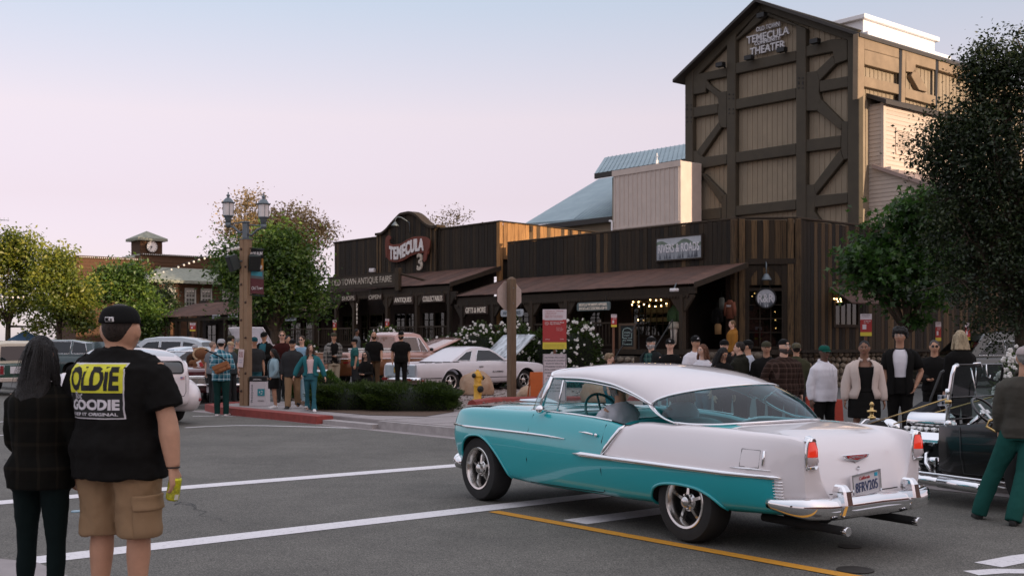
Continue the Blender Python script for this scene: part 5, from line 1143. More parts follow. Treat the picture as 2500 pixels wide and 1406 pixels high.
def rows_of(xs,zb,w,zsh,ztop,taper=.85,ends=((.12,.9),(.12,.9))):
 """plain three-box body table: xs ends, crest heights by x"""
 out=[]
 x0,x1=xs[0],xs[-1]
 for x,zs_,zt in zip(xs,zsh,ztop):
  out.append((x,zb,w*.88,w,zb+(zs_-zb)*.55,zs_,w*.90,w*.78,zs_+(zt-zs_)*.6,w*.5,zt-.005,zt))
 def end(r,dx,f):r=list(r);r[0]+=dx;r[1]+=.06;r[2]*=f;r[3]*=f;r[6]*=f;r[5]-=.03;r[8]-=.05;r[10]-=.05;r[11]-=.05;return tuple(r)
 return[end(out[0],-.05,.93)]+out+[end(out[-1],.06,.9)]
el_rows=[]
for x,zb,w,zs_,z7,z8,z9 in((-1.30,.34,.90,.86,.85,.85,.85),(-1.24,.28,.93,.89,.88,.88,.88),(-1.18,.27,.935,.90,.88,.55,.5),(-.6,.26,.94,.915,.89,.55,.5),(.62,.25,.945,.93,.90,.55,.5),(.72,.25,.945,.93,.93,.93,.93),(1.6,.25,.945,.93,.93,.93,.93),(2.3,.26,.94,.93,.925,.93,.935),(3.0,.27,.935,.905,.90,.915,.925),(3.55,.29,.92,.86,.855,.87,.88),(3.78,.33,.88,.80,.79,.81,.82)):
 el_rows.append((x,zb,w*.90,w,.60,zs_,w*.93,w*.86,z7,w*.80,z8,z9))
silver=M("worn_silver_paint",(0.62,0.58,0.60),rough=0.38,coat=0.7,scale=2.5,var=0.05);grey_bl=M("primer_grey_blue",(0.36,0.42,0.46),rough=0.45,coat=0.3,scale=4,col2=(0.46,0.50,0.52))
p_=G0(1100,958,.125);er=Vector((p_.x,p_.y,.125))+Vector((-U2[1],U2[0],0))*.80
ec=simple_car("coupe_pickup","silver coupe pickup with grey tailgate and raised hood behind the yellow hydrant",er,UA,el_rows,silver,(0,2.95),.33,None,0,0,(),None,None,[circ(0,.33,.40),circ(2.95,.33,.40)],wstyle=("thrust",.20),cat="car",wy=.72)
for s in(1,-1):
 g=G();g.grid([on_side([(x,z)for x in np.linspace(-1.2,-.42,8)],.004,s,el_rows)for z in(.30,.46)]);part("lower_band",g,underside,ec)
 g=G();g.grid([on_side([(x,z)for x in np.linspace(.42,2.52,12)],.004,s,el_rows)for z in(.28,.46)]);part("lower_band",g,underside,ec)
 for xc in(0,2.95):g=G();g.tube(on_side([p for p in circ(xc,.33,.405)[3:-3]],.004,s,el_rows),.012,6);part("arch_lip",g,silver,ec,smooth=True)
cabin(ec,[(-.02,.93),(.72,1.30),(.95,1.36),(1.35,1.365),(1.65,1.33),(2.30,.93)],.84,.66,silver,dglass,panes=(("side_window",[(.98,.95),(1.02,1.10),(1.14,1.29),(1.60,1.285),(1.82,1.18),(2.12,.95)]),("quarter_window",[(.20,.965),(.66,1.23),(.90,1.27),(.80,1.08),(.72,.965)])),rear=(.30,1.0,.74,1.28),front=(1.70,1.30,2.24,.96))
hd_=link("hood",None,ec,(2.42,0,.95),(0,R(-38),0));g=G();g.grid([[(x,y,.02*(1-(y/.8)**2))for y in np.linspace(-.80,.80,9)]for x in np.linspace(0,1.30,8)]);o=part("hood_panel",g,M("hood_patchy",(0.50,0.55,0.58),rough=.4,coat=.4,scale=2.2,col2=(0.07,0.075,0.08),stretch=(1,2.2,1)),hd_,smooth=True);o.modifiers.new("thickness","SOLIDIFY").thickness=.04
g=G();g.tube([(2.5,.75,.93),(3.1,.77,1.40)],.010,5);part("hood_prop",g,black_metal,ec)
g=G();g.b2(-1.33,-1.29,-.80,.80,.50,.85);tg=part("tailgate",g,grey_bl,ec,bev=.02)
g=G();g.tube([(-1.20,-.93,.42),(-1.33,-.90,.42),(-1.40,-.6,.42),(-1.41,0,.42),(-1.40,.6,.42),(-1.33,.90,.42),(-1.20,.93,.42)],.055,10,flat=1.4);part("rear_bumper",g,chrome,ec,smooth=True)
for s in(1,-1):g=G();g.b2(-1.465,-1.452,s*.62-.14,s*.62+.14,.385,.455);part("tail_light",g,red_lens_dull,ec);g=G();g.b2(-1.28,-1.06,s*.938-.006,s*.938+.006,.36,.41);part("side_marker",g,red_lens_dull,ec)
g=G();g.b2(-1.345,-1.332,-.02,.30,.60,.78);part("licence_plate",g,M("plate_black",(.02,.02,.018),.4),ec);g=G();g.b2(-1.352,-1.346,.0,.28,.615,.765);pp=part("plate_face",g,M("plate_yellow",(.40,.26,.03),.5,var=.6,scale=30),ec)
text("SS",black_metal,ec,(-1.335,-.38,.64),rot=(0,0,-PI/2),fit=(.22,.13),ext=.01,bold=.02);text("EL CAMINO",black_metal,ec,(1.75,-.954,.62),rot=(0,0,0),fit=(.42,.045),ext=.008,bold=.01)
g=G();g.box((1.08,-.955,.78),(.16,.02,.025));part("door_handle",g,black_metal,ec,bev=.006);trimline("door_seam",on_side([(.94,.93),(.94,.6),(1.0,.32),(2.2,.30),(2.22,.6),(2.2,.93)],.001,-1,el_rows),.005,ec,seam,4)
g=G();g.ball((2.05,-.97,.98),(.07,.06,.045),10,6);part("wing_mirror",g,silver,ec,smooth=True)
g=G()
for k in range(7):x=random.uniform(-.9,.5);g.box((x,-.868,.905+.03*random.random()),(random.uniform(.08,.3),.012,random.uniform(.012,.05)))
part("rust_patch",g,M("bare_primer",(.10,.10,.10),.8),ec)
copper=M("copper_paint",(0.26,0.105,0.045),rough=0.22,metal=0.5,coat=1.0,var=0.06,scale=3);rose=M("rose_metal_paint",(0.42,0.24,0.20),rough=0.24,metal=0.45,coat=1.0,var=0.05,scale=3)
pk_rows=[]
for x,zb,w,zs_,z7,z8,z9 in((-1.25,.50,.92,1.16,1.15,1.15,1.15),(-1.20,.46,.96,1.20,1.19,1.19,1.19),(-1.14,.45,.97,1.20,1.18,.72,.68),(1.12,.44,.98,1.20,1.18,.72,.68),(1.16,.44,.98,1.20,1.2,1.2,1.2),(2.6,.44,.98,1.19,1.18,1.2,1.2),(3.3,.46,.97,1.15,1.12,1.05,1.05),(3.85,.50,.95,1.10,1.08,1.05,1.05)):pk_rows.append((x,zb,w*.92,w,.80,zs_,w*.95,w*.86,z7,w*.82,z8,z9))
q_=G0(812,936,.125);pr=Vector((-5.59,36.0,.125))+Vector((U2[0],U2[1],0))*1.25+Vector((-U2[1],U2[0],0))*.95
pu=simple_car("pickup_truck","copper and rose classic pickup with its hood up and coolers in the bed",pr,UA,pk_rows,copper,(0,2.92),.36,None,0,0,(),None,None,[circ(0,.38,.46),circ(2.92,.38,.46)],wstyle=("thrust",.2),cat="pickup truck",wy=.74)
for s in(1,-1):
 g=G();g.grid([on_side([(x,z)for x in np.linspace(-1.12,2.5,14)],.004,s,pk_rows)for z in(1.02,1.10,1.16,1.19)]);part("upper_band",g,rose,pu,smooth=True)
 trimline("side_trim",on_side([(-1.18,1.01),(0,1.01),(1.1,1.01),(2.6,1.0),(3.7,.97)],.006,s,pk_rows),.012,pu)
 g=G();g.b2(-1.28,-1.24,s*.93-.05,s*.93+.05,.78,1.0);part("tail_light",g,red_lens_dull,pu)
cabin(pu,[(1.16,1.2),(1.22,1.74),(1.36,1.83),(2.0,1.84),(2.22,1.78),(2.62,1.2)],.90,.72,rose,glass("pickup_glass",(.75,.72,.66),.1),panes=(("side_window",[(1.36,1.23),(1.42,1.70),(2.02,1.70),(2.12,1.23)]),("vent_window",[(2.16,1.23),(2.07,1.68),(2.14,1.68),(2.42,1.23)])),rear=(1.17,1.26,1.22,1.70),front=(2.25,1.74,2.60,1.24))
hd_=link("hood",None,pu,(2.70,0,1.20),(0,R(-20),0));g=G();g.grid([[(x,y,.05*(1-(y/.8)**2))for y in np.linspace(-.82,.82,9)]for x in np.linspace(0,1.25,6)]);part("hood_panel",g,rose,hd_,smooth=True).modifiers.new("thickness","SOLIDIFY").thickness=.05
g=G();g.tube([(-1.22,-.98,.60),(-1.36,-.94,.60),(-1.42,-.5,.60),(-1.42,.5,.60),(-1.36,.94,.60),(-1.22,.98,.60)],.085,10);part("rear_bumper",g,chrome,pu,smooth=True)
g=G();g.b2(-.92,-.70,-.986,-.972,.86,.92);part("side_marker",g,red_lens_dull,pu)
g=G();g.tube([(2.35,-.95,1.22),(2.40,-1.08,1.27)],.012,5);g.ball((2.40,-1.12,1.30),(.05,.10,.06),10,6);part("wing_mirror",g,black_metal,pu,smooth=True)
for x,l in((.0,"white cooler box behind the left man in the pickup bed"),(.86,"white cooler box against the cab of the copper pickup")):
 c=pr+Vector((U2[0],U2[1],0))*x+Vector((-U2[1],U2[0],0))*(-.55);t=thing("cooler",l,"cooler",(c.x,c.y,.125+.70),UA,"coolers in the pickup bed");g=G();g.b2(-.36,.36,-.2,.2,0,.58);part("tub",g,M("cooler_white",(.62,.60,.58),.5,var=.05),t,bev=.02);g=G();g.b2(-.37,.37,-.21,.21,.583,.64);part("lid",g,MATS["cooler_white"],t,bev=.02);g=G();g.b2(-.06,.06,-.215,-.2,.36,.44);part("latch",g,black_metal,t)
sd=thing("sedan_delivery","rounded white vintage panel wagon with a small flag decal, seen from behind","car",(-7.60,23.30,0),VA)
white2=paint("cream_white_paint",(0.72,0.66,0.67));grey_roof=paint("grey_white_roof",(0.42,0.44,0.47))
sd_rows=[]
for x,zb,w,zm,zs_,z9 in((-1.26,.50,.44,.72,.92,1.0),(-1.22,.42,.54,.70,.98,1.16),(-1.10,.38,.60,.68,1.02,1.34),(-.8,.36,.66,.66,1.03,1.46),(0,.35,.70,.66,1.04,1.53),(1.2,.35,.72,.66,1.03,1.53),(1.7,.35,.70,.66,1.0,1.44),(2.15,.36,.66,.66,.98,1.02),(3.0,.38,.55,.66,.94,.98),(3.35,.42,.42,.66,.85,.88)):
 tall=z9>zs_+.1;sd_rows.append((x,zb,w*.95,w,zm,zs_,w*.98,w*.90 if tall else w*.85,zs_+(z9-zs_)*.55 if tall else z9-.02,w*.62,zs_+(z9-zs_)*.92 if tall else z9-.005,z9))
b=part("body",body_mesh(sd_rows,70,3),[white2,underside,grey_roof],sd)
me=b.data;n_=len(me.polygons);c_=np.empty(n_*3);me.polygons.foreach_get("center",c_);c_=c_.reshape(-1,3);me.polygons.foreach_set("material_index",np.where((c_[:,2]>1.36),2,0).astype(np.int32));sharp(b,50)
for s in(1,-1):
 for x in(0,2.9):
  g=G();g.ball((x-.42 if x<1 else x-.1,s*.66,.54),(.84 if x<1 else.7,.34,.42),28,16);g.v=[(a,b_,max(c,.26))for a,b_,c in g.v];part("fender",g,white2,sd,smooth=True);make_wheel("delivery",.34,.2,.2,5,"cap",None,sd,(x,s*.78,.34),0 if s==1 else PI)
def rearwin(z0,z1,y0,y1,xo):
 r_=.06;q=[(y1-r_+r_*math.cos(t),z1-r_+r_*math.sin(t))for t in np.linspace(0,PI/2,5)]+[(y0+r_+r_*math.cos(t),z1-r_+r_*math.sin(t))for t in np.linspace(PI/2,PI,5)]+[(y0+r_+r_*math.cos(t),z0+r_+r_*math.sin(t))for t in np.linspace(PI,1.5*PI,5)]+[(y1-r_+r_*math.cos(t),z0+r_+r_*math.sin(t))for t in np.linspace(1.5*PI,2*PI,5)]
 return[(xo(z),y,z)for y,z in q]
xo=lambda z:-1.215+(z-1.0)*.36-.015
bvh_=BVHTree.FromPolygons([v.co[:]for v in b.data.vertices],[p.vertices[:]for p in b.data.polygons])
def on_tail(y,z,off):h=bvh_.ray_cast(Vector((-4,y,z)),Vector((1,0,0)))[0];return((h.x if h else-1.0)-off,y,z)
rw=[on_tail(y,z,.012)for _,y,z in rearwin(1.03,1.26,-.42,.42,xo)]
g=G();g.grid([[on_tail(y,z,.010)for y in np.linspace(-.405,.405,14)]for z in np.linspace(1.045,1.245,7)]);w_=part("rear_window",g,M("delivery_glass",(.018,.024,.024),.08,coat=1),sd,smooth=True);trimline("window_trim",rw+[rw[0]],.016,w_,black_metal)
trimline("door_seam",[on_tail(y,z,.001)for y,z in((-.47,.98),(-.47,.8),(-.47,.66),(-.43,.58),(-.2,.565),(0,.56),(.2,.565),(.43,.58),(.47,.66),(.47,.8),(.47,.98))],.006,sd,seam,4)
for s in(1,-1):g=G();g.ball((-1.17,s*.76,.50),(.05,.075,.045),14,8);tl_=part("tail_light",g,red_lens_dull,sd,smooth=True)
for nm,m_,y0,y1,z0,z1,of in[("flag_decal",M("decal_white",(.62,.5,.52),.5),-.44,-.35,.90,.96,.006),("flag_canton",M("decal_blue",(.12,.16,.35),.5),-.395,-.35,.93,.96,.009)]+[("flag_stripe",M("decal_red",(.45,.06,.07),.5),-.44,-.352,.905+.02*k,.912+.02*k,.008)for k in range(3)]:
 g=G();g.grid([[on_tail(y,z,of)for y in np.linspace(y0,y1,4)]for z in(z0,z1)]);part(nm,g,m_,sd)
maroon=paint("maroon_paint",(0.085,0.012,0.016),rough=0.2)
mr_rows=rows_of([-1.45,-1.3,-.6,.0,.06,1.9,1.96,2.6,3.6,3.75],.28,.98,[.86,.88,.92,.93,.92,.93,.93,.92,.90,.86],[.86,.90,.95,.95,.5,.5,.95,.96,.92,.86])
mc=G0(520,985,.1)
mv=simple_car("convertible","low maroon vintage convertible with a broad chrome rear bumper behind the plaid shirted man",(mc.x-.55,mc.y+1.35,.1),R(112),mr_rows,maroon,(0,3.0),.33,None,0,0,(),None,None,[circ(0,.33,.37),circ(3.0,.33,.40)],wstyle=("cap",.2),wy=.76)
g=G();g.box((-1.54,0,.58),(.05,1.9,.20));part("rear_grille",g,alu,mv,bev=.02)
for k in range(9):g=G();g.box((-1.57,-.8+.2*k,.58),(.02,.02,.19));part("grille_bar",g,chrome,mv)
for z,r_ in((.69,.022),(.47,.04)):trimline("bumper_bar",[(-1.36,-.99,z),(-1.54,-.95,z),(-1.60,-.6,z),(-1.61,0,z),(-1.60,.6,z),(-1.54,.95,z),(-1.36,.99,z)],r_,mv,n=8)
for s in(1,-1):g=G();g.box((-1.53,s*.95,.60),(.12,.09,.38));part("tail_light",g,red_lens_dull,mv,bev=.02)
g=G();g.box((-1.585,0,.36),(.02,.34,.15));part("licence_plate",g,MATS["plate_white"],mv)
trimline("windshield_frame",[(1.95,-.85,.95),(1.7,-.75,1.30),(1.7,.75,1.30),(1.95,.85,.95)],.018,mv)
g=G();g.box((.35,0,.78),(.25,1.6,.36));g.box((1.15,0,.80),(.22,1.6,.40));part("seat",g,M("white_vinyl",(.55,.50,.48),.5),mv,bev=.06)
green_p=paint("dark_green_paint",(0.022,0.055,0.038),rough=0.25)
br_rows=rows_of([-.95,-.85,0,1.4,2.2,2.9,3.0],.45,.86,[.98,1.0,1.0,1.0,1.0,.99,.95],[1.0,1.04,1.04,1.04,1.06,1.04,1.0])
bq=G0(30,966)
bv=simple_car("off_roader","dark green vintage off roader with a cream hardtop at the left edge",(bq.x-.55,bq.y+1.0,0),R(140),br_rows,green_p,(0,2.35),.38,[(-.92,1.0),(-.88,1.58),(-.78,1.66),(1.2,1.68),(1.4,1.62),(1.75,1.04)],.82,.74,(("side_window",[(-.74,1.1),(-.72,1.52),(.38,1.52),(.38,1.1)]),("door_window",[(.5,1.1),(.5,1.52),(1.22,1.52),(1.45,1.1)])),(-.925,1.08,-.885,1.52),(1.42,1.58,1.72,1.1),[circ(0,.40,.45),circ(2.35,.40,.45)],roofcol=paint("cream_roof",(.60,.54,.42),rough=.5),cat="car",wy=.68)
g=G();g.box((-1.06,0,.50),(.14,1.6,.13));part("rear_bumper",g,M("pale_bumper",(.50,.42,.36),.5),bv,bev=.02)
for s in(1,-1):g=G();g.box((-1.005,s*.72,.80),(.02,.12,.26));part("tail_light",g,red_lens_dull,bv);trimline("lamp_frame",[(-1.015,s*.72+a,.80+b)for a,b in((-.07,-.14),(.07,-.14),(.07,.14),(-.07,.14),(-.07,-.14))],.014,bv)
g=G();g.box((-1.01,0,.80),(.02,.9,.22));part("tailgate_panel",g,MATS["plate_white"],bv)
suv_rows=rows_of([-.95,-.85,-.2,1.0,2.0,2.9,3.65,3.8],.30,.93,[.95,1.0,1.03,1.03,1.03,1.0,.90,.80],[.97,1.03,1.05,1.05,1.06,1.05,.93,.82])
def suv(label,px,py,Y,ang,col,top=1.74,group=None,gl=None,name="crossover"):
 p=AT(px,py,Y);k=top
 return simple_car(name,label,(p.x,p.y,.125),ang,suv_rows,col,(0,2.75),.35,[(-.92,1.03),(-.72,1.52),(-.45,k-.10),(.2,k),(1.2,k),(1.75,k-.07),(2.55,1.05)],.85,.66,(("rear_quarter_window",[(-.62,1.10),(-.48,1.50),(.05,1.58),(.05,1.10)]),("side_window",[(.14,1.10),(.14,1.58),(.98,1.59),(.98,1.10)]),("door_window",[(1.07,1.10),(1.07,1.59),(1.55,1.56),(2.18,1.10)])),(-.88,1.12,-.62,1.55),(1.78,k-.10,2.50,1.10),[circ(0,.36,.42),circ(2.75,.36,.42)],glassm=gl,wstyle=("spoke",.23),group=group,wy=.70,nx=44)
s1=suv("silver crossover parked left of the lamp post with its windshield to the left",468,850,47,R(172),paint("silver_blue_paint",(.40,.43,.45),metal=.3))
s2=suv("dark green crossover parked under the oak at the right edge",2468,850,40,R(200),paint("black_green_paint",(.012,.018,.014),rough=.2),top=1.86)
for s_ in(s2,):
 for s in(1,-1):trimline("roof_rail",[(-.5,s*.62,1.80),(-.3,s*.62,1.88),(1.2,s*.62,1.89),(1.45,s*.62,1.83)],.018,s_,black_metal)
 for s in(1,-1):g=G();g.ball((3.66,s*.70,.80),(.12,.16,.07),12,7);part("headlight",g,M("head_lamp",(.5,.5,.5),.1,coat=1),s_,smooth=True)
s3=suv("grey estate car parked behind the woman in the plaid shirt",205,850,46,R(170),paint("teal_black_paint",(.02,.045,.045),rough=.2),top=1.62)
s4=suv("dark blue hatchback farther back behind the man's cap",350,850,60,R(168),paint("slate_paint",(.10,.13,.15)),top=1.66)
wrows=rows_of([-1.1,-1.0,-.4,1.0,2.0,2.8,3.6,3.75],.30,.90,[.90,.92,.95,.95,.95,.93,.88,.82],[.92,.95,.97,.97,.97,.95,.90,.84])
wq=AT(640,850,37.5);wv=simple_car("white_coupe","white vintage coupe with a raised hood behind the crowd at the lamp post",(wq.x+.6,wq.y+2.0,.125),R(250),wrows,white2,(0,2.8),.33,[(-.3,.96),(.3,1.36),(.6,1.42),(1.3,1.42),(1.55,1.36),(2.1,.97)],.80,.62,(("side_window",[(.3,1.0),(.45,1.33),(1.3,1.34),(1.75,1.0)]),),(-.25,1.0,.28,1.33),(1.6,1.34,2.05,1.0),[circ(0,.33,.39),circ(2.8,.33,.39)])
hd_=link("hood",None,wv,(2.15,0,.97),(0,R(-52),0));g=G();g.grid([[(x,y*(1-.12*x),.10*(1-(y/.75)**2)*(1-x/1.5)+.10*math.sin(x*2))for y in np.linspace(-.75,.75,11)]for x in np.linspace(0,1.25,8)]);part("hood_panel",g,white2,hd_,smooth=True).modifiers.new("thickness","SOLIDIFY").thickness=.03
wq=AT(505,850,34);bw=simple_car("blue_white_coupe","pale blue and white coupe with its hood raised beside the boy in glasses",(wq.x,wq.y+1.8,.125),R(215),wrows,paint("pale_blue_paint",(.42,.50,.56)),(0,2.8),.33,[(-.3,.96),(.3,1.30),(.6,1.36),(1.3,1.36),(1.55,1.30),(2.1,.97)],.80,.62,(("side_window",[(.3,1.0),(.45,1.28),(1.3,1.29),(1.75,1.0)]),),(-.25,1.0,.28,1.28),(1.6,1.28,2.05,1.0),[circ(0,.33,.39),circ(2.8,.33,.39)])
hd_=link("hood",None,bw,(2.15,0,.97),(0,R(-34),0));g=G();g.grid([[(x,y*(1-.12*x),.08*(1-(y/.75)**2))for y in np.linspace(-.75,.75,11)]for x in np.linspace(0,1.2,8)]);part("hood_panel",g,paint("pale_blue_paint",(.42,.5,.56)),hd_,smooth=True).modifiers.new("thickness","SOLIDIFY").thickness=.03
# ================================================================== people
SKIN={}
def skin(tone):
 cols={"fair":(.60,.36,.26),"tan":(.45,.245,.155),"olive":(.38,.205,.13),"brown":(.21,.105,.066),"dark":(.10,.052,.034)}
 if tone not in SKIN:SKIN[tone]=M("skin_"+tone,cols[tone],rough=.55,var=.10,scale=14,bump=.08,bscale=160,spec=.35)
 return SKIN[tone]
def hairmat(c):return M("hair_%d_%d_%d"%tuple(int(x*1000)for x in c),c,rough=.6,var=.5,scale=22,stretch=(3,3,.5),bump=.6,bscale=60,spec=.35)
BLACKH,BROWNH,DKBROWN,AUBURN,GREYH,BLOND,SANDY=(.008,.007,.006),(.045,.024,.012),(.02,.012,.008),(.11,.042,.018),(.22,.21,.20),(.34,.25,.14),(.16,.09,.04)
eye_w=M("eye_white",(.55,.52,.50),.3,var=0);eye_d=M("eye_dark",(.02,.014,.01),.15,var=0);lip_m=M("lip",(.28,.10,.085),.5,var=.1)
dark_lens=M("dark_lens",(.008,.007,.007),.06,var=0,coat=1);white_shoe=M("white_shoe",(.66,.63,.62),.6,var=.08);black_shoe=M("black_shoe",(.014,.013,.012),.6);brown_shoe=M("brown_shoe",(.10,.055,.03),.6)
cloud=bpy.data.textures.new("cloth_folds","CLOUDS");cloud.noise_scale=.11;cloud.noise_depth=2
hairtex=bpy.data.textures.new("hair_locks","CLOUDS");hairtex.noise_scale=.03;hairtex.noise_depth=3
def grow(o,vox,smooth=3,disp=0.0,tex=None):
 """fuse the limbs of one garment or body into a single continuous skin"""
 r=o.modifiers.new("fuse","REMESH");r.mode="VOXEL";r.voxel_size=vox;r.use_smooth_shade=True
 if smooth:s=o.modifiers.new("relax","SMOOTH");s.iterations=smooth;s.factor=.5
 if disp:d=o.modifiers.new("folds","DISPLACE");d.texture=tex or cloud;d.strength=disp;d.mid_level=.5;d.texture_coords="LOCAL"
 return o
def ell(cx,cy,z,rx,ry,n=20,pw=.85,tilt=None):
 out=[]
 for j in range(n):
  a=2*PI*j/n;c,s=math.cos(a),math.sin(a)
  out.append((cx+rx*math.copysign(abs(c)**pw,c),cy+ry*math.copysign(abs(s)**pw,s),z))
 return out
def head_grid(k,n=40,m=30,chub=1.0):
 th_=np.linspace(0.02,PI-.02,m)[:,None];ph=np.linspace(0,2*PI,n,endpoint=False)[None]
 rx,ry,rz=.0735*chub,.093,.116
 x=rx*np.sin(th_)*np.sin(ph);y=-ry*np.sin(th_)*np.cos(ph);z=rz*np.cos(th_)*np.ones_like(ph)
 t=np.clip(-z/rz,0,1);x=x*(1-.26*t**1.6/chub);back=y>0;y=np.where(back,y*(1-.42*t),y);y=y+np.where(~back,-.010*t,.012*t)
 f=np.clip(-y/ry,0,1)**2
 g_=lambda cx,cz,sx,sz:np.exp(-((np.abs(x)-cx)/sx)**2-((z-cz)/sz)**2)*f
 y=y-.013*g_(0,.002,.010,.022)-.021*g_(0,-.022,.013,.014)+.010*g_(.030,.010,.014,.011)-.005*g_(.028,.034,.022,.010)-.006*g_(0,-.056,.022,.010)+.004*g_(0,-.072,.02,.006)-.009*g_(0,-.098,.02,.016)-.004*g_(.045,-.018,.018,.02)
 return np.stack([x,y,z],-1)*k
def head_faces(m,n):return[(i*n+j,i*n+(j+1)%n,(i+1)*n+(j+1)%n,(i+1)*n+j)for i in range(m-1)for j in range(n)]
def vec(*a):return Vector(a)
ARMS=dict(down=((.17,.02,-1),(.03,-.12,-1)),pocket=((.42,.16,-1),(-.34,-.42,-.8)),front=((.16,-.06,-1),(-.62,-.8,-.10)),up=((.3,-.45,-.75),(-.45,-.45,.75)),out=((.55,.06,-.85),(.30,-.08,-.9)),hip=((.62,.25,-.75),(-.75,-.35,-.45)),ahead=((.12,-.75,-.65),(-.05,-.95,-.25)),back=((.22,.40,-.9),(.02,.20,-1)),fwd=((.12,-.35,-.95),(.0,-.55,-.8)),cross=((.22,-.05,-1),(-.95,-.55,.02)))
def person(label,px,top,Y,zg,face=0.0,sex="m",build=1.0,tone="tan",hair=("short",DKBROWN),hat=None,wear=("tee",None),legs=("pants",None),shoes=None,arms=("down","down"),walk=0.0,yaw=0.0,pitch=0.0,glasses=None,beard=None,vox=.012,group=None,H=None,lean=0.0,sit=False,hem=None,feet=None,at=None,hand=1.0,eyes=True,hs_=1.0,calf=None,neck=0.0,fold=1.0):
 r=ray(px,top);P0=r*Y
 if H is None:H=CAMH+P0[2]-zg-(.025 if hat else.012)
 jr=np.random.default_rng(int(px*3+top*7));jit=0 if(sit or feet or at is not None or Y<8)else 1
 face+=jit*jr.normal(0,7);yaw+=jit*jr.normal(0,9)
 k=H/(1.76+neck*.8);loc=Vector((P0[0],Y,zg))if at is None else Vector(at)
 rz=R(face)
 t=thing("person",label,"person",loc,rz,group)
 fm=sex=="f";bw=build;b2=1+(build-1)*1.25
 sk=skin(tone)
 sec=[(.82,.105,.095,0),(.87,.162,.120,.004),(.95,.168*(1.06 if fm else 1),.125,.006),(1.04,.150*(.86 if fm else 1),.108,-.002),(1.16,.158*(.9 if fm else 1),.114,-.006),(1.27,.176*(.92 if fm else 1),.122,-.004),(1.36,.176*(.90 if fm else 1),.112,.002),(1.425,.140*(.9 if fm else 1),.088,.008),(1.468,.075,.064,.012),(1.50,.056,.058,.010)]
 def tors(z0,z1,e,scale=1.0,n=20,belly=0.0,ysh=0.0,ex=None):
  out=[];tab=np.array(sec);zz=[z for z in tab[:,0]if z0<z<z1];zz=[z0]+zz+[z1]
  for z in zz:
   q=pchip(tab[:,0],tab,np.array([min(max(z,.82),1.5)]))[0];w_=1+(bw-1)*(1 if z<1.40 else.45);d_=1+(b2-1)*(1.25 if.9<z<1.25 else(1 if z<1.4 else.3))
   if z<.87:q[1],q[2]=.166,.122
   ll=lean*max(0,z-.9)
   out.append(ell(0,(q[3]+ysh+ll)*k-belly*k*math.exp(-((z-1.08)/.12)**2),z*k,(q[1]*w_*scale+e)*k*((ex*(1 if z<1.34 else.62))if ex else 1),(q[2]*d_*scale+e)*k,n))
  return out
 shx=.170*(.90 if fm else 1)*(1+(bw-1)*.85)
 J={}
 for s,nm in((1,0),(-1,1)):
  a=arms[nm];d1,d2=ARMS[a]if isinstance(a,str)else a
  jv=jr.normal(0,.055,6)*jit;d1=(d1[0]+jv[0],d1[1]+jv[1],d1[2]);d2=(d2[0]+jv[2],d2[1]+jv[3]-.06*jit*jr.uniform(),d2[2]);S=vec(s*shx,.008+lean*.5,1.395-.075*(bw-1))*k;D1=vec(d1[0]*s*(1+(bw-1)*.9),d1[1],d1[2]).normalized();D2=vec(d2[0]*s,d2[1],d2[2]).normalized()
  E_=S+D1*.29*k;Wp=E_+D2*.245*k;J[s]=(S,E_,Wp,D1,D2)
  hipx=.088*(1+(bw-1)*.7);hp=vec(s*hipx,.004,.90)*k
  if sit:kn=hp+vec(s*.06,-1,.02).normalized()*.42*k;an=kn+Vector(calf or(0,-.12,-1)).normalized()*.38*k
  elif feet:f_=Vector(feet[nm])*k;an=f_+vec(0,0,.085*k);kn=(hp+an)/2+vec(s*.01,-.03,0)*k
  else:a_=walk*s+(.07 if jr.uniform()<.5 else-.05)*jit*s;kn=hp+vec(s*.012,-math.sin(a_)-.03,-math.cos(a_))*.415*k;a2=a_-(abs(walk)*.55 if a_<0 else-.0)-.02;an=kn+vec(s*.012,-math.sin(a2)+.03,-math.cos(a2))*.40*k
  J[s]+=(hp,kn,an)
 g=G();g.loft(tors(.84,1.49,-.012,.80,16))
 g.tube([(0,(.010+lean*.55)*k,1.42*k),(0,(.004+lean*.6)*k,1.50*k),(0,(-.006+lean*.6)*k,1.56*k)],[.064*k*(1+(bw-1)*.5),.057*k*(1+(bw-1)*.6),.056*k*(1+(bw-1)*.5)],14)
 Mh=Matrix.Translation((0,(-.010+lean*.62)*k,(1.640+neck)*k))@Matrix.Rotation(R(yaw),4,"Z")@Matrix.Rotation(R(pitch),4,"X")@Matrix.Scale(hs_,4)
 hg=head_grid(k,chub=1+(bw-1)*.35);hv=[Mh@Vector(p)for p in hg.reshape(-1,3)];m_,n_=hg.shape[:2]
 g.add(hv,head_faces(m_,n_)+[tuple(range(n_-1,-1,-1)),tuple((m_-1)*n_+j for j in range(n_))])
 e=G()
 for s in(1,-1):e.ball((s*.0745*k*(1+(bw-1)*.35),.010*k,-.004*k),(.011*k,.020*k,.034*k),10,8,Euler((-.15,s*.1,s*.35)))
 e.xf(Mh);g.add(e.v,e.f)
 for s in(1,-1):
  S,E_,Wp,D1,D2,hp,kn,an=J[s];bb=1+(bw-1)*.8;am=.88 if fm else 1
  g.tube([S-D1*.02*k,S+D1*.08*k,S+D1*.2*k,E_,E_+D2*.07*k,E_+D2*.16*k,Wp],[x*k*bb*am for x in((.040,.041,.037,.039,.042,.035,.0265)if wear[0]in("tee","crop","tank")else(.038,.040,.036,.031,.032,.028,.0265))],12)
  w_=vec(0,-1,0);w_=w_-D2*w_.dot(D2)
  if w_.length<.3:w_=vec(0,0,1)-D2*D2.z
  w_.normalize();n_in=D2.cross(w_);n_in=n_in if n_in.x*s<0 else-n_in;hk=k*hand
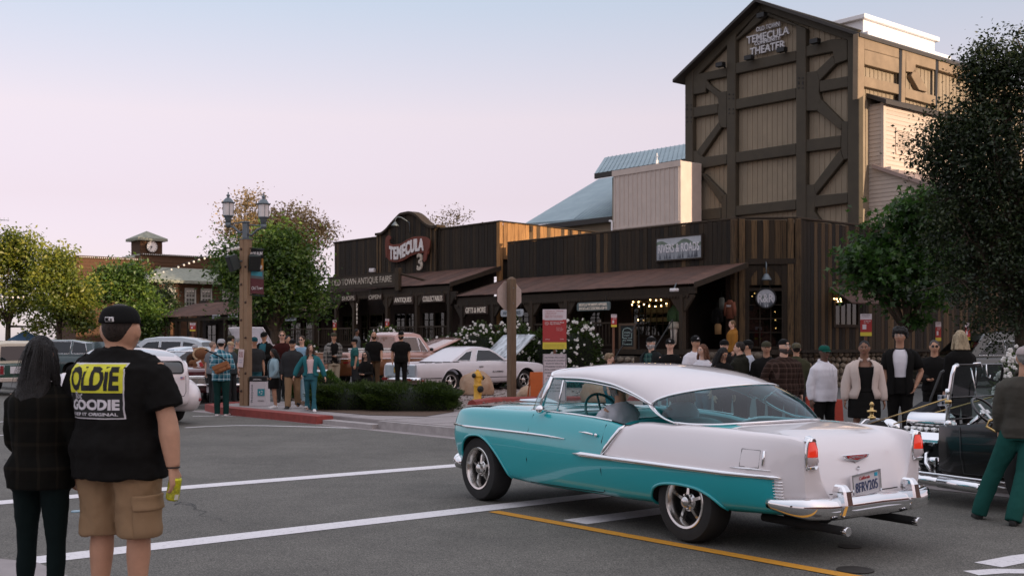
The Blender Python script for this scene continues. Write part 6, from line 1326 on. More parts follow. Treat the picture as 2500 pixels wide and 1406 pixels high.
  g.loft([[Wp+D2*a*hk+w_*(x*wd*hk)+n_in*(y*tk*hk)for x,y in((1,.5),(.5,1),(-.5,1),(-1,.5),(-1,-.5),(-.5,-1),(.5,-1),(1,-.5))]for a,wd,tk in((-.01,.026,.020),(.03,.037,.018),(.07,.043,.016),(.095,.041,.013))])
  for f_,(of,ln)in enumerate(((.032,.068),(.011,.078),(-.011,.072),(-.031,.056))):
   b_=Wp+D2*.088*hk+w_*of*hk;c1=(D2+w_*of*2+n_in*.35).normalized();c2=(D2*.75+n_in*.8).normalized();c3=(D2*.25+n_in).normalized();q1=b_+c1*ln*.45*hk;q2=q1+c2*ln*.32*hk;q3=q2+c3*ln*.26*hk
   g.tube([b_-D2*.015*hk,b_,q1,q2,q3],[.0095*hk,.0095*hk,.0088*hk,.0080*hk,.0062*hk],8)
  b_=Wp+D2*.028*hk+w_*.030*hk;q1=b_+(D2*.55+w_*.75+n_in*.25).normalized()*.040*hk;q2=q1+(D2*.85+w_*.25+n_in*.45).normalized()*.032*hk
  g.tube([b_-w_*.012*hk,b_,q1,q2],[.014*hk,.0135*hk,.0105*hk,.0075*hk],8)
  g.tube([hp+vec(0,0,.02),hp.lerp(kn,.3),hp.lerp(kn,.75),kn,kn.lerp(an,.28),kn.lerp(an,.7),an,an-vec(0,0,.03*k)],[x*k*(1+(bw-1)*.55)for x in((.066,.062,.050,.050,.052,.038,.033,.034)if legs[0]in("shorts","skirt")else(.062,.056,.042,.036,.036,.028,.026,.030))],14)
  g.tube([an+vec(0,.03*k,-.055*k),an+vec(0,-.06*k,-.058*k),an+vec(0,-.14*k,-.068*k)],[.028*k,.032*k,.022*k],8)
 grow(part("body",g,sk,t),vox,2)
 if eyes:
  for s in(1,-1):
   g=G();g.ball((s*.030*k,-.0815*k,.009*k),(.0145*k,.007*k,.0062*k),8,6);g.xf(Mh);ey=part("eye",g,eye_w,t,smooth=True)
   g=G();g.ball((s*.030*k,-.0865*k,.009*k),(.0068*k,.0038*k,.0062*k),8,6);g.xf(Mh);part("iris",g,eye_d,ey,smooth=True)
   g=G();g.tube([(s*.014*k,-.0925*k,.027*k),(s*.030*k,-.0915*k,.033*k),(s*.046*k,-.080*k,.027*k)],[.0042*k,.0052*k,.003*k],6);g.xf(Mh);part("eyebrow",g,hairmat(hair[1]if hair[0]!="bald" else DKBROWN),t,smooth=True)
  g=G();g.tube([(-.022*k,-.088*k,-.0625*k),(0,-.0985*k,-.0615*k),(.022*k,-.088*k,-.0625*k)],[.002*k,.0062*k,.002*k],6);g.xf(Mh);part("mouth",g,lip_m,t,smooth=True)
 if beard:
  P_=hg.reshape(-1,3);fs=[];keep={};vs=[]
  for f in head_faces(m_,n_):
   c=np.mean([P_[i]for i in f],0)/k
   if c[2]<-.030-.030*max(0,1-abs(c[0])/.03)and c[1]<.028 and not(abs(c[0])<.020 and-.070<c[2]<-.055 and c[1]<0):
    fs.append(f)
  g=G();off=P_*np.array([1.055,1.075,1.05])+np.array([0,-.003,-.004])*k;g.add([Mh@Vector(p)for p in off],fs);o=part("beard",g,hairmat(beard),t,smooth=True);s_=o.modifiers.new("thickness","SOLIDIFY");s_.thickness=.012*k;s_.offset=-1
 if glasses:
  gm=black_metal if glasses!="clear" else M("clear_frame",(.5,.48,.45),.2);go=G()
  for s in(1,-1):
   ring=[(s*.031*k+.022*k*math.copysign(abs(math.cos(a))**.7,math.cos(a)),-(.103-.12*abs(s*.031+.022*math.cos(a)-s*.02))*k if False else-.098*k+.010*k*abs(math.cos(a))*(1 if math.cos(a)*s>0 else 0),.009*k+.017*k*math.copysign(abs(math.sin(a))**.7,math.sin(a)))for a in np.linspace(0,2*PI,15)]
   go.tube(ring,.0022*k,5,caps=False);go.tube([(s*.053*k,-.088*k,.014*k),(s*.078*k,.0,.012*k)],.002*k,5)
   if glasses=="sun":go.add(ring[:-1],[tuple(range(14))])
  go.tube([(-.010*k,-.100*k,.012*k),(.010*k,-.100*k,.012*k)],.002*k,5);go.xf(Mh);part("glasses",go,dark_lens if glasses=="sun" else gm,t)
 hs,hc=hair;g=G()
 if hs!="bald":
  up=.004 if hat else.0
  if hs=="curly":
   for i in range(46):
    a=rng.uniform(0,2*PI);z=rng.uniform(-.01,.12);rr_=math.sqrt(max(.02,1-(max(0,z-.02)/.125)**2));
    if math.cos(a)>.35 and z<.065:continue
    g.ball((.088*math.sin(a)*rr_*k,(.016-.098*math.cos(a)*rr_)*k,z*k),rng.uniform(.026,.040)*k,7,5)
   g.ball((0,.016*k,.035*k),(.086*k,.10*k,.098*k),16,10)
  else:
   g.ball((0,.014*k,(.022+up)*k),((.0815 if hs!="buzz" else.0765)*k,(.0985 if hs!="buzz" else.0945)*k,(.104 if hs!="buzz" else.101)*k),20,14)
  if hs in("long","bob","wavy"):
   lo={"long":-.36,"bob":-.17,"wavy":-.30}[hs];S_=[]
   for i in range(7):
    f=i/6;z=.06+(lo-.06)*f;w_=(.080+.045*f*(1 if hs!="long" else.8));S_.append(ell(0,(.040+.035*f)*k,z*k,w_*k,(.058-.008*f)*k,16))
   g.loft(S_)
   for s in(1,-1):g.tube([(s*.070*k,-.020*k,.05*k),(s*.088*k,-.018*k,-.06*k),(s*.095*k,-.03*k,max(lo,-.2)*k),(s*.09*k,-.05*k,lo*k*.9)],[.022*k,.026*k,.030*k,.018*k],8)
  if hs=="bun":g.ball((0,.10*k,.05*k),.04*k,10,8)
  g.xf(Mh);grow(part("hair",g,hairmat(hc),t),max(.010,vox*.9)*1.0,2,.016*k if hs!="buzz" else 0,hairtex)
 if hs!="bald" and hs!="buzz":
  r_=np.random.default_rng(int(px*7+top));ln={"long":.36,"bob":.19,"wavy":.31,"curly":.05,"bun":.05}.get(hs,.05);g=G();n_s=150 if ln<.1 else 260
  for _ in range(n_s):
   a=r_.uniform(0,2*PI);th0=r_.uniform(.15,1.25)
   if math.cos(a)>.5 and th0>.8:continue
   if hat and th0<.9:continue
   p=Vector((.083*math.sin(th0)*math.sin(a),.014-.100*math.sin(th0)*math.cos(a),.022+.105*math.cos(th0)));Q=[p];dr=Vector((math.sin(a)*.8,-math.cos(a)*.8,-.35-.5*th0));seg=ln*r_.uniform(.7,1.15)/3
   for q in range(3):dr=(dr*.55+Vector((math.sin(a)*.06+r_.normal(0,.08),-math.cos(a)*.06+.02+r_.normal(0,.08),-.75))).normalized();Q.append(Q[-1]+dr*seg)
   sd_=Vector((math.cos(a),math.sin(a),0))*r_.uniform(.0018,.0042);V_=[]
   for i_,q in enumerate(Q):V_+=[q-sd_*(1-i_*.28),q+sd_*(1-i_*.28)]
   g.add([tuple(v*k)for v in V_],[(2*i_,2*i_+1,2*i_+3,2*i_+2)for i_ in range(3)])
  g.xf(Mh);part("hair_strands",g,hairmat(hc),t,smooth=True,kind="stuff")
 if hat:
  st,hm=hat[0],hat[1];g=G();sg=1 if "back" in st else-1
  rows=[]
  for i in range(9):
   f=i/8;a=f*PI/2;rows.append(ell(0,.010*k,(.036+.082*math.sin(a)*(1 if st!="tall" else 1.12))*k,.0885*math.cos(a)**.55*k+.001,.1045*math.cos(a)**.55*k+.001,22,1.0))
  g.loft(rows);g.xf(Mh);cp=part("cap",g,hm,t,smooth=True);g=G();br=[]
  for i in range(5):
   f=i/4;br.append([(x*.078*k,sg*(.070+.075*f*(1-(abs(x))**2.4*.75)-.0*f)*k*(1 if abs(x)<.9 else.96)+(.010*k),(.041-.012*f+.012*(1-x*x)*(1-.2*f)-.010)*k)for x in np.linspace(-1,1,11)])
  g.grid(br);g.xf(Mh);o=part("brim",g,hat[2]if len(hat)>2 and hat[2]else hm,cp,smooth=True);s_=o.modifiers.new("thickness","SOLIDIFY");s_.thickness=.005*k;s_.offset=0
  if "back" in st:
   g=G();g.ball((0,-.088*k,.052*k),(.030*k,.008*k,.020*k),10,6);g.xf(Mh);part("cap_opening",g,sk,cp,smooth=True)
  if len(hat)>3 and hat[3]:
   yy=-.101 if "back" not in st else.119
   text(hat[3],hat[4],cp,Mh@vec(0,yy*k,.072*k),rot=(R(20 if "back" not in st else-12),0,R(yaw)+(0 if "back" not in st else PI)),fit=(.044*k,.034*k),ext=.006,bold=.03)
 st,tm=wear[0],wear[1];im=wear[2]if len(wear)>2 else None
 hz=hem if hem is not None else{"tee":.84,"long":.84,"hoodie":.84,"jacket":.88,"denim":.95,"tank":.9,"crop":1.02}.get(st,.86)
 ee={"tee":.020,"long":.016,"hoodie":.030,"jacket":.030,"denim":.030,"tank":.008,"crop":.008}.get(st,.02)
 g=G();g.loft(tors(hz,1.462 if st!="tank" else 1.40,ee,1.0,22))
 cz=k
 for s in(1,-1):
  S,E_,Wp,D1,D2=J[s][:5];bb=(1+(bw-1)*.8)*(.9 if fm else 1);x=ee*.85
  if st in("tee",):g.tube([S-vec(s*.07,0,-.012)*k,S+D1*.05*k,S+D1*.14*k,S+D1*.225*k],[(.050*bb+x)*k,(.056*bb+x)*k,(.055*bb+x*1.2)*k,(.054*bb+x*1.5)*k],14)
  elif st not in("tank","crop"):g.tube([S-vec(s*.07,0,-.012)*k,S+D1*.05*k,S+D1*.17*k,E_,E_+D2*.1*k,Wp-D2*.035*k,Wp+D2*.005*k],[y*k for y in(.050*bb+x,.054*bb+x,.050*bb+x,.046*bb+x,.043*bb+x,.034*bb+x*.9,.033*bb+x*.4)],14)
  elif st=="tank":g.tube([vec(s*.085,-.06,1.36)*k,vec(s*.095,.005,1.455)*k,vec(s*.085,.07,1.36)*k],.014*k,6)
 if st=="hoodie":
  g.tube([(.075*math.sin(a)*k,(.016-.075*math.cos(a))*k,(1.475-.03*math.cos(a)+.015)*k)for a in np.linspace(0,2*PI,17)],.026*k,8);g.ball((0,.115*k,1.41*k),(.10*k,.05*k,.085*k),14,10)
 elif st in("jacket","denim","shirt"):g.tube([(.064*math.sin(a)*k,(.012-.062*math.cos(a))*k,(1.478-.022*math.cos(a))*k)for a in np.linspace(.5,2*PI-.5,15)],.016*k,6,flat=1.5)
 elif st=="tee" or st=="long":g.tube([(.060*math.sin(a)*k,(.010-.060*math.cos(a))*k,(1.468-.016*math.cos(a))*k)for a in np.linspace(0,2*PI,17)],.009*k,6)
 nm={"tee":"t_shirt","long":"shirt","shirt":"shirt","hoodie":"hoodie","jacket":"jacket","denim":"jacket","tank":"tank_top","crop":"top"}[st]
 if im is not None:
  slv=G();nt_=22;o_=len(g.v);rings=tors(hz,1.462,ee,1.0,40);tn_=len(rings)*40-0
  first=len(tors(hz,1.462,ee,1.0,22))*22;nf=(len(tors(hz,1.462,ee,1.0,22))-1)*22+2
  sl_v=g.v[first:];sl_f=[tuple(i-first for i in f)for f in g.f[nf:]]
  rows=[]
  for i_,rg in enumerate(rings):
   f_=i_/(len(rings)-1);ph=.40+.22*f_-.10*math.sin(PI*f_)+(.12 if f_<.1 else 0);a_=np.linspace(-PI/2+ph,1.5*PI-ph,32);ps=np.array(rg);cx_,cy_=ps[:,0].mean(),ps[:,1].mean();ag=np.linspace(0,2*PI,41)
   pp=np.vstack([ps,ps[:1]]);rows.append([(np.interp(x%(2*PI),ag,pp[:,0]),np.interp(x%(2*PI),ag,pp[:,1])-.004*k,ps[0,2])for x in a_])
  gj=G();gj.grid(rows);gj.add(sl_v,sl_f);top_o=part(nm,gj,tm,t,smooth=True);s_=top_o.modifiers.new("thickness","SOLIDIFY");s_.thickness=.012*k;s_.offset=0;d_=top_o.modifiers.new("folds","DISPLACE");d_.texture=cloud;d_.strength=.014*k;d_.texture_coords="LOCAL"
  g=G();g.loft(tors(.86 if st!="denim" else.98,1.452 if not fm else 1.36,ee-.017,1.0,22));grow(part("inner_shirt",g,im,t),max(vox*1.1,.01),3,.010*k)
 else:top_o=grow(part(nm,g,tm,t),max(vox*1.15,.009),3,.020*k*fold)
 if st=="hoodie":
  g=G()
  for s in(1,-1):g.tube([(s*.03*k,(-.125*b2-.0)*k-.012,1.40*k),(s*.034*k,(-.135*b2)*k-.018,1.32*k),(s*.032*k,(-.138*b2)*k-.022,1.25*k)],.004*k,5)
  part("drawstring",g,tm,t,kind="stuff")
 ls,lm=legs[0],legs[1]
 if lm is not None:
  g=G();bb=1+(bw-1)*.6
  if ls=="skirt":
   g.loft([ell(0,.002*k,z*k,w_*k*bw,d_*k*bw,22)for z,w_,d_ in((1.06,.150,.112),(.95,.185,.140),(.82,.195,.150),(.58,.200,.155))])
  else:
   g.loft(tors(.82,1.06,.012,1.0,22))
   for s in(1,-1):
    hp,kn,an=J[s][5:];e_={"slim":.004,"pants":.016,"baggy":.030,"flare":.006,"shorts":.026}[ls];up=hp+vec(0,0,.02*k)
    if ls=="shorts":g.tube([up,hp.lerp(kn,.35),hp.lerp(kn,.8),kn.lerp(an,.04)],[(.084*bb+e_)*k,(.080*bb+e_)*k,(.074*bb+e_)*k,(.074*bb+e_)*k],16)
    else:
     q={"flare":(.052,.046,.056,.078),"slim":(.052,.050,.040,.036)}.get(ls,(.054,.052,.048,.047));low=an-vec(0,0,.045*k)
     g.tube([up,hp.lerp(kn,.35),hp.lerp(kn,.8),kn,kn.lerp(an,.35),kn.lerp(an,.75),low],[(x*bb+e_)*k for x in(.082,.077,.060)+q],16)
  grow(part({"skirt":"skirt","shorts":"shorts"}.get(ls,"trousers"),g,lm,t),max(vox*1.15,.010),3,.016*k*fold)
 sm=shoes or black_shoe
 for s in(1,-1):
  hp,kn,an=J[s][5:];g=G();f_=an-vec(0,0,.085*k);tp=0 if abs(walk)<.05 or s*walk>0 else-.35
  S_=[]
  for yy,w_,h_ in((.055,.026,.055),(.035,.036,.085),(-.02,.040,.095),(-.09,.044,.065),(-.15,.046,.045),(-.185,.036,.035),(-.20,.015,.02)):
   S_.append([(x*w_*k,yy*k,z)for x,z in((1,.002),(1,h_*.55*k),(.6,h_*k),(-.6,h_*k),(-1,h_*.55*k),(-1,.002))])
  g.loft(S_);g.xf(Matrix.Translation(f_)@Matrix.Rotation(tp,4,"X")@Matrix.Rotation(s*.16,4,"Z"));o=part("shoe",g,sm,t,smooth=True);bevel(o,.006*k,2)
 return t,k,J,Mh,top_o
C=cloth
black_c=C("black_cotton",(.0085,.008,.0075));char_c=C("charcoal_cotton",(.030,.031,.032));white_c=C("white_cotton",(.62,.60,.63));khaki=C("khaki_twill",(.265,.172,.097));jean=C("blue_denim",(.030,.11,.135));jean_lt=C("pale_denim",(.24,.34,.38));teal_d=C("teal_denim",(.022,.125,.14));dkgreen=C("dark_green_twill",(.010,.040,.036));maroon_c=C("maroon_knit",(.040,.010,.009));grey_c=C("grey_marl",(.16,.17,.18));ltblue=C("light_blue_cotton",(.20,.32,.42));cream_c=C("cream_denim",(.52,.43,.38));mustard=C("mustard_fleece",(.26,.115,.022));darkteal=C("dark_teal_denim",(.004,.009,.009));pink_c=C("pale_pink_rib",(.60,.45,.44));brownj=C("brown_corduroy",(.045,.022,.012));olive_c=C("olive_cotton",(.045,.045,.025));greenc=C("green_cotton",(.02,.09,.085))
hood_grey=C("stone_grey_fleece",(.075,.070,.058))
p_blue=plaid("blue_plaid",(.012,.085,.13),(.10,.28,.34),(.62,.68,.70),9.0,9.0);p_dark=plaid("dark_plaid",(.005,.005,.004),(.0065,.006,.0045),(.016,.013,.009),8.0,8.0);p_brown=plaid("brown_plaid",(.022,.013,.010),(.035,.021,.016),(.10,.062,.05),13.0,13.0);p_bw=plaid("pale_plaid",(.03,.03,.03),(.2,.19,.17),(.35,.33,.3),9,9);p_green=plaid("green_plaid",(.012,.03,.03),(.03,.08,.07),(.1,.14,.12),12,12)
cap_black=C("black_cap",(.010,.010,.010));cap_grey=C("grey_cap",(.36,.36,.37));cap_tan=C("tan_cap",(.42,.31,.19));cap_teal=C("teal_cap",(.012,.07,.085));cap_green=C("green_cap",(.008,.075,.055));cap_olive=C("olive_cap",(.05,.047,.030));camo=M("camo_cloth",(.09,.075,.04),.9,scale=18,col2=(.03,.035,.018));white_p=M("emblem_white",(.66,.64,.64),.6,var=.02)
# ---- the couple in front
fgm=person("heavyset man in a black printed T-shirt and khaki cargo shorts seen from behind",292,735,6.0,.15,face=160,build=1.42,hs_=1.17,tone="tan",hair=("buzz",DKBROWN),hat=("cap",cap_black),wear=("tee",black_c),legs=("shorts",khaki),neck=-.08,shoes=black_shoe,arms=(((.12,.05,-1),(.05,-.05,-1)),((.22,.0,-1),(.16,.02,-1))),yaw=14,vox=.0085,hem=.775,fold=1.9)
fgw=person("woman with long dark hair in a dark plaid shirt leaning against the heavyset man",100,815,6.05,.15,face=168,sex="f",build=1.12,tone="tan",hair=("wavy",(.010,.008,.007)),wear=("shirt",p_dark),legs=("slim",darkteal),shoes=black_shoe,arms=(((.12,-.1,-1),(-.35,-.6,-.6)),((.25,-.05,-1),(-.55,-.7,-.4))),vox=.0095,hem=.82,pitch=6,eyes=False)
def shirt_print():
 t,k,J,Mh,sh=fgm;dg=bpy.context.evaluated_depsgraph_get();ev=sh.evaluated_get(dg);me=ev.to_mesh();bm=bmesh.new();bm.from_mesh(me);bv=BVHTree.FromBMesh(bm);bm.free();ev.to_mesh_clear()
 cx,cz_,Wd,Hd=-.012,1.213,.335,.272
 def proj(me,off):
  n=len(me.vertices);co=np.empty(n*3,np.float32);me.vertices.foreach_get("co",co);co=co.reshape(-1,3)
  for q in co:
   x,z=-(q[0]+cx),q[2]+cz_;hit=bv.ray_cast(Vector((x,1.0,z)),Vector((0,-1,0)))
   q[0]=x;q[2]=z;q[1]=(hit[0].y if hit[0]else.15)+off
  me.vertices.foreach_set("co",co.ravel());me.update()
 pr=link("shirt_print",None,t)
 def panel(x0,x1,z0,z1,mat,off,nm):
  g=G();g.grid([[(x,0,z)for x in np.linspace(x0,x1,22)]for z in np.linspace(z0,z1,18)]);me=mesh(nm,g,mat,True);proj(me,off);link(nm,me,pr)
 yel=M("print_yellow",(.62,.60,.03),.7,var=.05);wht=M("print_white",(.58,.55,.57),.7,var=.05);blk=M("print_black",(.010,.010,.009),.8)
 panel(-Wd/2-.006,Wd/2+.006,-Hd/2-.006,Hd/2+.006,wht,.004,"print_border");panel(-Wd/2,Wd/2,-Hd/2,-.010,blk,.0065,"print_field");panel(-Wd/2,Wd/2,-.010,Hd/2,yel,.0065,"print_field")
 def word(s,x,z,w,h,mat,off=.009,**kk):
  me=text_mesh(s,1,ext=0,**kk);n=len(me.vertices);co=np.empty(n*3,np.float32);me.vertices.foreach_get("co",co);co=co.reshape(-1,3);lo,hi=co.min(0),co.max(0)
  co[:,0]=(co[:,0]-lo[0])/(hi[0]-lo[0])*w-w/2+x;co[:,2]=(co[:,2]-lo[2])/(hi[2]-lo[2])*h-h/2+z;co[:,1]=0;me.vertices.foreach_set("co",co.ravel())
  bm=bmesh.new();bm.from_mesh(me);bmesh.ops.triangulate(bm,faces=bm.faces)
  for _ in range(2):
   ed=[e for e in bm.edges if e.calc_length()>.028]
   if ed:bmesh.ops.subdivide_edges(bm,edges=ed,cuts=1);bmesh.ops.triangulate(bm,faces=bm.faces)
  bm.to_mesh(me);bm.free();proj(me,off);me.materials.clear();me.materials.append(mat);link("lettering",me,pr)
 word("OLDIE",.0,.062,.30,.125,blk,bold=.045);word("GOODIE",.0,-.070,.305,.055,wht,bold=.045);word("KEEP IT ORIGINAL",.0,-.118,.29,.016,wht,bold=.02);word("But",-.085,-.022,.075,.034,wht,.0105,shear=.35)
bpy.context.view_layer.update();shirt_print()
def fg_extras():
 t,k,J,Mh,sh=fgm
 S,E_,Wp,D1,D2,hp,kn,an=J[-1]
 g=G();g.lathe([(0,0),(.026,0),(.0325,.008),(.033,.012),(.033,.11),(.0265,.122),(.0255,.120),(0,.118)],24,(0,0,-.06))
 w=t.matrix_world if False else None
 mw=Matrix.Translation(t.location)@Matrix.Rotation(t.rotation_euler.z,4,"Z");c=mw@(Wp+D2*.115*k+vec(.020*k,-.01*k,0))
 can=thing("drink_can","yellow drink can held down in the heavyset man's right hand","can",c,.6);can.rotation_euler=(.16,.12,.6)
 part("can",g,M("can_yellow",(.52,.50,.02),.3,metal=.5,var=.25,scale=30),can,smooth=True)
 g=G();g.lathe([(.0334,-.045),(.0336,-.02),(.0334,.015)],24,caps=False);part("can_band",g,M("can_gold",(.38,.36,.02),.4,var=.6,scale=60),can,smooth=True)
 g=G();g.grid([[(.0345*math.cos(a),.0345*math.sin(a),z)for a in np.linspace(-1.6,-.9,6)]for z in(-.05,-.022)]);part("can_label",g,M("can_white",(.6,.58,.5),.5,var=.2,scale=80),can)
 g=G();g.lathe([(.022,.0585),(.027,.0605),(.0265,.063)],20,caps=False);part("can_rim",g,alu,can)
 g=G();g.tube([Wp+vec(.033*k*math.cos(a),.033*k*math.sin(a),0)for a in np.linspace(0,2*PI,17)],.0042,6);part("bracelet",g,black_metal,t)
 mid=hp.lerp(kn,.62);ax=(kn-hp).normalized();nx=vec(-.93,.36,0).normalized();sd_=ax.cross(nx).normalized()
 pk_=link("cargo_pocket",None,t)
 for nm,z0,z1,o_,w0 in(("pocket",-.02,.17,.141,.082),("pocket_flap",-.055,.025,.150,.09)):
  g=G();rows=[]
  for a in np.linspace(z0,z1,6):rows.append([mid+ax*a*k+sd_*(b_*w0*k)+nx*((o_-.16*b_*b_*.35+.006*math.sin(a*60))*k)for b_ in np.linspace(-1,1,9)])
  g.grid(rows);o=part(nm,g,khaki,pk_,smooth=True);q=o.modifiers.new("thickness","SOLIDIFY");q.thickness=.016;q.offset=0;bevel(o,.004)
 yb=.118*k;em=link("cap_emblem",None,t);em.matrix_local=Mh@Matrix.Translation((0,yb,.052*k))@Matrix.Rotation(R(-6),4,"X")@Matrix.Rotation(PI,4,"Z")
 g=G();g.b2(-.020,.020,-.002,.004,-.0105,.0105);part("emblem_patch",g,white_p,em,bev=.002);g=G();g.prism([(-.017,-.008),(.002,-.008),(-.004,.0),(-.001,.008),(-.017,.008)],-.0035,-.002);g.ball((.009,-.003,.001),(.004,.001,.004),8,6);g.prism([(.0,-.008),(.016,-.008),(.010,-.003),(.004,-.004)],-.0035,-.002);part("emblem_mark",g,cap_black,em)
fg_extras()
# ---- far kerb, left of the fire hydrant
LG="people gathered around the parked cars on the left"
LS=dict(zg=.15,vox=.0125,group=LG);LR=dict(zg=0.0,vox=.0125,group=LG);LL=dict(zg=.125,vox=.014,group=LG)
pm=person("man in a blue plaid shirt with an orange sling bag, standing in the road",540,824,25.6,face=172,tone="fair",hair=("short",DKBROWN),hat=("capback",cap_grey),wear=("shirt",p_blue),legs=("pants",dkgreen),shoes=white_shoe,arms=("front","front"),hem=.80,build=1.12,yaw=8,**LR)
person("woman in a teal denim jacket, flared jeans and pale pink top, walking",758,838,24.7,face=12,sex="f",tone="fair",hair=("long",(.05,.028,.016)),wear=("denim",teal_d,pink_c),legs=("flare",jean),shoes=white_shoe,arms=("out","out"),walk=.18,hem=.93,yaw=10,**LS)
person("man in dark grey hoodie, black cap and khakis walking beside the denim clad woman",714,826,25.8,face=8,tone="tan",hair=("short",BLACKH),hat=("cap",cap_black),wear=("hoodie",char_c),legs=("baggy",khaki),shoes=black_shoe,arms=("down","down"),walk=-.22,glasses="clear",build=1.08,hem=.80,**LS)
person("woman in a pale denim jacket and black skirt looking down, next to the recycling bin",668,850,26.0,face=-62,sex="f",tone="tan",hair=("wavy",BLACKH),wear=("denim",jean_lt,black_c),legs=("skirt",black_c),shoes=white_shoe,arms=("pocket","pocket"),pitch=22,build=1.05,hem=.90,**LS)
person("tall man in a maroon jumper and sunglasses behind the hooded man",689,806,28.5,face=10,tone="fair",hair=("short",SANDY),wear=("long",maroon_c),legs=("pants",char_c),arms=("down","down"),glasses="sun",H=1.78,**LS)
person("man in a light blue T-shirt and sunglasses behind the woman in teal denim",737,818,28.0,face=-15,tone="fair",hair=("short",BROWNH),wear=("tee",ltblue),legs=("pants",jean_lt),shoes=brown_shoe,glasses="sun",walk=.15,**LS)
person("dark haired man half hidden behind the tall man in maroon",703,818,31,face=20,tone="tan",hair=("short",BLACKH),wear=("tee",black_c),legs=("pants",char_c),**LL)
person("man in a teal and white trucker cap and charcoal shirt, right of the lamp post",621,820,27.8,face=25,tone="tan",hair=("short",BROWNH),hat=("cap",cap_teal,None),wear=("tee",char_c),legs=("pants",jean),arms=("down","down"),build=1.15,pitch=8,**LS)
person("man in black with a black cap in front of the raised white hood",645,808,31,face=-10,tone="tan",hair=("short",BLACKH),hat=("cap",cap_black),wear=("jacket",black_c,jean),legs=("pants",black_c),arms=("front","front"),pitch=18,**LL)
person("bald man beside the plaid shirted man",519,832,28.5,face=150,tone="fair",hair=("buzz",(.25,.18,.14)),wear=("tee",grey_c),legs=("pants",char_c),**LL)
person("man in a tan cap and grey shirt looking over the maroon convertible",563,831,28.8,face=60,tone="fair",hair=("short",GREYH),hat=("cap",cap_tan),wear=("tee",C("slate_cotton",(.045,.055,.06))),legs=("pants",char_c),build=1.12,**LL)
person("man in a dark cap behind the tan capped man",564,816,31.5,face=150,tone="tan",hair=("short",BLACKH),hat=("cap",cap_olive),wear=("tee",grey_c),legs=("pants",char_c),**LL)
person("older man in glasses with grey hair leaning in left of the lamp post",580,824,30.0,face=70,tone="fair",hair=("short",GREYH),wear=("long",olive_c),legs=("pants",char_c),glasses="clear",pitch=14,**LL)
person("boy in glasses and a brown jacket sitting in the convertible",476,838,30.4,face=32,tone="fair",hair=("short",DKBROWN),hat=("cap",cap_grey),wear=("jacket",brownj,black_c),legs=("pants",char_c),glasses="clear",arms=("front","front"),**LL)
person("small child peeking beside the stuffed bear",508,851,30.0,face=40,tone="fair",hair=("short",DKBROWN),wear=("tee",grey_c),legs=("pants",char_c),H=1.28,**LL)
person("person with dark hair standing behind the white panel wagon",418,849,36,face=80,sex="f",tone="tan",hair=("bob",BLACKH),wear=("tee",black_c),legs=("pants",char_c),**LL)
person("dark haired person close to the silver crossover's door",388,848,38,face=170,tone="tan",hair=("curly",BLACKH),wear=("tee",black_c),legs=("pants",char_c),**LL)
person("man in a pale check shirt in the lot beside the rose bushes",815,810,34,face=20,tone="tan",hair=("short",BLACKH),hat=("cap",cap_olive),wear=("jacket",p_bw,black_c),legs=("pants",C("pale_khaki",(.35,.30,.22))),arms=("front","down"),**LL)
person("boy in a teal T-shirt walking past the porch steps",866,825,36,face=-70,tone="tan",hair=("short",BLACKH),hat=("cap",cap_black),wear=("tee",greenc),legs=("pants",char_c),**LL)
person("person in a grey top on the porch steps behind the boy in teal",871,793,43,face=70,tone="brown",hair=("short",BLACKH),wear=("long",grey_c),legs=("pants",jean_lt),zg=.55,vox=.015,group=LG,H=1.62)
pb1=person("bearded man in a black T-shirt standing against the copper pickup",913,808,33.5,zg=.30,face=15,tone="tan",hair=("buzz",BROWNH),wear=("tee",black_c),legs=("pants",C("brown_twill",(.09,.055,.03))),arms=("fwd","down"),beard=(.06,.03,.015),build=1.12,vox=.0125,group=LG)
person("bearded man in a black T-shirt with a white emblem and black cap",979,807,33.0,zg=.30,face=5,tone="tan",hair=("short",BLACKH),hat=("cap",cap_black),wear=("tee",black_c),legs=("pants",black_c),beard=BLACKH,build=1.2,vox=.0125,group=LG)
sw_p=AT(893,940,30.4)
person("woman in black and sunglasses crouching by the coupe's tailgate",893,870,30.4,zg=-.20,face=-20,sex="f",tone="fair",hair=("long",BLACKH),wear=("long",black_c),legs=("pants",black_c),arms=("front","front"),glasses="sun",sit=True,H=1.62,vox=.0125,group=LG)
# ---- crowd behind the hardtop and the roadster
RG="spectators lining the far kerb on the right"
RS=dict(zg=.15,vox=.0115,group=RG)
person("woman with curly grey blond hair just above the hardtop's roof",1488,862,20.5,face=50,sex="f",tone="fair",hair=("curly",(.24,.17,.10)),wear=("tee",grey_c),legs=("pants",jean),zg=.15,vox=.012,group=RG)
person("older man in a dark cap, glasses and dark jacket with a white beard",1590,818,19.8,face=-52,tone="fair",hair=("short",GREYH),hat=("cap",cap_black),wear=("jacket",C("black_nylon",(.014,.016,.016)),p_green),legs=("pants",char_c),glasses="clear",beard=(.45,.43,.42),**RS)
person("young man in a black sweatshirt and black cap with a white emblem",1636,823,19.2,face=-5,tone="fair",hair=("short",BROWNH),hat=("cap",cap_black,None,"W",white_p),wear=("long",black_c),legs=("pants",black_c),**RS)
person("man in a white printed T-shirt and black cap with a white letter A",1698,816,19.0,face=12,tone="tan",hair=("short",BLACKH),hat=("cap",cap_black,None,"A",white_p),wear=("tee",white_c),legs=("pants",char_c),**RS)
person("woman with auburn hair and glasses in a white top, facing left",1716,838,17.8,face=-58,sex="f",tone="fair",hair=("bob",AUBURN),wear=("tee",white_c),legs=("pants",jean),glasses="clear",**RS)
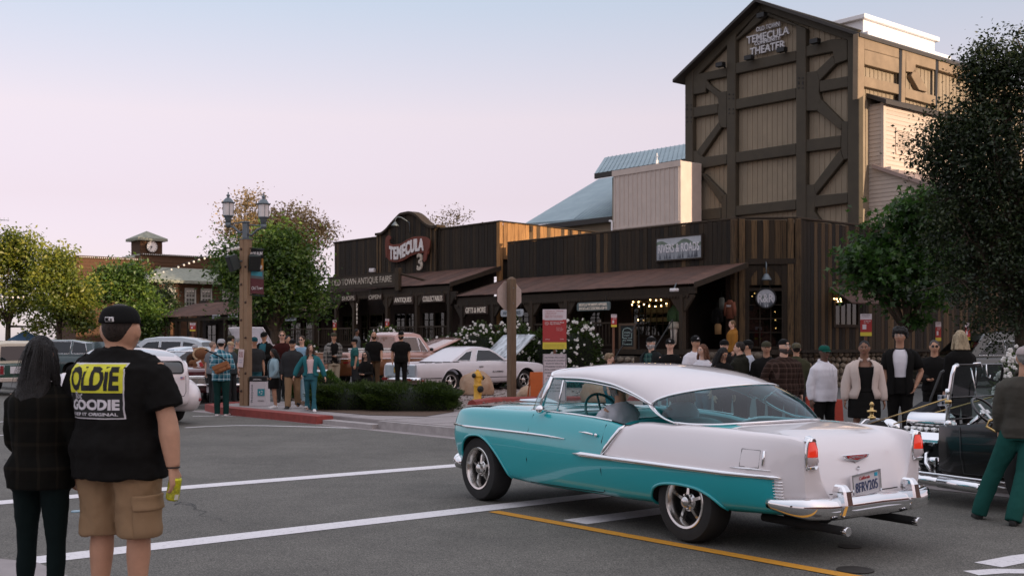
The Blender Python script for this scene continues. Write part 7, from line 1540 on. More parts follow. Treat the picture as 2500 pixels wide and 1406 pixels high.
person("man in a mustard hooded jacket standing on the shop porch",1788,781,33.5,zg=.52,face=-78,tone="fair",hair=("short",SANDY),wear=("hoodie",mustard),legs=("pants",char_c),vox=.013,group=RG)
person("woman with long black hair looking down",1765,846,17.2,face=28,sex="f",tone="tan",hair=("long",BLACKH),wear=("jacket",black_c),legs=("pants",black_c),pitch=28,**RS)
person("smiling man in a black cap behind the woman looking down",1768,826,19.5,face=18,tone="fair",hair=("short",BLACKH),hat=("cap",cap_black),wear=("tee",black_c),legs=("pants",char_c),**RS)
person("dark haired man in a dark green hooded coat seen from behind",1806,832,17.6,face=-140,tone="fair",hair=("short",DKBROWN),wear=("hoodie",C("dark_olive_fleece",(.018,.018,.013))),legs=("pants",black_c),yaw=25,**RS)
person("young man in a black cap and pale grey T-shirt looking left",1826,826,18.5,face=-105,tone="tan",hair=("short",BLACKH),hat=("cap",cap_black),wear=("tee",C("pale_grey_cotton",(.36,.39,.44))),legs=("pants",char_c),**RS)
person("man in an olive baseball cap and black jacket",1871,829,17.5,face=-8,tone="olive",hair=("short",BLACKH),hat=("cap",cap_olive),wear=("jacket",black_c),legs=("pants",black_c),build=1.08,**RS)
person("big bearded man in glasses and a brown plaid shirt, cap worn backwards",1914,824,16.4,face=3,tone="fair",hair=("short",DKBROWN),hat=("capback",cap_black),wear=("shirt",p_brown),legs=("pants",C("dark_slate_denim",(.018,.026,.028))),arms=("down","pocket"),glasses="clear",beard=(.07,.055,.05),build=1.32,hem=.80,**RS)
person("person in a camouflage cap and olive coat behind the big bearded man",1944,833,18.2,face=150,tone="tan",hair=("short",DKBROWN),hat=("capback",camo),wear=("jacket",olive_c),legs=("pants",char_c),**RS)
person("man in a white hoodie and dark green cap",2012,838,15.4,face=22,tone="dark",hair=("short",BLACKH),hat=("cap",cap_green),wear=("hoodie",white_c),legs=("pants",black_c),arms=("down","down"),build=1.1,hem=.84,pitch=6,yaw=-6,**RS)
person("woman in a cream denim jacket and black dress with hooped earrings",2110,829,14.9,face=-16,sex="f",tone="brown",hair=("bun",BLACKH),wear=("denim",cream_c,black_c),legs=("skirt",black_c),shoes=black_shoe,arms=("down","down"),build=1.22,hem=.88,yaw=-14,**RS)
person("tall curly haired man in clear glasses, black overshirt and white T-shirt",2197,798,15.6,face=-20,tone="olive",hair=("curly",BLACKH),wear=("tee",black_c,white_c),legs=("pants",black_c),arms=("pocket","down"),glasses="clear",hem=.80,yaw=-22,**RS)
person("man in sunglasses and a black zip jacket behind the roadster",2281,828,17.0,face=-12,tone="tan",hair=("short",(.06,.05,.045)),wear=("jacket",black_c),legs=("pants",black_c),arms=("down","front"),glasses="sun",build=1.08,**RS)
person("woman with blond shoulder length hair in a black coat seen from behind",2344,804,15.8,face=195,sex="f",tone="fair",hair=("bob",(.42,.33,.21)),wear=("jacket",black_c),legs=("pants",black_c),hem=.72,build=1.05,eyes=False,**RS)
lm_=G0(2400,1242,0)
person("man in a grey hoodie, pale cap and green jeans leaning on the black roadster",2478,893,10.4,zg=0.0,face=160,tone="tan",hair=("short",GREYH),hat=("cap",C("pale_cap",(.40,.34,.33))),wear=("hoodie",hood_grey),legs=("baggy",C("green_denim",(.014,.075,.062))),shoes=black_shoe,arms=("fwd","ahead"),vox=.0095,H=1.58,lean=.30,at=(4.62,10.35,0),feet=((.42,-.05,0),(.12,.32,0)),group=RG,build=1.12)
def seat_person(label,x,y,sx,tone,hair,wear,sex="m",yaw=0,arms=("fwd","fwd"),zb=-.345,**k):
 p=Matrix.Translation(HT)@Matrix.Rotation(HANG,4,"Z")@vec(x,y,0)
 return person(label,1500,940,11,zg=zb,face=math.degrees(HANG)+90,tone=tone,hair=hair,wear=wear,sex=sex,sit=True,calf=(0,-.8,-.5),legs=("pants",char_c),arms=arms,H=1.68,at=(p.x,p.y,zb),yaw=yaw,vox=.011,**k)
seat_person("grey haired man in a white T-shirt driving the turquoise hardtop",1.34,.34,0,"tan",("short",(.05,.045,.04)),("tee",white_c),arms=(((.15,-.5,-.8),(-.1,-1,.25)),((.15,-.5,-.8),(-.1,-1,.25))),yaw=8,beard=(.3,.28,.27))
seat_person("blond passenger on the far side of the hardtop's front seat",1.20,-.30,0,"fair",("bob",BLOND),("tee",white_c),sex="f")
# ================================================================== trees, bushes, flowers
bark_m=M("tree_bark",(0.060,0.042,0.028),rough=1,scale=7,var=0.35,bump=0.8,bscale=20,stretch=(2,2,.5))
lf_warm=leafmat("leaf_yellow_green",[(.04,.065,.008),(.105,.145,.015),(.21,.235,.026),(.33,.31,.045)],.45)
lf_green=leafmat("leaf_green",[(.018,.042,.008),(.048,.10,.014),(.10,.175,.025),(.18,.25,.04)],.40)
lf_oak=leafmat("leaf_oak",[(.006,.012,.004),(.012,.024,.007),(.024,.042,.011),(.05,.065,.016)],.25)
lf_maple=leafmat("leaf_maple",[(.010,.030,.006),(.022,.062,.010),(.045,.115,.016),(.09,.17,.03)],.42)
lf_gold=leafmat("leaf_gold",[(.10,.075,.035),(.22,.15,.06),(.34,.24,.11),(.42,.30,.16)],.4)
lf_hedge=leafmat("leaf_hedge",[(.014,.030,.006),(.032,.060,.010),(.062,.100,.016),(.11,.15,.028)],.3)
petal=M("white_petal",(.66,.64,.60),.7,var=.08)
def leaf_mesh(name,P,size,mat,aspect=1.9,droop=.3,seed=0,star=False,tone=None,upbias=0.25):
 """a leaf at every point: a folded diamond (or a five-lobed star), all sizes and directions"""
 r=np.random.default_rng(seed);n=len(P)
 d=r.normal(size=(n,3));d[:,2]=d[:,2]*.7-droop;d/=np.linalg.norm(d,axis=1)[:,None]
 w=np.cross(d,r.normal(size=(n,3))+np.array([0,0,upbias*4]));w/=np.linalg.norm(w,axis=1)[:,None]+1e-9;u=np.cross(w,d)
 L_=(size*r.uniform(.6,1.35,n))[:,None];Wd=L_/aspect
 if star:
  tips=[(0,0),(.25,.22),(.55,.52),(.50,.16),(1.0,.0),(.50,-.16),(.55,-.52),(.25,-.22)]
  V=np.stack([P+d*L_*a+w*L_*b+u*L_*.08*abs(b)for a,b in tips],1).reshape(-1,3);k=8;F=np.array([[0,1,2,3],[0,3,4,5],[0,5,6,7]])
 else:
  V=np.stack([P,P+d*L_*.5+w*Wd*.5+u*L_*.10,P+d*L_,P+d*L_*.5-w*Wd*.5+u*L_*.10],1).reshape(-1,3);k=4;F=np.array([[0,1,2],[0,2,3]])
 f=(np.arange(n)[:,None,None]*k+F[None]).reshape(-1,F.shape[1]);nf=len(f);q=F.shape[1]
 me=bpy.data.meshes.new(name);me.vertices.add(len(V));me.vertices.foreach_set("co",V.ravel().astype(np.float32));me.loops.add(nf*q);me.loops.foreach_set("vertex_index",f.ravel().astype(np.int32))
 me.polygons.add(nf);me.polygons.foreach_set("loop_start",np.arange(0,nf*q,q,dtype=np.int32));me.polygons.foreach_set("loop_total",np.full(nf,q,np.int32));me.update(calc_edges=True)
 at=me.attributes.new("tone","FLOAT","FACE");tn=np.clip((tone if tone is not None else r.uniform(0,1,n))+r.normal(0,.16,n),0,1);at.data.foreach_set("value",np.repeat(tn,len(F)).astype(np.float32))
 me.materials.append(mat);return me
def tree(name,label,base,height,trunk_h,rad,mat,leaf=.12,nclump=60,per=180,seed=1,group=None,center=None,csize=.55,star=False,droop=.3,gaps=.0,trunk_r=.16,aspect=1.9,flat=1.0,off=(0,0),lobes=None):
 """trunk and limbs to every leaf clump; clumps fill an uneven crown. base = ground point, rad = crown radii (x, y, z)"""
 r=np.random.default_rng(seed);t=thing(name,label,"tree",base,0,group)
 cz=height-rad[2];cc=np.array([off[0],off[1],cz]);lobes=lobes or[(0,0,0,1)]
 C_=[]
 while len(C_)<nclump:
  lx,ly,lz,ls=lobes[r.integers(len(lobes))];v=r.normal(size=3);v/=np.linalg.norm(v);q=r.uniform(.25,1)**.45
  v=v*q*np.array(rad)*ls*(1+.18*math.sin(7*v[0]+seed)+.15*math.sin(5*v[2]+2*seed));p=cc+v+np.array([lx,ly,lz])
  if v[2]<-rad[2]*.75 and r.uniform()<.5:continue
  C_.append(p)
 C_=np.array(C_);g=G();top=Vector((off[0]*.35,off[1]*.35,trunk_h))
 g.tube([(0,0,-.05),(trunk_r*.15,0,trunk_h*.35),(off[0]*.15-trunk_r*.1,off[1]*.15,trunk_h*.7),top],[trunk_r*1.25,trunk_r,trunk_r*.88,trunk_r*.78],10)
 part("trunk",g,bark_m,t,smooth=True);g=G()
 nl=max(5,nclump//9);L_=[]
 for i in range(nl):
  p=Vector(C_[i%len(C_)]);m=top.lerp(p,.5)+Vector(r.normal(0,.12,3))*rad[0]*.5+Vector((0,0,-.08*rad[2]));e=top.lerp(p,.86)
  g.tube([top-Vector((0,0,trunk_h*.12*r.uniform())),m,e],[trunk_r*.45,trunk_r*.26,trunk_r*.10],6,caps=False);L_+=[m,e]
 for p in C_:
  p=Vector(p);b=min(L_,key=lambda q:(q-p).length);g.tube([b,(b+p)/2+Vector(r.normal(0,.05,3)),p],[trunk_r*.10,trunk_r*.06,.008],4,caps=False)
 part("limb",g,bark_m,t,smooth=True,kind="stuff")
 P=[];T=[]
 for p in C_:
  m=int(per*r.uniform(.5,1.4));s=csize*r.uniform(.6,1.3);q=r.normal(size=(m,3))*np.array([s,s,s*.75*flat])*.5;P.append(p+q);T.append(np.full(m,r.uniform(.2,.8))+(q[:,2]/s)*.10)
 P=np.concatenate(P);T=np.concatenate(T);link("crown",leaf_mesh("crown",P,leaf,mat,aspect,droop,seed,star,T),t)["kind"]="stuff"
 return t
def tree_px(px,Y,top,bot,w_px,zg=.125,**k):
 """crown given by its pixel box at depth Y"""
 c=AT(px,HORY,Y);s=FOC/Y;zt=CAMH+(HORY-top)/s;zb=CAMH+(HORY-bot)/s;return dict(base=(c.x,Y,zg),height=zt-zg-(zt-zb)*.05,rad=(w_px/2/s*.82,w_px/2/s*.75,(zt-zb)/2*.86),**k)
TL_="street trees glowing in the low sun on the left"
tree("ornamental_pear_tree","yellow green tree at the left edge, the tallest of the sunlit street trees",**tree_px(20,62,548,815,200,trunk_h=2.6,mat=lf_warm,leaf=.21,nclump=110,per=130,seed=3,group=TL_,csize=.9,lobes=[(0,0,0,1),(-1.5,0,.6,.6),(1.2,0,-1.2,.7),(.6,0,1.4,.45)]))
tree("ornamental_pear_tree","yellow green sunlit tree right of the tallest one, above the tent",**tree_px(145,60,602,815,165,trunk_h=2.2,mat=lf_warm,leaf=.20,nclump=90,per=130,seed=5,group=TL_,csize=.8,lobes=[(0,0,0,1),(.9,0,-.8,.7),(-.3,0,.9,.5)]))
tree("ornamental_pear_tree","greener street tree in front of the clock building",**tree_px(300,66,644,820,165,trunk_h=2.2,mat=lf_green,leaf=.22,nclump=90,per=130,seed=8,group=TL_,csize=.85,lobes=[(0,0,0,1),(1.2,0,-1,.7),(-.8,0,.8,.45),(.6,0,1.1,.4)]))
tree("ornamental_pear_tree","small dark tree beside the clock building's porch",**tree_px(395,80,690,800,90,trunk_h=2.0,mat=lf_oak,leaf=.22,nclump=45,per=120,seed=18,csize=.8))
tree("street_tree","leafy green tree behind the lamp post, its trunk among the crowd",**tree_px(672,41,578,790,252,trunk_h=1.95,mat=lf_green,leaf=.155,nclump=150,per=150,seed=11,csize=.75,trunk_r=.20,off=(0,0),lobes=[(0,0,0,.9),(1.1,0,-.45,.62),(-1.2,0,.3,.62),(-.3,0,-.5,.8),(.2,0,.9,.55)]))
tree("tall_tree","tall sparse tree with gold evening light behind the lamp post",**tree_px(682,92,488,690,235,trunk_h=4.5,mat=lf_gold,leaf=.24,nclump=150,per=140,seed=14,csize=1.15,trunk_r=.3,lobes=[(0,0,0,.8),(-2.3,0,1.4,.6),(1.9,0,.6,.65),(0,0,-1,.9)]))
tree("tall_tree","thin treetop peeking over the curved false front",**tree_px(1082,85,498,640,125,trunk_h=6,mat=lf_gold,leaf=.20,nclump=30,per=40,seed=15,csize=.9,trunk_r=.15))
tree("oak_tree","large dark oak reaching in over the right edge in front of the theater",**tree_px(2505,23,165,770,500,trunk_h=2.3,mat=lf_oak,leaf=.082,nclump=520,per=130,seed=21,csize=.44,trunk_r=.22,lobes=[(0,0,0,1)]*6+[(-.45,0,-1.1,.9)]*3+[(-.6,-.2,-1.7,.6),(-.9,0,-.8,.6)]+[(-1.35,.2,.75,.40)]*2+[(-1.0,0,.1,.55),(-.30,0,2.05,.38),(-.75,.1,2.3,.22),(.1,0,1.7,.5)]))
tree("maple_tree","bright green star leaved tree in front of the plank side wall",**tree_px(2215,34.5,470,790,330,trunk_h=1.9,mat=lf_maple,leaf=.20,nclump=150,per=120,seed=31,csize=.62,star=True,trunk_r=.12,lobes=[(.3,0,.1,.75),(-1.2,0,-.5,.42),(.5,0,1.0,.5),(0,0,-.9,.62),(1.1,0,.2,.6)]))
def bush(name,label,c,rad,mat,leaf,n,seed,cat="bush",flowers=0,fl_r=.045,group=None,flat_top=False,aspect=3.2):
 r=np.random.default_rng(seed);t=thing(name,label,cat,c,0,group);v=r.normal(size=(n,3));v/=np.linalg.norm(v,axis=1)[:,None];v[:,2]=np.abs(v[:,2])if flat_top else v[:,2]
 bump_=1+.10*np.sin(9*v[:,0]+seed)*np.cos(8*v[:,1])+.10*np.sin(13*v[:,2]+3*v[:,0]);q=r.uniform(.55,1,n)**.35
 P=v*(q*bump_)[:,None]*np.array(rad);
 if flat_top:pw=.55;P=np.sign(v)*np.abs(v)**pw*(q*bump_)[:,None]*np.array(rad);
 else:P[:,2]+=rad[2]*.9
 T=.22+.5*np.clip(P[:,2]/(rad[2]*(1 if flat_top else 2)),0,1)*0+r.uniform(0,.35,n);link("foliage",leaf_mesh("foliage",P,leaf,mat,aspect,-.55 if flat_top else.1,seed,False,T,.1),t)["kind"]="stuff"
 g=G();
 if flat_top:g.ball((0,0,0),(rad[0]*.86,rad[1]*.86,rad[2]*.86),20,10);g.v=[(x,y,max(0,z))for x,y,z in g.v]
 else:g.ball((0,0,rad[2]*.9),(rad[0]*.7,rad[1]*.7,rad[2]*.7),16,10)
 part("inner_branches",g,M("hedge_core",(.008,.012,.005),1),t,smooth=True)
 if flowers:
  g=G()
  for _ in range(flowers):
   d=r.normal(size=3);d[1]=-abs(d[1]);d[2]=d[2]*.8+.35;d/=np.linalg.norm(d);p=d*np.array(rad)*r.uniform(.95,1.15)+np.array([0,0,rad[2]*.9]);s=fl_r*r.uniform(.6,1.4)
   for k in range(5):
    a=r.uniform(0,2*PI);g.ball((p[0]+s*.5*math.cos(a),p[1]-s*.2,p[2]+s*.5*math.sin(a)),(s*.62,s*.5,s*.62),6,4)
  part("blossom",g,petal,t,smooth=True,kind="stuff")
 return t
HG="clipped low hedges in the bark bed"
def gp(px,py,z=.155):return G0(px,py,z)
for(px,py,w,h,d,sd,l)in((845,1000,92,.52,.8,1,"clipped hedge at the left end of the bark bed"),(1000,1003,118,.56,.85,2,"clipped hedge at the right end of the bark bed beside the gravel"),(918,996,90,.50,.8,3,"clipped hedge in the middle of the bark bed")):
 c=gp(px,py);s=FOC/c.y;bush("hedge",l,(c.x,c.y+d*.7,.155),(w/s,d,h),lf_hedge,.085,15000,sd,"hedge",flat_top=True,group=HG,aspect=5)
for(px,py,w,h,sd,l)in((738,985,36,.42,4,"low loose shrub behind the walking couple"),(792,985,30,.36,5,"low loose shrub between the walking woman and the hedge")):
 c=gp(px,py-12);s=FOC/c.y;bush("shrub",l,(c.x,c.y+.3,.155),(w/s,.5,h),lf_green,.07,3500,sd,"shrub",group="loose shrubs beside the hedge",aspect=2.2)
RG_="white rose bushes in front of the porches"
for(px,top,w,Y,sd,fl,l)in((680,838,42,41,41,22,"white rose bush behind the man in maroon"),(745,836,40,40.5,46,22,"white rose bush left of the man in the check shirt"),(940,800,52,42,42,40,"white rose bush between the two bearded men"),(1085,822,75,41,43,16,"low green rose bush above the coupe's roof"),(1165,792,62,40,44,70,"white rose bush left of the stop sign post"),(1255,786,55,40,45,60,"white rose bush behind the stop sign post"),(1412,785,56,38.5,47,55,"white rose bush right of the red parking sign"),(1335,800,60,40,48,12,"mostly green rose bush behind the red parking sign")):
 c=AT(px,top,Y);h=c.z-.12;bush("rose_bush",l,(c.x,Y,.12),(w*Y/FOC,.75,h/1.9),lf_hedge,.10,3600,sd,"rose bush",flowers=int(fl*1.5),fl_r=.045,group=RG_,aspect=1.7)
c=AT(2492,862,14.5);bush("rose_bush","white flowering bush at the right edge behind the man on the roadster",(c.x,14.5,.15),(.34,.34,(c.z-.12)/1.9),lf_hedge,.05,1500,49,"rose bush",flowers=190,fl_r=.034,aspect=1.7)
# ================================================================== the black roadster
tb=thing("roadster","black open hot rod roadster with exposed chrome engine, parked by the right kerb","car",(5.455,10.98,0),R(128))
gloss_black=paint("gloss_black_paint",(.006,.006,.006),rough=.2,coat=.5)
brass=M("brass",(.55,.38,.16),rough=.18,metal=1.0,var=.05)
def tub_row(x,zb,zt,w,op):return[(x,0,zb),(x,w*.8,zb),(x,w*.98,zb+.05),(x,w,(zb+zt)/2),(x,w*.99,zt-.03),(x,w*.97,zt),(x,w*.90,zt),(x,w*.86,zt-.05 if not op else.45),(x,w*.5,zt-.02 if not op else.42),(x,0,zt if not op else.42)]
S_=[]
for x,zb,zt,w,op in((-.42,.48,.74,.44,0),(-.36,.42,.80,.48,0),(-.2,.36,.86,.52,0),(-.10,.34,.87,.53,1),(.3,.28,.86,.55,1),(.75,.27,.82,.55,1),(1.02,.27,.79,.53,1),(1.08,.27,.79,.53,0),(1.22,.28,.78,.47,0),(1.24,.30,.76,.42,0)):
 h=tub_row(x,zb,zt,w,op);S_.append(h+[(a,-b,c)for a,b,c in h[::-1][1:-1]])
g=G();g.loft(S_[::-1]);o=part("body",g,gloss_black,tb);sharp(o,40)
trimline("door_seam",[(.95,.535,.78),(.93,.555,.5),(.9,.545,.32),(.42,.555,.32),(.38,.56,.5),(.40,.555,.84)],.004,tb,M("seam_grey",(.03,.03,.03),.5),4)
st=link("seat",None,tb);g=G();g.box((.02,0,.72),(.14,.9,.42),rot=Euler((0,-.2,0)));g.box((.30,0,.48),(.45,.9,.14));part("cushion",g,M("black_leather",(.012,.011,.010),.5),st,bev=.04)
g=G();g.tube([(.50,.50,.90),(.62,.56,.86),(.64,.58,.80),(.55,.58,.76),(.46,.57,.80)],.014,8);part("door_handle",g,brass,tb,smooth=True)
wsd=link("windshield",None,tb)
g=G();g.tube([(1.12,.48,.76),(1.10,.48,1.05),(1.06,.48,1.30),(1.055,.455,1.37),(1.055,.40,1.39)],.022,8);part("post",g,chrome,wsd,smooth=True)
g=G();g.tube([(1.12,-.48,.76),(1.10,-.48,1.05),(1.06,-.48,1.33),(1.055,-.45,1.385)],.016,8);part("post",g,gloss_black,wsd,smooth=True)
for z in(1.39,1.06,.84):g=G();g.tube([(1.055 if z>1.3 else 1.10,-.46,z),(1.055 if z>1.3 else 1.10,.42,z)],.011,6);part("frame",g,gloss_black,wsd,smooth=True)
g=G();g.add([(1.10,-.46,.85),(1.10,.46,.85),(1.10,.46,1.06),(1.058,.45,1.38),(1.058,-.45,1.38),(1.10,-.46,1.06)],[(0,1,2,5),(5,2,3,4)]);part("pane",g,glass("roadster_glass",(.55,.68,.66),.25),wsd)
for z in(.80,1.00,1.12):g=G();g.lathe([(0,-.035),(.028,-.03),(.034,0),(.028,.03),(0,.035)],12,(1.105,.48,z));part("clamp",g,chrome,wsd,smooth=True)
g=G();g.lathe([(0,-.02),(.035,-.018),(.035,.018),(0,.02)],12,(1.10,.49,1.02));part("wing_nut",g,brass,wsd,smooth=True)
g=G();g.tube([(1.07,.12,1.36),(1.06,.06,1.15),(1.06,.03,1.02)],.006,5);g.tube([(1.07,.02,1.36),(1.06,.05,1.2)],.005,5);g.tube([(1.05,.1,1.40),(1.05,-.02,1.405),(1.05,-.05,1.37)],.012,6);g.tube([(1.04,-.12,1.39),(1.04,-.13,1.27),(1.03,-.17,1.25),(1.03,-.18,1.28)],.007,5);part("wiper",g,chrome,wsd,smooth=True)
g=G();g.tube([(1.10,-.50,1.02),(1.12,-.62,1.04),(1.10,-.74,1.02)],.010,6);g.lathe([(0,-.03),(.05,-.025),(.065,.02),(0,.03)],14,(1.10,-.76,1.0),"x");part("side_mirror",g,brass,tb,smooth=True)
for s in(1,-1):g=G();g.tube([(1.10,s*.47,1.06),(2.25,s*.30,.70)],.008,6);part("brace_rod",g,brass,tb,smooth=True)
sw_=link("steering_wheel",None,tb,(.84,.24,.93),(0,R(-48),0))
g=G();g.tube([(.17*math.cos(t),.17*math.sin(t),0)for t in np.linspace(0,2*PI,29)],.013,8);part("wheel_rim",g,gloss_black,sw_,smooth=True);g=G();g.box((0,0,-.01),(.20,.045,.008));g.box((0,0,-.01),(.045,.15,.008));part("spoke",g,alu,sw_);g=G();g.tube([(0,0,-.02),(0,0,-.38)],.03,10);part("steering_column",g,chrome,sw_,smooth=True)
en=link("engine",None,tb)
g=G();g.box((1.60,0,.45),(.60,.34,.32));part("block",g,M("engine_black",(.012,.012,.012),.4,metal=.3),en,bev=.02)
for s in(1,-1):
 g=G();g.box((1.60,s*.24,.61),(.58,.15,.085),rot=Euler((s*-.7,0,0)));part("valve_cover",g,chrome,en,bev=.02)
 for k in range(4):x=1.42+.12*k;g=G();g.tube([(x,s*.27,.50),(x,s*.38,.46),(x-.04,s*.44,.38),(x-.12,s*.47,.30)],.020,8);part("header_pipe",g,chrome,en,smooth=True)
 g=G();g.tube([(1.75,s*.48,.31),(1.5,s*.56,.26),(1.30,s*.64,.235),(1.1,s*.66,.23)],[.03,.035,.04,.045],10);g.tube([(1.1,s*.66,.23),(.72,s*.67,.215),(.62,s*.67,.21)],[.055,.055,.05],12);part("exhaust_pipe",g,chrome,tb,smooth=True)
 g=G();g.lathe([(.05,.56),(.052,.60),(.045,.62),(0,.6)],12,(0,s*.67,.21),"x");part("exhaust_tip",g,underside,tb,smooth=True)
g=G();g.box((1.60,0,.66),(.44,.22,.08));part("manifold",g,alu,en,bev=.01)
g=G();g.lathe([(0,-.24),(.09,-.235),(.105,-.22),(.105,.22),(.09,.235),(0,.24)],20,(1.60,0,.77),"x");part("air_cleaner",g,chrome,en,smooth=True);sharp(en.children[-1],40)
g=G();g.lathe([(0,0),(.06,.0),(.065,.02),(.065,.08),(.03,.10),(.03,.12),(.05,.125),(.05,.145),(0,.15)],16,(1.34,.06,.70));part("distributor",g,chrome,en,smooth=True)
for k in range(6):g=G();g.lathe([(0,-.04),(.03,-.035),(.034,.03),(0,.04)],10,(1.38+.08*k,.16,.69));part("carburettor",g,alu,en,smooth=True)
for k in range(9):x=1.38+.055*k;g=G();g.tube([(x,.08,.69),(x+.02,.20,.70),(x,.28,.60)],.005,4);part("plug_wire",g,black_metal,en)
g=G();g.lathe([(0,0),(.04,.0),(.045,.02),(.045,.09),(.02,.11),(0,.11)],14,(1.30,.36,.40),"x");part("starter",g,chrome,en,smooth=True)
g=G();g.box((1.30,.40,.33),(.02,.02,.16));part("bracket",g,alu,en)
for s in(1,-1):g=G();g.b2(-.3,2.7,s*.30-.03,s*.30+.03,.27,.36);part("frame_rail",g,gloss_black,tb,bev=.01)
for z,y in((.30,.62),(.345,.60)):g=G();g.tube([(.1,y,z-.08),(2.3,y*.85,z-.03)],.011,6);part("radius_rod",g,chrome,tb,smooth=True)
rd=link("radiator",None,tb)
sh_=[(-.24,.34),(.24,.34),(.25,.60),(.22,.70),(.12,.755),(0,.77),(-.12,.755),(-.22,.70),(-.25,.60)]
g=G();g.prism(sh_,2.26,2.40,plane="yz");part("radiator_shell",g,gloss_black,rd,bev=.02);g=G();g.prism([(a*.86,.35+(b-.35)*.9)for a,b in sh_],2.402,2.41,plane="yz");part("radiator_core",g,brass,rd)
g=G();g.tube([(2.33+.0,a*1.02,b+.004)for a,b in sh_[1:]],.012,6);part("radiator_trim",g,chrome,rd,smooth=True)
g=G();g.lathe([(0,.765),(.045,.765),(.045,.79),(.022,.80),(.022,.84),(.055,.845),(.055,.86),(.02,.87),(.018,.91),(.03,.925),(.012,.955),(0,.96)],14,(2.33,0,0));g.tube([(2.33,-.075,.85),(2.33,.075,.85)],.010,6);part("radiator_cap",g,brass,rd,smooth=True)
for s in(1,-1):
 g=G();g.lathe([(0,-.11),(.05,-.09),(.088,-.02),(.095,.04),(.085,.06),(0,.065)],16,(2.35,s*.40,.66),"x");part("headlight",g,chrome,tb,smooth=True)
 g=G();g.tube([(2.35,s*.40,.58),(2.35,s*.34,.34)],.014,6);part("lamp_bracket",g,chrome,tb)
 make_wheel("rod_rear",.37,.34,.22,5,"thrust",None,tb,(0,s*.62,.37),0 if s==1 else PI);make_wheel("rod_front",.31,.16,.20,12,"spoke",None,tb,(2.62,s*.60,.31),0 if s==1 else PI)
g=G();g.tube([(2.62,-.56,.31),(2.62,-.3,.25),(2.62,.3,.25),(2.62,.56,.31)],.025,8);g.tube([(0,-.5,.37),(0,.5,.37)],.05,8);part("axle",g,chrome,tb,smooth=True)
# ================================================================== street furniture
tan_post=M("tan_post_paint",(.235,.150,.085),rough=.7,scale=4,var=.12,bump=.1);post_wood=M("post_wood",(.16,.105,.062),rough=.85,scale=5,col2=(.11,.07,.04),stretch=(8,8,.6),bump=.5,bscale=12)
steel_grey=M("lamp_grey_steel",(.13,.155,.17),rough=.45,metal=.4,var=.1)
frosted=M("frosted_glass",(.66,.62,.60),rough=.35,var=.06,scale=12,coat=.6)
lp0=G0(600,990,.15);LPS=FOC/lp0.y
def lz(py):return CAMH+(HORY-py)/LPS-.15
lp=thing("street_lamp","tan lamp post with two frosted lanterns on curved arms, left of centre","street lamp",(lp0.x,lp0.y,.15),R(-18))
w2=.105;zt=lz(583);g=G()
for x in(-.058,.058):g.b2(x-.052,x+.052,-w2,w2,0,zt)
g.b2(-.02,.02,-w2+.012,w2-.012,0,zt);part("post",g,tan_post,lp,bev=.008)
g=G();g.b2(-.062,.062,-.062,.062,zt+.002,lz(545));g.b2(-.08,.08,-.08,.08,lz(545),lz(541));part("post_head",g,steel_grey,lp,bev=.012)
g=G();g.b2(-w2-.02,w2+.02,-w2-.012,w2+.012,zt-.02,zt+.0);part("post_collar",g,steel_grey,lp)
for k,z in enumerate(np.linspace(.35,zt-.25,9)):g=G();g.lathe([(0,-.02),(.026,-.016),(.03,0)],10,((-.058,.058)[k%2],-w2,z),"y");part("bolt",g,M("bolt_brown",(.05,.025,.015),.6),lp,smooth=True)
arm=(AT(647,0,lp0.y).x-AT(599,0,lp0.y).x)
for s in(1,-1):
 x1=s*arm*1.02;zb_=lz(560 if s==1 else 553);a_=link("lamp_arm",None,lp)
 g=G();g.tube([(s*.05,0,zb_-.12),(s*.16,0,zb_-.14),(s*.24,0,zb_-.08),(s*.32,0,zb_-.01),(x1,0,zb_+.03)],.026,8);g.tube([(s*.05,0,zb_+.10),(x1,0,zb_+.075)],.014,6);g.tube([(x1,0,zb_-.01),(x1,0,zb_+.10)],[.05,.075],12);part("bracket",g,steel_grey,a_,smooth=True)
 z0=zb_+.10;g=G();g.lathe([(.06,0),(.062,.05),(.075,.06),(.075,.10),(.10,.14),(.125,.16),(.125,.175),(0,.175)],20,(x1,0,z0));part("lantern_base",g,steel_grey,a_,smooth=True)
 g=G();g.lathe([(0,.176),(.112,.176),(.122,.46),(0,.462)],22,(x1,0,z0));o=part("lantern_glass",g,frosted,a_,smooth=True);sharp(o,40)
 g=G();g.lathe([(.0,.464),(.16,.464),(.165,.485),(.125,.50),(.10,.545),(.06,.585),(.03,.60),(.026,.62),(.045,.64),(.04,.665),(.015,.68),(.012,.70),(.02,.715),(0,.735)],22,(x1,0,z0));o=part("lantern_roof",g,steel_grey,a_,smooth=True);sharp(o,50)
 for k in range(4):t_=PI/4+k*PI/2;g=G();g.tube([(x1+.122*math.cos(t_),.122*math.sin(t_),z0+.17),(x1+.128*math.cos(t_),.128*math.sin(t_),z0+.47)],.006,5);part("lantern_rod",g,steel_grey,a_)
spk=M("speaker_green_black",(.010,.020,.018),.5)
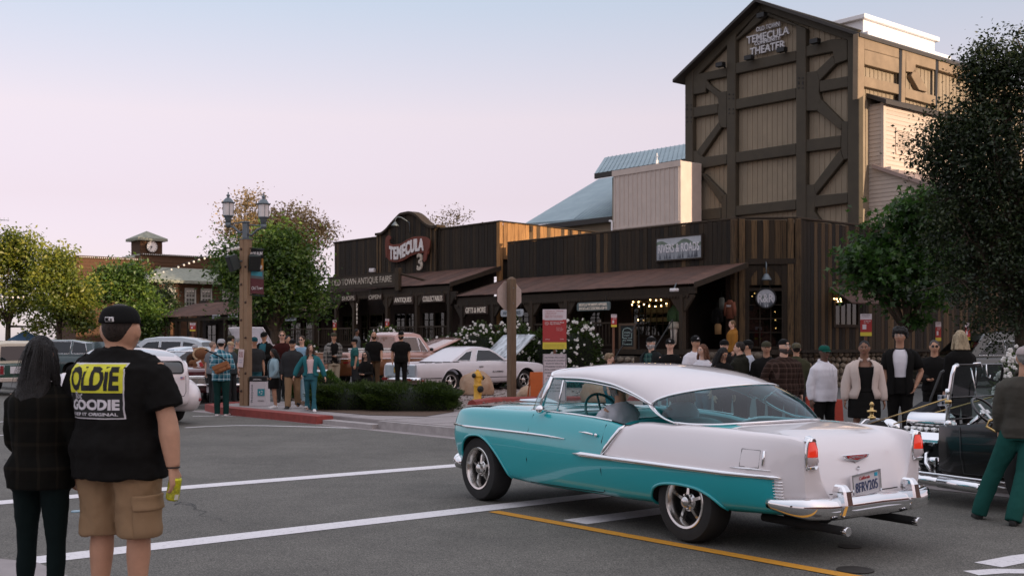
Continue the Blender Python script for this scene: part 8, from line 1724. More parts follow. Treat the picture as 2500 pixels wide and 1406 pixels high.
for s,px,py,l in((-1,571,641,"black loudspeaker box on the left of the lamp post"),(1,621,640,"black loudspeaker box on the right of the lamp post")):
 p=AT(px,py,lp0.y-.1);t=thing("loudspeaker",l,"loudspeaker",p,R(-18+s*25),"loudspeakers on the lamp post");t.rotation_euler=(R(20),0,R(-18-s*(-38)));g=G();g.loft([[(-.11,.10,-.17),(.11,.10,-.17),(.11,.10,.17),(-.11,.10,.17)],[(-.14,-.12,-.19),(.14,-.12,-.19),(.14,-.12,.19),(-.14,-.12,.19)]]);part("housing",g,spk,t,bev=.015);g=G();g.b2(-.12,.12,-.128,-.121,-.17,.17);part("grille",g,M("speaker_mesh",(.012,.014,.013),.8),t);g=G();g.tube([(0,.10,0),(-s*.12,.16,-.02)],.018,6);part("bracket",g,steel_grey,t)
bz1,bz0=lz(607),lz(716);bn=thing("street_banner","hanging street banner reading Rod Run and Old Town on the lamp post","banner",(lp0.x,lp0.y,.15),R(-18));bx0=.13;bx1=bx0+.345
def bmat(n,c):return M("banner_"+n,c,.8,var=.12,scale=10)
def bpanel(f0,f1,m_,nm,o=0,x0=0.0,x1=1.0):z1_,z0_=bz1+(bz0-bz1)*f0,bz1+(bz0-bz1)*f1;g=G();g.grid([[(bx0+(bx1-bx0)*x,-.0+.02*math.sin(3*x+z*2)-.002*o,z-.10*(x)*.35)for x in np.linspace(x0,x1,7)]for z in np.linspace(z1_,z0_,4)]);return part(nm,g,m_,bn,smooth=True)
bpanel(0,1,bmat("maroon",(.10,.025,.028)),"cloth");bpanel(0,.20,bmat("black",(.012,.011,.012)),"cloth_band",1);bpanel(.20,.48,bmat("gold",(.48,.22,.05)),"cloth_band",1,.15,1);bpanel(.45,.66,bmat("grey_road",(.10,.11,.11)),"cloth_band",1);bpanel(.50,.60,bmat("teal",(.05,.26,.32)),"cloth_band",2,.05,.9)
g=G();g.ball((bx0+.27,-.01,bz1+(bz0-bz1)*.42),(.05,.004,.05),14,8);part("printed_disc",g,bmat("pale",(.55,.5,.46)),bn)
g=G();g.prism([(bx0+.05,bz1-.35),(bx0+.12,bz1-.22),(bx0+.16,bz1-.30),(bx0+.22,bz1-.2),(bx0+.26,bz1-.36)],-.008,-.006);part("printed_flame",g,bmat("flame",(.50,.10,.02)),bn)
text("ROD RUN",white_let,bn,(bx0+.165,-.016,bz1-.125),fit=(.32,.075),ext=.003,bold=.03,shear=.15);text("Old Town",white_let,bn,(bx0+.18,-.012,bz0+.12),fit=(.30,.075),ext=.003)
for z in(bz1+.01,bz0-.03):g=G();g.tube([(.06,0,z),(bx1+.03,0,z-.04)],.013,6);part("banner_rod",g,spk,bn)
t=thing("paper_notice","small printed notice taped to the lamp post","notice",AT(588,874,lp0.y-.14),R(-18));t.rotation_euler=(0,R(5),R(-18));g=G();g.b2(-.075,.075,-.002,.002,-.21,.21);part("sheet",g,M("paper_pinkish",(.56,.47,.46),.8),t)
for s_,z,h,m_ in(("ROD",.12,.06,kerb_red),("RUN",.05,.06,kerb_red),("Friday",-.05,.03,M("print_blue",(.12,.2,.35),.7)),("Saturday",-.10,.03,MATS["print_blue"])):text(s_,m_,t,(0,-.004,z),fit=(.10,h),ext=.002)
bpy.data.objects
rp=G0(631,991,.15);s_=FOC/rp.y;rb=thing("recycling_bin","white cardboard recycling box with a teal recycling symbol and black lid","bin",(rp.x,rp.y+.15,.15),R(-6));w=42/s_;h=60/s_
bin_w=M("box_white",(.58,.53,.54),.75,var=.05);g=G();g.loft([[(-w/2*f,-.16,z),(w/2*f,-.16,z),(w/2*f,.16,z),(-w/2*f,.16,z)]for z,f in((0,1),(h,.96))]);part("box",g,bin_w,rb,bev=.006)
g=G();g.b2(-w/2-.005,w/2+.005,-.175,.175,h+.002,h+.12);part("lid",g,black_metal,rb,bev=.015);text("LANDFILL",white_let,rb,(0,-.182,h+.05),fit=(w*.5,.03),ext=.004,bold=.02)
g=G();g.b2(w*.0+.0,w*.42,-.172,-.166,h*.42,h*.70);part("symbol_panel",g,M("recycle_teal",(.02,.24,.28),.7),rb)
for k in range(3):
 a=2*PI*k/3+PI/2;c,sn=math.cos(a),math.sin(a);rr_=w*.11;cx,cz_=w*.21,h*.56;q=[(-.6,.75),(.35,.75),(.35,.55),(.85,.95),(.35,1.35),(.35,1.15),(-.35,1.15)]
 g=G();g.prism([(cx+(x*c-y*sn)*rr_*.8,cz_+(x*sn+y*c)*rr_*.8)for x,y in q],-.178,-.173);part("recycle_arrow",g,white_let,rb)
text("Recycle",steel_grey,rb,(-w*.33,-.166,h*.52),rot=(0,R(-90),0),fit=(h*.72,w*.16),ext=.003);text("CR&R",M("print_dark",(.05,.06,.06),.7),rb,(w*.2,-.168,h*.22),fit=(w*.38,.022),ext=.003,bold=.02)
hy0=G0(1166,978,.155);hs=75*hy0.y/FOC;hyd=thing("fire_hydrant","yellow fire hydrant with black caps on the gravel","hydrant",(hy0.x,hy0.y,.155),R(20));hy=M("hydrant_yellow",(.62,.33,.012),.5,var=.10,scale=9,coat=.3);u=hs/.78
g=G();g.lathe([(0,0),(.13,0),(.13,.03),(.115,.04),(.10,.06),(.10,.36),(.112,.37),(.112,.40),(.095,.42),(.095,.60),(.108,.61),(.108,.64),(.095,.66),(.085,.71),(.05,.75),(.035,.755),(.035,.785),(0,.79)],20);g.v=[(x*u,y*u,z*u)for x,y,z in g.v];o=part("barrel",g,hy,hyd,smooth=True);sharp(o,45)
for a,z,r_,l in((-2.6,.64,.052,.17),(-.15,.58,.052,.16),(-1.35,.30,.075,.17)):
 c,sn=math.cos(a),math.sin(a);g=G();g.tube([(0,0,z*u),(c*.13*u,sn*.13*u,z*u)],r_*.9*u,14);nz_=part("nozzle",g,hy,hyd,smooth=True);g=G();g.tube([(c*.125*u,sn*.125*u,z*u),(c*(l-.01)*u,sn*(l-.01)*u,z*u),(c*l*u,sn*l*u,z*u)],[r_*1.15*u,r_*1.15*u,r_*.8*u],14);g.tube([(c*l*u,sn*l*u,z*u),(c*(l+.03)*u,sn*(l+.03)*u,z*u)],.018*u,6);part("cap",g,M("hydrant_black",(.012,.016,.016),.45),hyd,smooth=True)
for k in range(8):a=2*PI*k/8;g=G();g.lathe([(0,.03),(.014,.03),(.014,.05),(0,.05)],6,(.115*math.cos(a)*u,.115*math.sin(a)*u,0));part("flange_bolt",g,hy,hyd)
g=G();g.tube([(-.09*u,-.06*u,.56*u),(-.03*u,-.12*u,.50*u),(.05*u,-.12*u,.47*u),(.10*u,-.06*u,.54*u)],.006,5);part("chain",g,hy,hyd)
bo_m=M("sandstone_boulder",(.40,.28,.19),rough=.95,scale=2.4,col2=(.30,.17,.10),bump=.7,bscale=8)
def boulder(label,px,py,wpx,hpx,dy,seed):
 p=G0(px,py,.155);s=FOC/p.y;bm=bmesh.new();bmesh.ops.create_icosphere(bm,subdivisions=4,radius=1.0);from mathutils import noise
 for v in bm.verts:n=v.co.normalized();d=1+.13*noise.noise(n*1.3+Vector((seed,0,0)))+.06*noise.noise(n*3.1+Vector((0,seed,0)))+.015*noise.noise(n*11);v.co=Vector((n.x*d*wpx/2/s,n.y*d*dy,max(-.3,n.z*d)*hpx/1.35/s+.25*hpx/s))
 me=bpy.data.meshes.new("boulder");bm.to_mesh(me);bm.free();me.polygons.foreach_set("use_smooth",[True]*len(me.polygons));me.materials.append(bo_m)
 return tag(link("boulder",me,None,(p.x,p.y+dy,.155)),label,"boulder","boulders on the gravel bed")
boulder("large tan boulder behind the yellow hydrant",1162,966,88,62,.42,3);boulder("smaller tan boulder between the wooden post and the orange board",1293,972,62,30,.35,9);boulder("large grey tan boulder seen through the hardtop's side window",1480,985,120,70,.5,12)
sp0=G0(1249,976,.155);ss=FOC/sp0.y;st=thing("stop_sign","eight sided stop sign seen from the back on a square wooden post","sign",(sp0.x,sp0.y,.155),R(35));hw_=8.5/ss;zt=(976-676)/ss
g=G();g.loft([[(-hw_,-hw_,z),(hw_,-hw_,z),(hw_,hw_,z),(-hw_,hw_,z)]for z in(-.2,zt-.06)]+[[(-hw_*.35,-hw_*.35,zt),(hw_*.35,-hw_*.35,zt),(hw_*.35,hw_*.35,zt),(-hw_*.35,hw_*.35,zt)]]);part("post",g,post_wood,st,bev=.008)
zc=(976-722)/ss;ro=.41;oct_=[(ro*math.cos(PI/8+k*PI/4),ro*math.sin(PI/8+k*PI/4)+zc)for k in range(8)]
g=G();g.prism(oct_,hw_+.003,hw_+.008);part("sign_back",g,M("bare_aluminium",(.48,.40,.36),rough=.42,metal=.55,var=.1),st,bev=.001);g=G();g.prism(oct_,hw_+.0085,hw_+.0105);part("sign_face",g,M("sign_red",(.45,.02,.02),.5),st);text("STOP",white_let,st,(0,hw_+.012,zc),rot=(0,0,PI),fit=(.56,.26),ext=.002,bold=.01)
g=G();g.b2(.14,.22,hw_+.0012,hw_+.0028,zc+.22,zc+.30);part("sticker",g,M("sticker_yellow",(.62,.36,.03),.6),st)
for z in(zc-.2,zc+.2):g=G();g.lathe([(0,-.012),(.014,-.01),(.016,0)],8,(0,-hw_,z),"y");part("bolt",g,steel_grey,st)
red_s=M("sign_red_panel",(.36,.030,.028),.6,var=.06);wht_s=M("sign_white_panel",(.60,.52,.54),.6,var=.04);yel_s=M("sign_yellow_panel",(.62,.50,.05),.6,var=.05);red_t=M("print_red",(.34,.05,.05),.7);post_br=M("sign_post_brown",(.14,.06,.03),.7)
PGR="customer parking signs on brown posts"
def park_sign(label,px0,px1,py0,py1,Y,ang=0.0,detail=False,groundz=.12):
 c=AT((px0+px1)/2,(py0+py1)/2,Y);s=FOC/Y;w=(px1-px0)/s/max(.3,math.cos(ang));h=(py1-py0)/s;t=thing("parking_sign",label,"sign",(c.x,c.y,groundz),ang,PGR);z0,z1=c.z-h/2-groundz,c.z+h/2-groundz
 g=G();g.b2(-.03,.03,.012,.07,-.1,z1-.05 if not detail else z0+.1);part("post",g,post_br,t)
 for nm,m_,f0,f1 in(("white_panel",wht_s,.74,1),("red_panel",red_s,.17,.74),("yellow_panel",yel_s,0,.17)):g=G();g.b2(-w/2,w/2,0,.010,z0+h*f0,z0+h*f1);part(nm,g,m_,t)
 def tx(s_,x,f,fw,fh,m_):text(s_,m_,t,(-w/2+w*(x+fw/2),-.003,z0+h*f),fit=(w*fw,h*fh),ext=.003,bold=.012)
 if detail:
  tx("Customer Parking.",.10,.955,.78,.030,red_t);tx("1 Hour Free For",.10,.915,.5,.022,red_t);tx("Antique Faire and",.10,.875,.45,.018,red_t);tx("28601 Old Town Front St",.10,.84,.74,.020,red_t);tx("28653 Old Town Front St",.10,.80,.74,.020,red_t)
  g=G();g.b2(-w*.42,w*.33,-.003,-.0005,z0+h*.722,z0+h*.752);part("white_strip",g,wht_s,t);tx("Only While Shopping Inside",.09,.737,.72,.020,M("print_dark",(.05,.06,.06)))
  tx("All Others Must",.30,.672,.60,.034,white_let);tx("Pay to Park.",.30,.625,.46,.034,white_let);tx("$",.155,.648,.04,.035,white_let);g=G();g.tube([(-w/2+w*.17+w*.07*math.cos(a),-.003,z0+h*.648+w*.07*math.sin(a))for a in np.linspace(0,2*PI,21)],.004,4);part("coin_ring",g,white_let,t)
  tx("Scan to Pay",.58,.535,.24,.018,white_let);tx("no app download",.58,.50,.3,.016,white_let);tx("or pay at kiosk",.58,.47,.28,.016,white_let);tx("CITY PARKING",.10,.245,.2,.02,white_let);tx("TOWN",.72,.25,.16,.02,white_let)
  tx("Violators will be cited. Pay before leaving lot.",.08,.105,.82,.018,M("print_olive",(.2,.17,.03),.7));tx("Parking enforced 7 days a week",.08,.06,.82,.018,MATS["print_olive"])
 else:
  tx("Customer Parking.",.12,.95,.74,.05,M("print_dark",(.05,.06,.06)));tx("1 Hour Free For",.12,.88,.6,.03,MATS["print_dark"]);tx("All Others Must",.30,.67,.6,.05,white_let);tx("Pay to Park.",.30,.60,.46,.05,white_let);g=G();g.b2(-w*.32,w*.02,-.003,-.0005,z0+h*.30,z0+h*.52);part("pale_square",g,wht_s,t)
 return t
park_sign("large red, white and yellow customer parking sign above the tow away notice",1325,1383,755,852,28.6,-.05,True)
c=AT(1354,922,28.58);s=FOC/28.58;tw_=thing("tow_away_sign","white tow away notice with black lettering under the parking sign","sign",(c.x,c.y-.03,.12),-.05);w=57/s;h=116/s;zc=c.z-.12
g=G();g.b2(-w/2,w/2,0,.008,zc-h/2,zc+h/2);part("panel",g,wht_s,tw_,bev=.002);g=G();g.tube([(x,-.002,z)for x,z in((-w/2+.02,zc-h/2+.02),(w/2-.02,zc-h/2+.02),(w/2-.02,zc+h/2-.02),(-w/2+.02,zc+h/2-.02),(-w/2+.02,zc-h/2+.02))],.006,4);part("border",g,black_metal,tw_)
for k,s_ in enumerate(("UNAUTHORIZED VEHICLES PARKED","IN DESIGNATED ACCESSIBLE","SPACES NOT DISPLAYING","DISTINGUISHING PLACARDS OR","SPECIAL LICENSE PLATES ISSUED","FOR PERSONS WITH DISABILITIES","WILL BE TOWED AWAY","AT THE OWNER'S EXPENSE","","TOWED VEHICLES","MAY BE RECLAIMED AT","OR BY TELEPHONING")):
 if s_:text(s_,M("print_dark",(.05,.06,.06)),tw_,(0,-.003,zc+h/2-.085-.076*k),fit=(w*min(.86,.036*len(s_)),.042),ext=.002,bold=.014)
g=G();g.b2(-.04,.04,.012,.08,-.1,zc+h/2+.03);part("post",g,post_br,tw_)
for a in(("small parking sign on the porch rail right of the apparel sign",1492,1506,767,798,37.0,.35),("parking sign on a post in front of the plank side wall",2101,2128,766,820,27.5,-.1),("parking sign behind the man in sunglasses",2284,2298,786,832,36,.1),("parking sign behind the blond woman's head",2356,2369,788,830,39,.1),("parking sign beside the check shirted man",813,821,781,805,45,.5),("parking sign above the left bearded man",941,950,778,800,44,.4),("parking sign in front of the coffee shop",464,477,788,808,52,.2)):park_sign(*a)
orange=M("orange_board",(.50,.105,.015),.6,var=.08,scale=5);c=G0(1320,978,.15)
ob=thing("orange_barricade","plain orange board standing behind the turquoise hardtop's windshield","barricade",(c.x,c.y,.15),R(12));s=FOC/c.y;g=G();g.loft([[(-25/s,-.02,0),(25/s,-.02,0),(25/s,.02,0),(-25/s,.02,0)],[(-24/s,.10,70/s),(19/s,.10,70/s),(19/s,.14,70/s),(-24/s,.14,70/s)]]);part("board",g,orange,ob,bev=.005);g=G();g.tube([(-22/s,.16,64/s),(-22/s,.5,0)],.02,6);g.tube([(17/s,.16,64/s),(17/s,.5,0)],.02,6);part("leg",g,orange,ob)
g=G();g.b2(.10,.16,-.006,.0,14/s*.9,22/s*.9);part("latch",g,black_metal,ob,rot=(R(-8),0,0))
red_or=M("red_orange_board",(.34,.035,.015),.6,var=.1)
for px,py0,py1,wpx,Y,l in((1986,968,1045,30,16.6,"red orange barricade board behind the white hoodie man's left leg side"),(2052,975,1040,22,16.8,"red orange barricade board between the white hoodie man and the cream jacket woman"),(2455,940,975,18,17,"small orange barricade panel behind the roadster's mirror")):
 c=AT(px,py1,Y);s=FOC/Y;h=c.z+(py1-py0)/s-.15;t=thing("orange_barricade",l,"barricade",(c.x,Y,.15),R(8),"red orange barricades behind the crowd");g=G();g.loft([[(-wpx/2/s,-.02,0),(wpx/2/s,-.02,0),(wpx/2/s,.02,0),(-wpx/2/s,.02,0)],[(-wpx/2/s,.06,h),(wpx/2/s*.9,.06,h),(wpx/2/s*.9,.09,h),(-wpx/2/s,.09,h)]]);part("board",g,red_or,t,bev=.01);g=G();g.tube([(0,.10,h*.9),(0,.4,0)],.02,6);part("leg",g,red_or,t)
bag_m=M("orange_leather",(.24,.085,.022),.55,var=.15,scale=12,bump=.2);t_,k_,J_,Mh_,top_=pm;pw=Matrix.Translation(t_.location)@Matrix.Rotation(t_.rotation_euler.z,4,"Z")
bg_=thing("sling_bag","orange leather sling bag on the back of the plaid shirted man","bag",pw@vec(-.085,.235,1.08),0);bg_.rotation_euler=(0,R(22),t_.rotation_euler.z);g=G();g.box((0,0,0),(.36,.13,.19));part("pouch",g,bag_m,bg_,bev=.03);g=G();g.b2(-.185,.185,.068,.082,.0,.10);part("flap",g,bag_m,bg_,bev=.006);g=G();g.b2(-.10,.06,.066,.10,-.085,-.01);part("front_pocket",g,bag_m,bg_,bev=.012);g=G();g.tube([(-.17,.0,.06),(-.05,.01,.25),(.12,-.03,.42),(.22,-.12,.52)],.022,6,flat=.35);part("strap",g,black_c,bg_)
fur=M("brown_plush",(.16,.065,.025),.95,var=.3,scale=40,bump=.8,bscale=90);fur2=M("cream_plush",(.50,.36,.22),.95,var=.2,scale=40,bump=.6);p=AT(492,880,29.9)
br=thing("stuffed_bear","brown plush toy with cream trim held over the convertible's side","toy",p,R(10));g=G();g.ball((0,0,.16),(.20,.15,.17),18,12);g.ball((-.02,-.02,-.12),(.24,.16,.2),18,12);g.ball((-.22,-.05,-.06),(.10,.08,.08),12,8);g.ball((.20,-.08,-.2),(.11,.09,.09),12,8);part("body",g,fur,br,smooth=True);g=G();g.tube([(.20*math.cos(a)+.0,-.06+.02*math.sin(a),.17+.16*math.sin(a))for a in np.linspace(.3,5.6,20)],.028,8);part("trim",g,fur2,br,smooth=True);g=G();g.box((.02,-.19,-.16),(.13,.02,.34),rot=Euler((0,R(-30),0)));part("ribbon",g,white_p,br,bev=.006);g=G();g.box((.03,-.202,-.13),(.08,.012,.20),rot=Euler((0,R(-30),0)));part("ribbon_red",g,M("ribbon_red",(.42,.03,.03),.7),br)
# ================================================================== shop signs
brown_board=M("brown_sign_board",(.035,.018,.010),.8,var=.3,scale=4,stretch=(1,1,4));slate_board=M("slate_sign",(.10,.13,.13),.7,var=.15);pale_board=M("pale_sign",(.40,.42,.44),.7,var=.12);cream_let=M("cream_lettering",(.78,.68,.56),.7,scale=14,var=.25)
SG="wooden shop signs hanging under the porch eaves"
BS=BE-.02
for l,p0,p1,pc,h,s_,brd,lm_ in(("hanging sign reading ANTIQUES, half behind the tree",773,809,745,17,"ANTIQUES",brown_board,cream_let),("faded sign reading SHOPS left of the hall entrance",833,868,728,15,"SHOPS",brown_board,worn_let),("faded sign reading OPEN above the hall entrance",898,932,725,15,"OPEN",brown_board,worn_let),("hanging sign reading ANTIQUES between two porch posts",960,1008,733,20,"ANTIQUES",brown_board,cream_let),("hanging sign reading COLLECTABLES",1029,1084,729,19,"COLLECTABLES",brown_board,cream_let),("hanging sign reading GIFTS & MORE",1133,1190,757,20,"GIFTS & MORE",brown_board,cream_let)):flat_sign(l,p0,p1,pc,h,BS,brd,[(s_,.68,.86,0)],lm_,hang=.2,group=SG,frame=None)
flat_sign("pale sign reading ANTIQUES behind the stop sign post",1222,1277,764,17,BS,pale_board,[("ANTIQUES",.58,.78,0)],M("grey_letter",(.12,.15,.17),.7),hang=.25,group=SG,round_=.3)
flat_sign("slate sign reading MEN'S & WOMEN'S APPAREL SHOES ACCESSORIES GIFTS",1408,1489,748,21,BS,slate_board,[("MEN'S & WOMEN'S APPAREL",.34,.84,.22),("SHOES-ACCESSORIES-GIFTS",.34,.84,-.22)],cream_let,hang=.2,group=SG,round_=.25)
flat_sign("pale sign hanging in the porch left of the hall, behind the tree trunk",692,722,778,10,BE-.1,pale_board,[("CANDLE",.55,.8,0)],M("grey_letter",(.12,.15,.17)),hang=.3,group=SG)
flat_sign("small white sign reading COFFEE on the low shop",518,535,773,9,BE-.5,pale_board,[("COFFEE",.6,.86,0)],black_metal,group=SG);flat_sign("small white sign reading ROASTERY on the low shop",557,578,771,8,BE-.5,pale_board,[("ROASTERY",.6,.86,0)],black_metal,group=SG)
flat_sign("brown fascia board reading OLD TOWN ANTIQUE FAIRE on the porch eave",803,965,687,30,BE-.06,M("fascia_board",(.045,.032,.02),.85,var=.3,scale=3),[("OLD TOWN ANTIQUE FAIRE",.60,.90,0)],worn_let,frame=wood_trim,name="fascia_sign")
g=G();a,z=PB(971,680,BE-.05);oa2=thing("sign_post","short wooden post bracing the right end of the fascia board","post",W(a,BE-.05,z),GROT);g.b2(-.14,.14,-.06,.1,-.5,.45);g.tube([(.1,.05,.2),(.85,.9,-.1)],.05,4);part("post",g,wood_trim,oa2)
t,w,h=flat_sign("white landscape banner reading RIVERS & ROADS with painted pines",1603,1712,605.5,53,BF-.10,pale_board,[("RIVERS & ROADS",.40,.92,.02)],M("sign_ink_white",(.62,.60,.62),.6),frame=wood_trim,name="wall_sign",thick=.06)
def landscape(t,w,h,circle=False):
 """printed hills and pines on a sign face"""
 r=random.Random(4);hill=[(x,.28*h+.07*h*math.sin(x*5/w*2)+.06*h*math.sin(x*13/w))for x in np.linspace(-w/2,w/2,30)]
 clip=(lambda x:math.sqrt(max(0,(w/2)**2-x*x)))if circle else(lambda x:h/2)
 sk_=M("print_mist",(.42,.43,.46),.7,var=.25,scale=5);gn=M("print_hill_green",(.13,.17,.13),.7,var=.3,scale=6);tr_=M("print_pine",(.10,.11,.13),.7,var=.3)
 for k,(dz,m_)in enumerate(((0,gn),(-.16,M("print_hill_grey",(.26,.28,.30),.7,var=.2)))):
  g=G();up=[(x,max(-clip(x),min(clip(x)-.01*k,z+dz*h)))for x,z in hill];lo=[(x,-clip(x))for x,z in hill];n=len(up);g.add([(x,-.002-.0015*k,z)for x,z in up+lo],[(i,i+1,n+i+1,n+i)for i in range(n-1)]);part("printed_hill",g,m_,t)
 g=G()
 for k in range(26 if not circle else 12):
  x=r.uniform(-.47,.47)*w*(1 if not circle else.8);c=clip(x);hh=r.uniform(.18,.42)*h;z0=-c if circle else-h*.49;ww=hh*.16;g.add([(x-ww,-.0055,z0+hh*.05),(x+ww,-.0055,z0+hh*.05),(x,-.0055,min(z0+hh,c*.9))],[(0,1,2)])
 part("printed_pine",g,tr_,t,kind="stuff")
landscape(t,w,h)
cwm=Matrix.Rotation(GROT,4,"Z")@cw;q0=cwm@Vector((0,-.12,cz(624.5)));rs=24*q0.y/FOC
rd_=thing("round_sign","round sign reading R&R above the arched corner window","sign",q0,GROT+PI/4);g=G();g.lathe([(0,.05),(rs,.05),(rs,-.005),(0,0)],40,axis="y");part("disc",g,M("print_mist",(.42,.43,.46)),rd_);g=G();g.tube([(rs*math.cos(a),-.005,rs*math.sin(a))for a in np.linspace(0,2*PI,41)],.03,6,caps=False);part("rim",g,black_metal,rd_,smooth=True);landscape(rd_,rs*1.94,rs*1.94,True);text("R&R",M("sign_ink_white",(.62,.60,.62)),rd_,(0,-.012,0),fit=(rs*1.6,rs*.85),ext=.01,bold=.02)
lq=thing("barn_lamp","small gooseneck lamp above the round R&R sign","lamp",q0+Vector((0,0,rs+.12)),GROT+PI/4);g=G();g.tube([(0,.1,.55),(0,.0,.75),(0,-.12,.7),(0,-.14,.35)],.02,6);part("arm",g,steel_grey,lq,smooth=True);g=G();g.lathe([(.04,.36),(.08,.32),(.17,.16),(.17,.14),(0,.16)],16,(0,-.14,0));part("shade",g,steel_grey,lq,smooth=True)
bq=lambda px,py:PB(px,py,BF-.30)
A0,Z0_=bq(997,615);ts=thing("banner_sign","red ribbon shaped sign reading TEMECULA with a 3 below it on the curved parapet","sign",W(A0,BF-.30,Z0_),GROT);rib=M("sign_red_wood",(.135,.028,.013),.75,var=.2,scale=4)
def zz_(pts):return[(900+x/6.694,510+y/6.694)for x,y in pts]
up=spline([(a-A0,z-Z0_)for a,z in[bq(*p)for p in zz_([(330,560),(420,585),(520,570),(640,500),(760,455),(860,450),(960,470),(1000,520)])]],30);lo=spline([(a-A0,z-Z0_)for a,z in[bq(*p)for p in zz_([(300,800),(380,865),(480,870),(580,840),(700,770),(800,735),(900,720),(985,740)])]],30)
poly=list(map(tuple,up))+list(map(tuple,lo[::-1]));g=G();g.prism([(float(a),float(b))for a,b in poly],-.03,.03);part("ribbon",g,rib,ts,bev=.012)
for pts in([(290,800),(280,600),(290,470),(330,430),(370,450),(375,490),(350,520),(355,580),(330,620),(320,800)],[(985,480),(1020,520),(1010,640),(975,700),(955,830),(930,870),(900,860),(905,740),(960,690),(975,600)]):g=G();g.prism([(a-A0,z-Z0_)for a,z in[bq(*p)for p in zz_(pts)]],-.05,.0);part("ribbon_end",g,rib,ts,bev=.012)
xs_=np.array([p[0]for p in up]);mid=(up[:,1]+np.interp(up[:,0],lo[:,0],lo[:,1]))/2;hgt=(up[:,1]-np.interp(up[:,0],lo[:,0],lo[:,1]))
x0_,x1_=bq(953,620)[0]-A0,bq(1037,600)[0]-A0
def wp(co):
 x=x0_+(co[:,0]-co[:,0].min())/(co[:,0].max()-co[:,0].min())*(x1_-x0_);zr=(co[:,2]-co[:,2].min())/(co[:,2].max()-co[:,2].min())-.5;co[:,0]=x;co[:,2]=np.interp(x,up[:,0],mid)+zr*np.interp(x,up[:,0],hgt)*.74;return co
text("TEMECULA",white_let,ts,(0,-.05,0),warp=wp,ext=.05,bold=.045,sp=1.05)
a,z=bq(1026,639.5);text("3",worn_let,ts,(a-A0,-.02,z-Z0_),fit=(.42,.75),ext=.05,bold=.03)
a,z=PB(990,545,BF-.3);gl=thing("gooseneck_lamp","gooseneck lamp over the red ribbon sign","lamp",W(a,BF-.28,z),GROT);g=G();sc_=W(a,BF).y/FOC
g.tube([(11*sc_,.1,-25*sc_),(11*sc_,.05,0),(8*sc_,-.1,6*sc_),(3*sc_,-.3,13*sc_),(-4*sc_,-.42,14*sc_),(-10*sc_,-.45,9*sc_),(-11*sc_,-.45,2*sc_)],.025,6);part("arm",g,steel_grey,gl,smooth=True);g=G();g.lathe([(.04,.05),(.07,.0),(.14,-.08),(.19,-.14),(0,-.12)],14,(-11*sc_,-.45,0));part("shade",g,steel_grey,gl,smooth=True)
a,z=PB(879,767,BE+.16);nb_=thing("house_number","vertical house number 28601 on a porch post","house number",W(a,BE+.0,z),GROT)
for k,s_ in enumerate("28601"):text(s_,cream_let,nb_,(0,0,.40-.19*k),fit=(.09 if s_!="1" else.04,.15),ext=.02,bold=.02)
p=AT(1646,708,W(PB(1646,708,BE-.2)[0],BE-.2).y);cm=thing("security_camera","small white camera under the corner shop's eave","camera",p,GROT);g=G();g.b2(-.12,.12,-.1,.1,-.05,.05);part("housing",g,white_p,cm,bev=.02);g=G();g.tube([(0,0,.05),(0,.1,.22)],.02,6);part("bracket",g,steel_grey,cm)
p=AT(909,660,W(PB(909,660,BF-.3)[0],BF-.3).y);cm=thing("flood_lamp","small pale flood lamp left of the ribbon sign","lamp",p,GROT+.5);g=G();g.b2(-.14,.14,-.1,.1,-.09,.09);part("housing",g,white_p,cm,bev=.02);g=G();g.tube([(0,.1,0),(0,.3,.02)],.025,6);part("bracket",g,steel_grey,cm)
def porch(px,py,b):a,z=PB(px,py,b);return W(a,b,z)
p=porch(1532,852,BE+.35);cb_=thing("chalkboard","framed chalkboard reading Rivers & Roads standing on the porch","chalkboard",p,GROT+.15);su=p.y/FOC;w=44*su*1.15;h=63*su;g=G()
for x0,x1,y0,y1 in((-w/2,w/2,h-.08,h),(-w/2,w/2,0,.08),(-w/2,-w/2+.08,.081,h-.081),(w/2-.08,w/2,.081,h-.081)):g.b2(x0,x1,-.03,.03,y0,y1)
part("frame",g,M("chalk_frame",(.09,.055,.03),.7),cb_,kind=None);g=G();g.b2(-w/2+.08,w/2-.08,-.01,.02,.08,h-.08);part("slate",g,M("slate_black",(.010,.014,.013),.7,var=.4),cb_);chalk=M("chalk",(.40,.52,.48),.9,var=.3,scale=20)
g=G();g.tube([(-w*.26,-.013,h*.42),(-w*.26,-.013,h*.68),(-w*.2,-.013,h*.78),(0,-.013,h*.82),(w*.2,-.013,h*.78),(w*.26,-.013,h*.68),(w*.26,-.013,h*.42),(-w*.26,-.013,h*.42)],.012,4);g.tube([(-w*.26,-.013,h*.18),(w*.26,-.013,h*.18),(w*.26,-.013,h*.34),(-w*.26,-.013,h*.34),(-w*.26,-.013,h*.18)],.012,4);part("chalk_line",g,chalk,cb_,kind="stuff");text("RIVERS",chalk,cb_,(0,-.014,h*.64),fit=(w*.34,h*.06),ext=.003);text("& ROADS",chalk,cb_,(0,-.014,h*.53),fit=(w*.34,h*.06),ext=.003)
p=porch(1645,842,BE+.9);mn=thing("mannequin","headless mannequin in a green top and pale shorts in the porch display","mannequin",p,GROT);su=p.y/FOC;H_=100*su;plaster=M("mannequin_white",(.52,.46,.40),.6)
g=G()
for s in(1,-1):g.tube([(s*.07,0,.04),(s*.07,0,H_*.28),(s*.085,0,H_*.52)],[.04,.055,.08],10);g.ball((s*.07,-.05,.03),(.04,.1,.03),8,6)
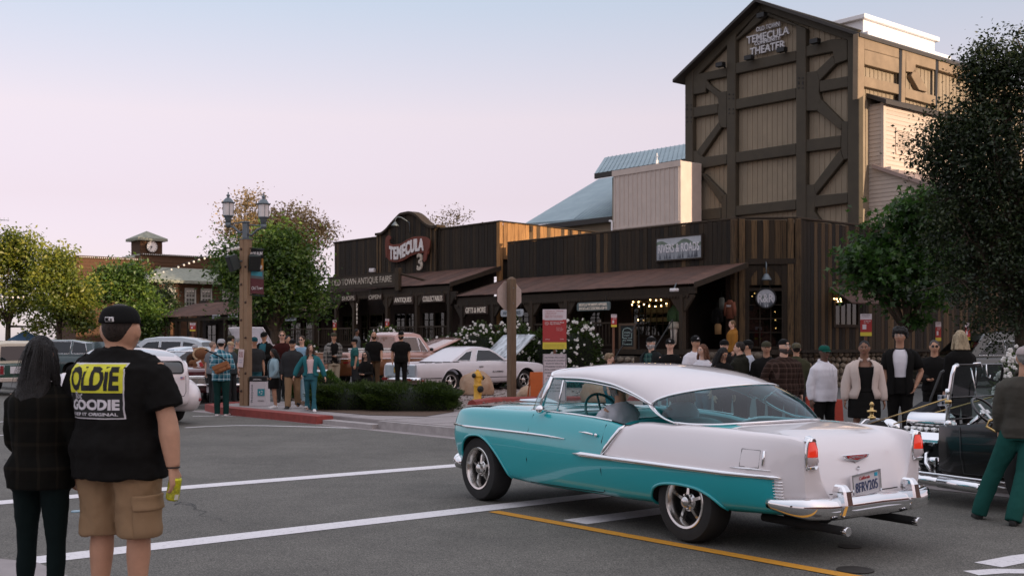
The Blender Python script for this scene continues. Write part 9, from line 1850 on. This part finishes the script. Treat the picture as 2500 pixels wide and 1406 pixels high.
part("legs_form",g,plaster,mn,smooth=True);g=G();g.loft([ell(0,0,H_*f,a,b_,16)for f,a,b_ in((.40,.20,.13),(.48,.19,.13),(.58,.15,.11))]);part("shorts",g,M("pale_shorts",(.42,.38,.31),.9),mn,smooth=True);g=G();g.loft([ell(0,0,H_*f,a,b_,16)for f,a,b_ in((.57,.17,.12),(.68,.16,.11),(.8,.20,.12),(.88,.16,.10),(.93,.06,.06),(.97,.05,.05))]);
for s in(1,-1):g.tube([(s*.17,0,H_*.86),(s*.23,0,H_*.72),(s*.22,-.03,H_*.58)],[.06,.05,.04],8)
part("top",g,M("green_top",(.035,.075,.025),.9),mn,smooth=True)
def hung(label,px,py,w,h,mat,b,sleeves=True,word=None,cat="garment"):
 p=porch(px,py,b);su=p.y/FOC;w*=su;h*=su;t=thing("hanging_garment",label,cat,p,GROT,"clothes hung beside the shop doorway");g=G();g.loft([[(x*w/2*f,y*.05,z)for x,y in((-1,0),(-.7,-1),(.7,-1),(1,0),(.7,1),(-.7,1))]for z,f in((-h/2,.95),(0,.92),(h*.32,1),(h*.45,.62),(h*.5,.30))]);part("cloth",g,mat,t,smooth=True)
 if sleeves:
  for s in(1,-1):g=G();g.tube([(s*w*.42,0,h*.36),(s*w*.60,0,0),(s*w*.62,0,-h*.35)],[.07,.06,.05],8);part("sleeve",g,mat,t,smooth=True)
 g=G();g.tube([(0,0,h*.5),(0,0,h*.5+.2)],.008,4);part("hanger",g,black_metal,t)
 if word:text(word,white_let,t,(0,-.06,h*.18),fit=(w*.6,h*.10),ext=.01,bold=.02)
hung("rust coloured sweatshirt with white lettering hung beside the doorway",1782,755,24,46,M("rust_fleece",(.17,.055,.028),.9),BF-.5,word="TEMECULA");hung("sage green shirt hung left of the rust sweatshirt",1762,742,18,32,M("sage_cotton",(.12,.13,.11),.9),BF-.35,False);hung("black T-shirt hung below the sage shirt",1751,772,24,40,black_c,BF-.7);hung("tan shorts hung below the black T-shirt",1753,803,22,26,M("tan_shorts",(.26,.15,.06),.9),BF-.75,False)
p=AT(62,826,62);tn_=thing("canopy_tent","blue pop up canopy under the trees at the far left","tent",(p.x,p.y,.125),.3);zt=CAMH+(HORY-806)/FOC*62;ze_=CAMH+(HORY-829)/FOC*62-.125;tm_=M("tent_blue",(.055,.12,.22),.7,var=.1);hw3=.75*62/FOC*48
g=G();g.add([(-hw3,-hw3,ze_),(hw3,-hw3,ze_),(hw3,hw3,ze_),(-hw3,hw3,ze_),(0,0,zt-.125),(-hw3,-hw3,ze_-.2),(hw3,-hw3,ze_-.2),(hw3,hw3,ze_-.2),(-hw3,hw3,ze_-.2)],[(0,1,4),(1,2,4),(2,3,4),(3,0,4),(5,6,1,0),(6,7,2,1),(7,8,3,2),(8,5,0,3)]);part("canopy",g,tm_,tn_)
for x in(-1,1):
 for y in(-1,1):g=G();g.tube([(x*hw3*.97,y*hw3*.97,0),(x*hw3*.97,y*hw3*.97,ze_)],.03,5);part("leg",g,steel_grey,tn_)
ob_me=mesh("bulb",G().ball((0,0,0),.055,8,6),bulb_off,True)
def strand(label,pts,n,group):
 P=[AT(*p)for p in pts];t=thing("string_lights",label,"string lights",P[0],0,group);Q=spline([tuple(p-P[0])for p in P],n);g=G();g.tube([tuple(q)for q in Q],.012,4);part("wire",g,black_metal,t)
 for q in Q[::1]:link("bulb",ob_me,t,Vector(q)-Vector((0,0,.09)))
strand("festoon lights sagging from the lamp post towards the clock building",[(592,596,30),(560,604,38),(530,616,44),(480,632,52),(430,650,60),(370,668,66),(300,688,72),(215,708,76)],24,"festoon lights over the street")
strand("festoon lights along the trees at the far left",[(-20,716,60),(25,722,60),(70,720,60)],8,"festoon lights over the street")
p=AT(6,536,70);an_=thing("tv_aerial","thin rooftop aerial against the sky at the left edge","aerial",(p.x,70,p.z),0);g=G();g.tube([(-1.2,0,.05),(.4,0,-.06)],.02,4)
for k in range(6):g.tube([(-.9+.25*k,0,-.12),(-.9+.25*k,0,.12)],.012,4)
g.tube([(-1.0,0,0),(-1.0,0,-p.z+.2)],.03,5);part("mast",g,steel_grey,an_)
p=AT(2265,1000,14.9);sl=thing("stroller","dark baby stroller with a chequered bag behind the roadster","stroller",(p.x,p.y,.15),.3);g=G();g.tube([(-.18,-.1,.25),(.05,0,.75),(.28,.1,1.08),(.34,.12,1.10)],.018,6);g.tube([(-.3,.2,.05),(.1,.0,.6)],.016,6);g.tube([(.3,-.1,.05),(-.1,0,.6)],.016,6);part("frame",g,black_metal,sl);g=G();g.box((-.05,0,.48),(.40,.36,.34),rot=Euler((0,-.5,0)));part("seat",g,M("stroller_cloth",(.012,.014,.018),.9),sl,bev=.05)
for x in(-.3,.3):
 for y in(-.2,.2):g=G();g.lathe([(.05,-.02),(.09,-.02),(.09,.02),(.05,.02)],14,(x,y,.09),"y");part("wheel",g,rubber,sl)
g=G();g.b2(.0,.16,-.22,-.2,.66,.80);part("chequered_bag",g,plaid("cheque",(.01,.02,.03),(.4,.45,.5),(.6,.6,.65),14,14),sl)
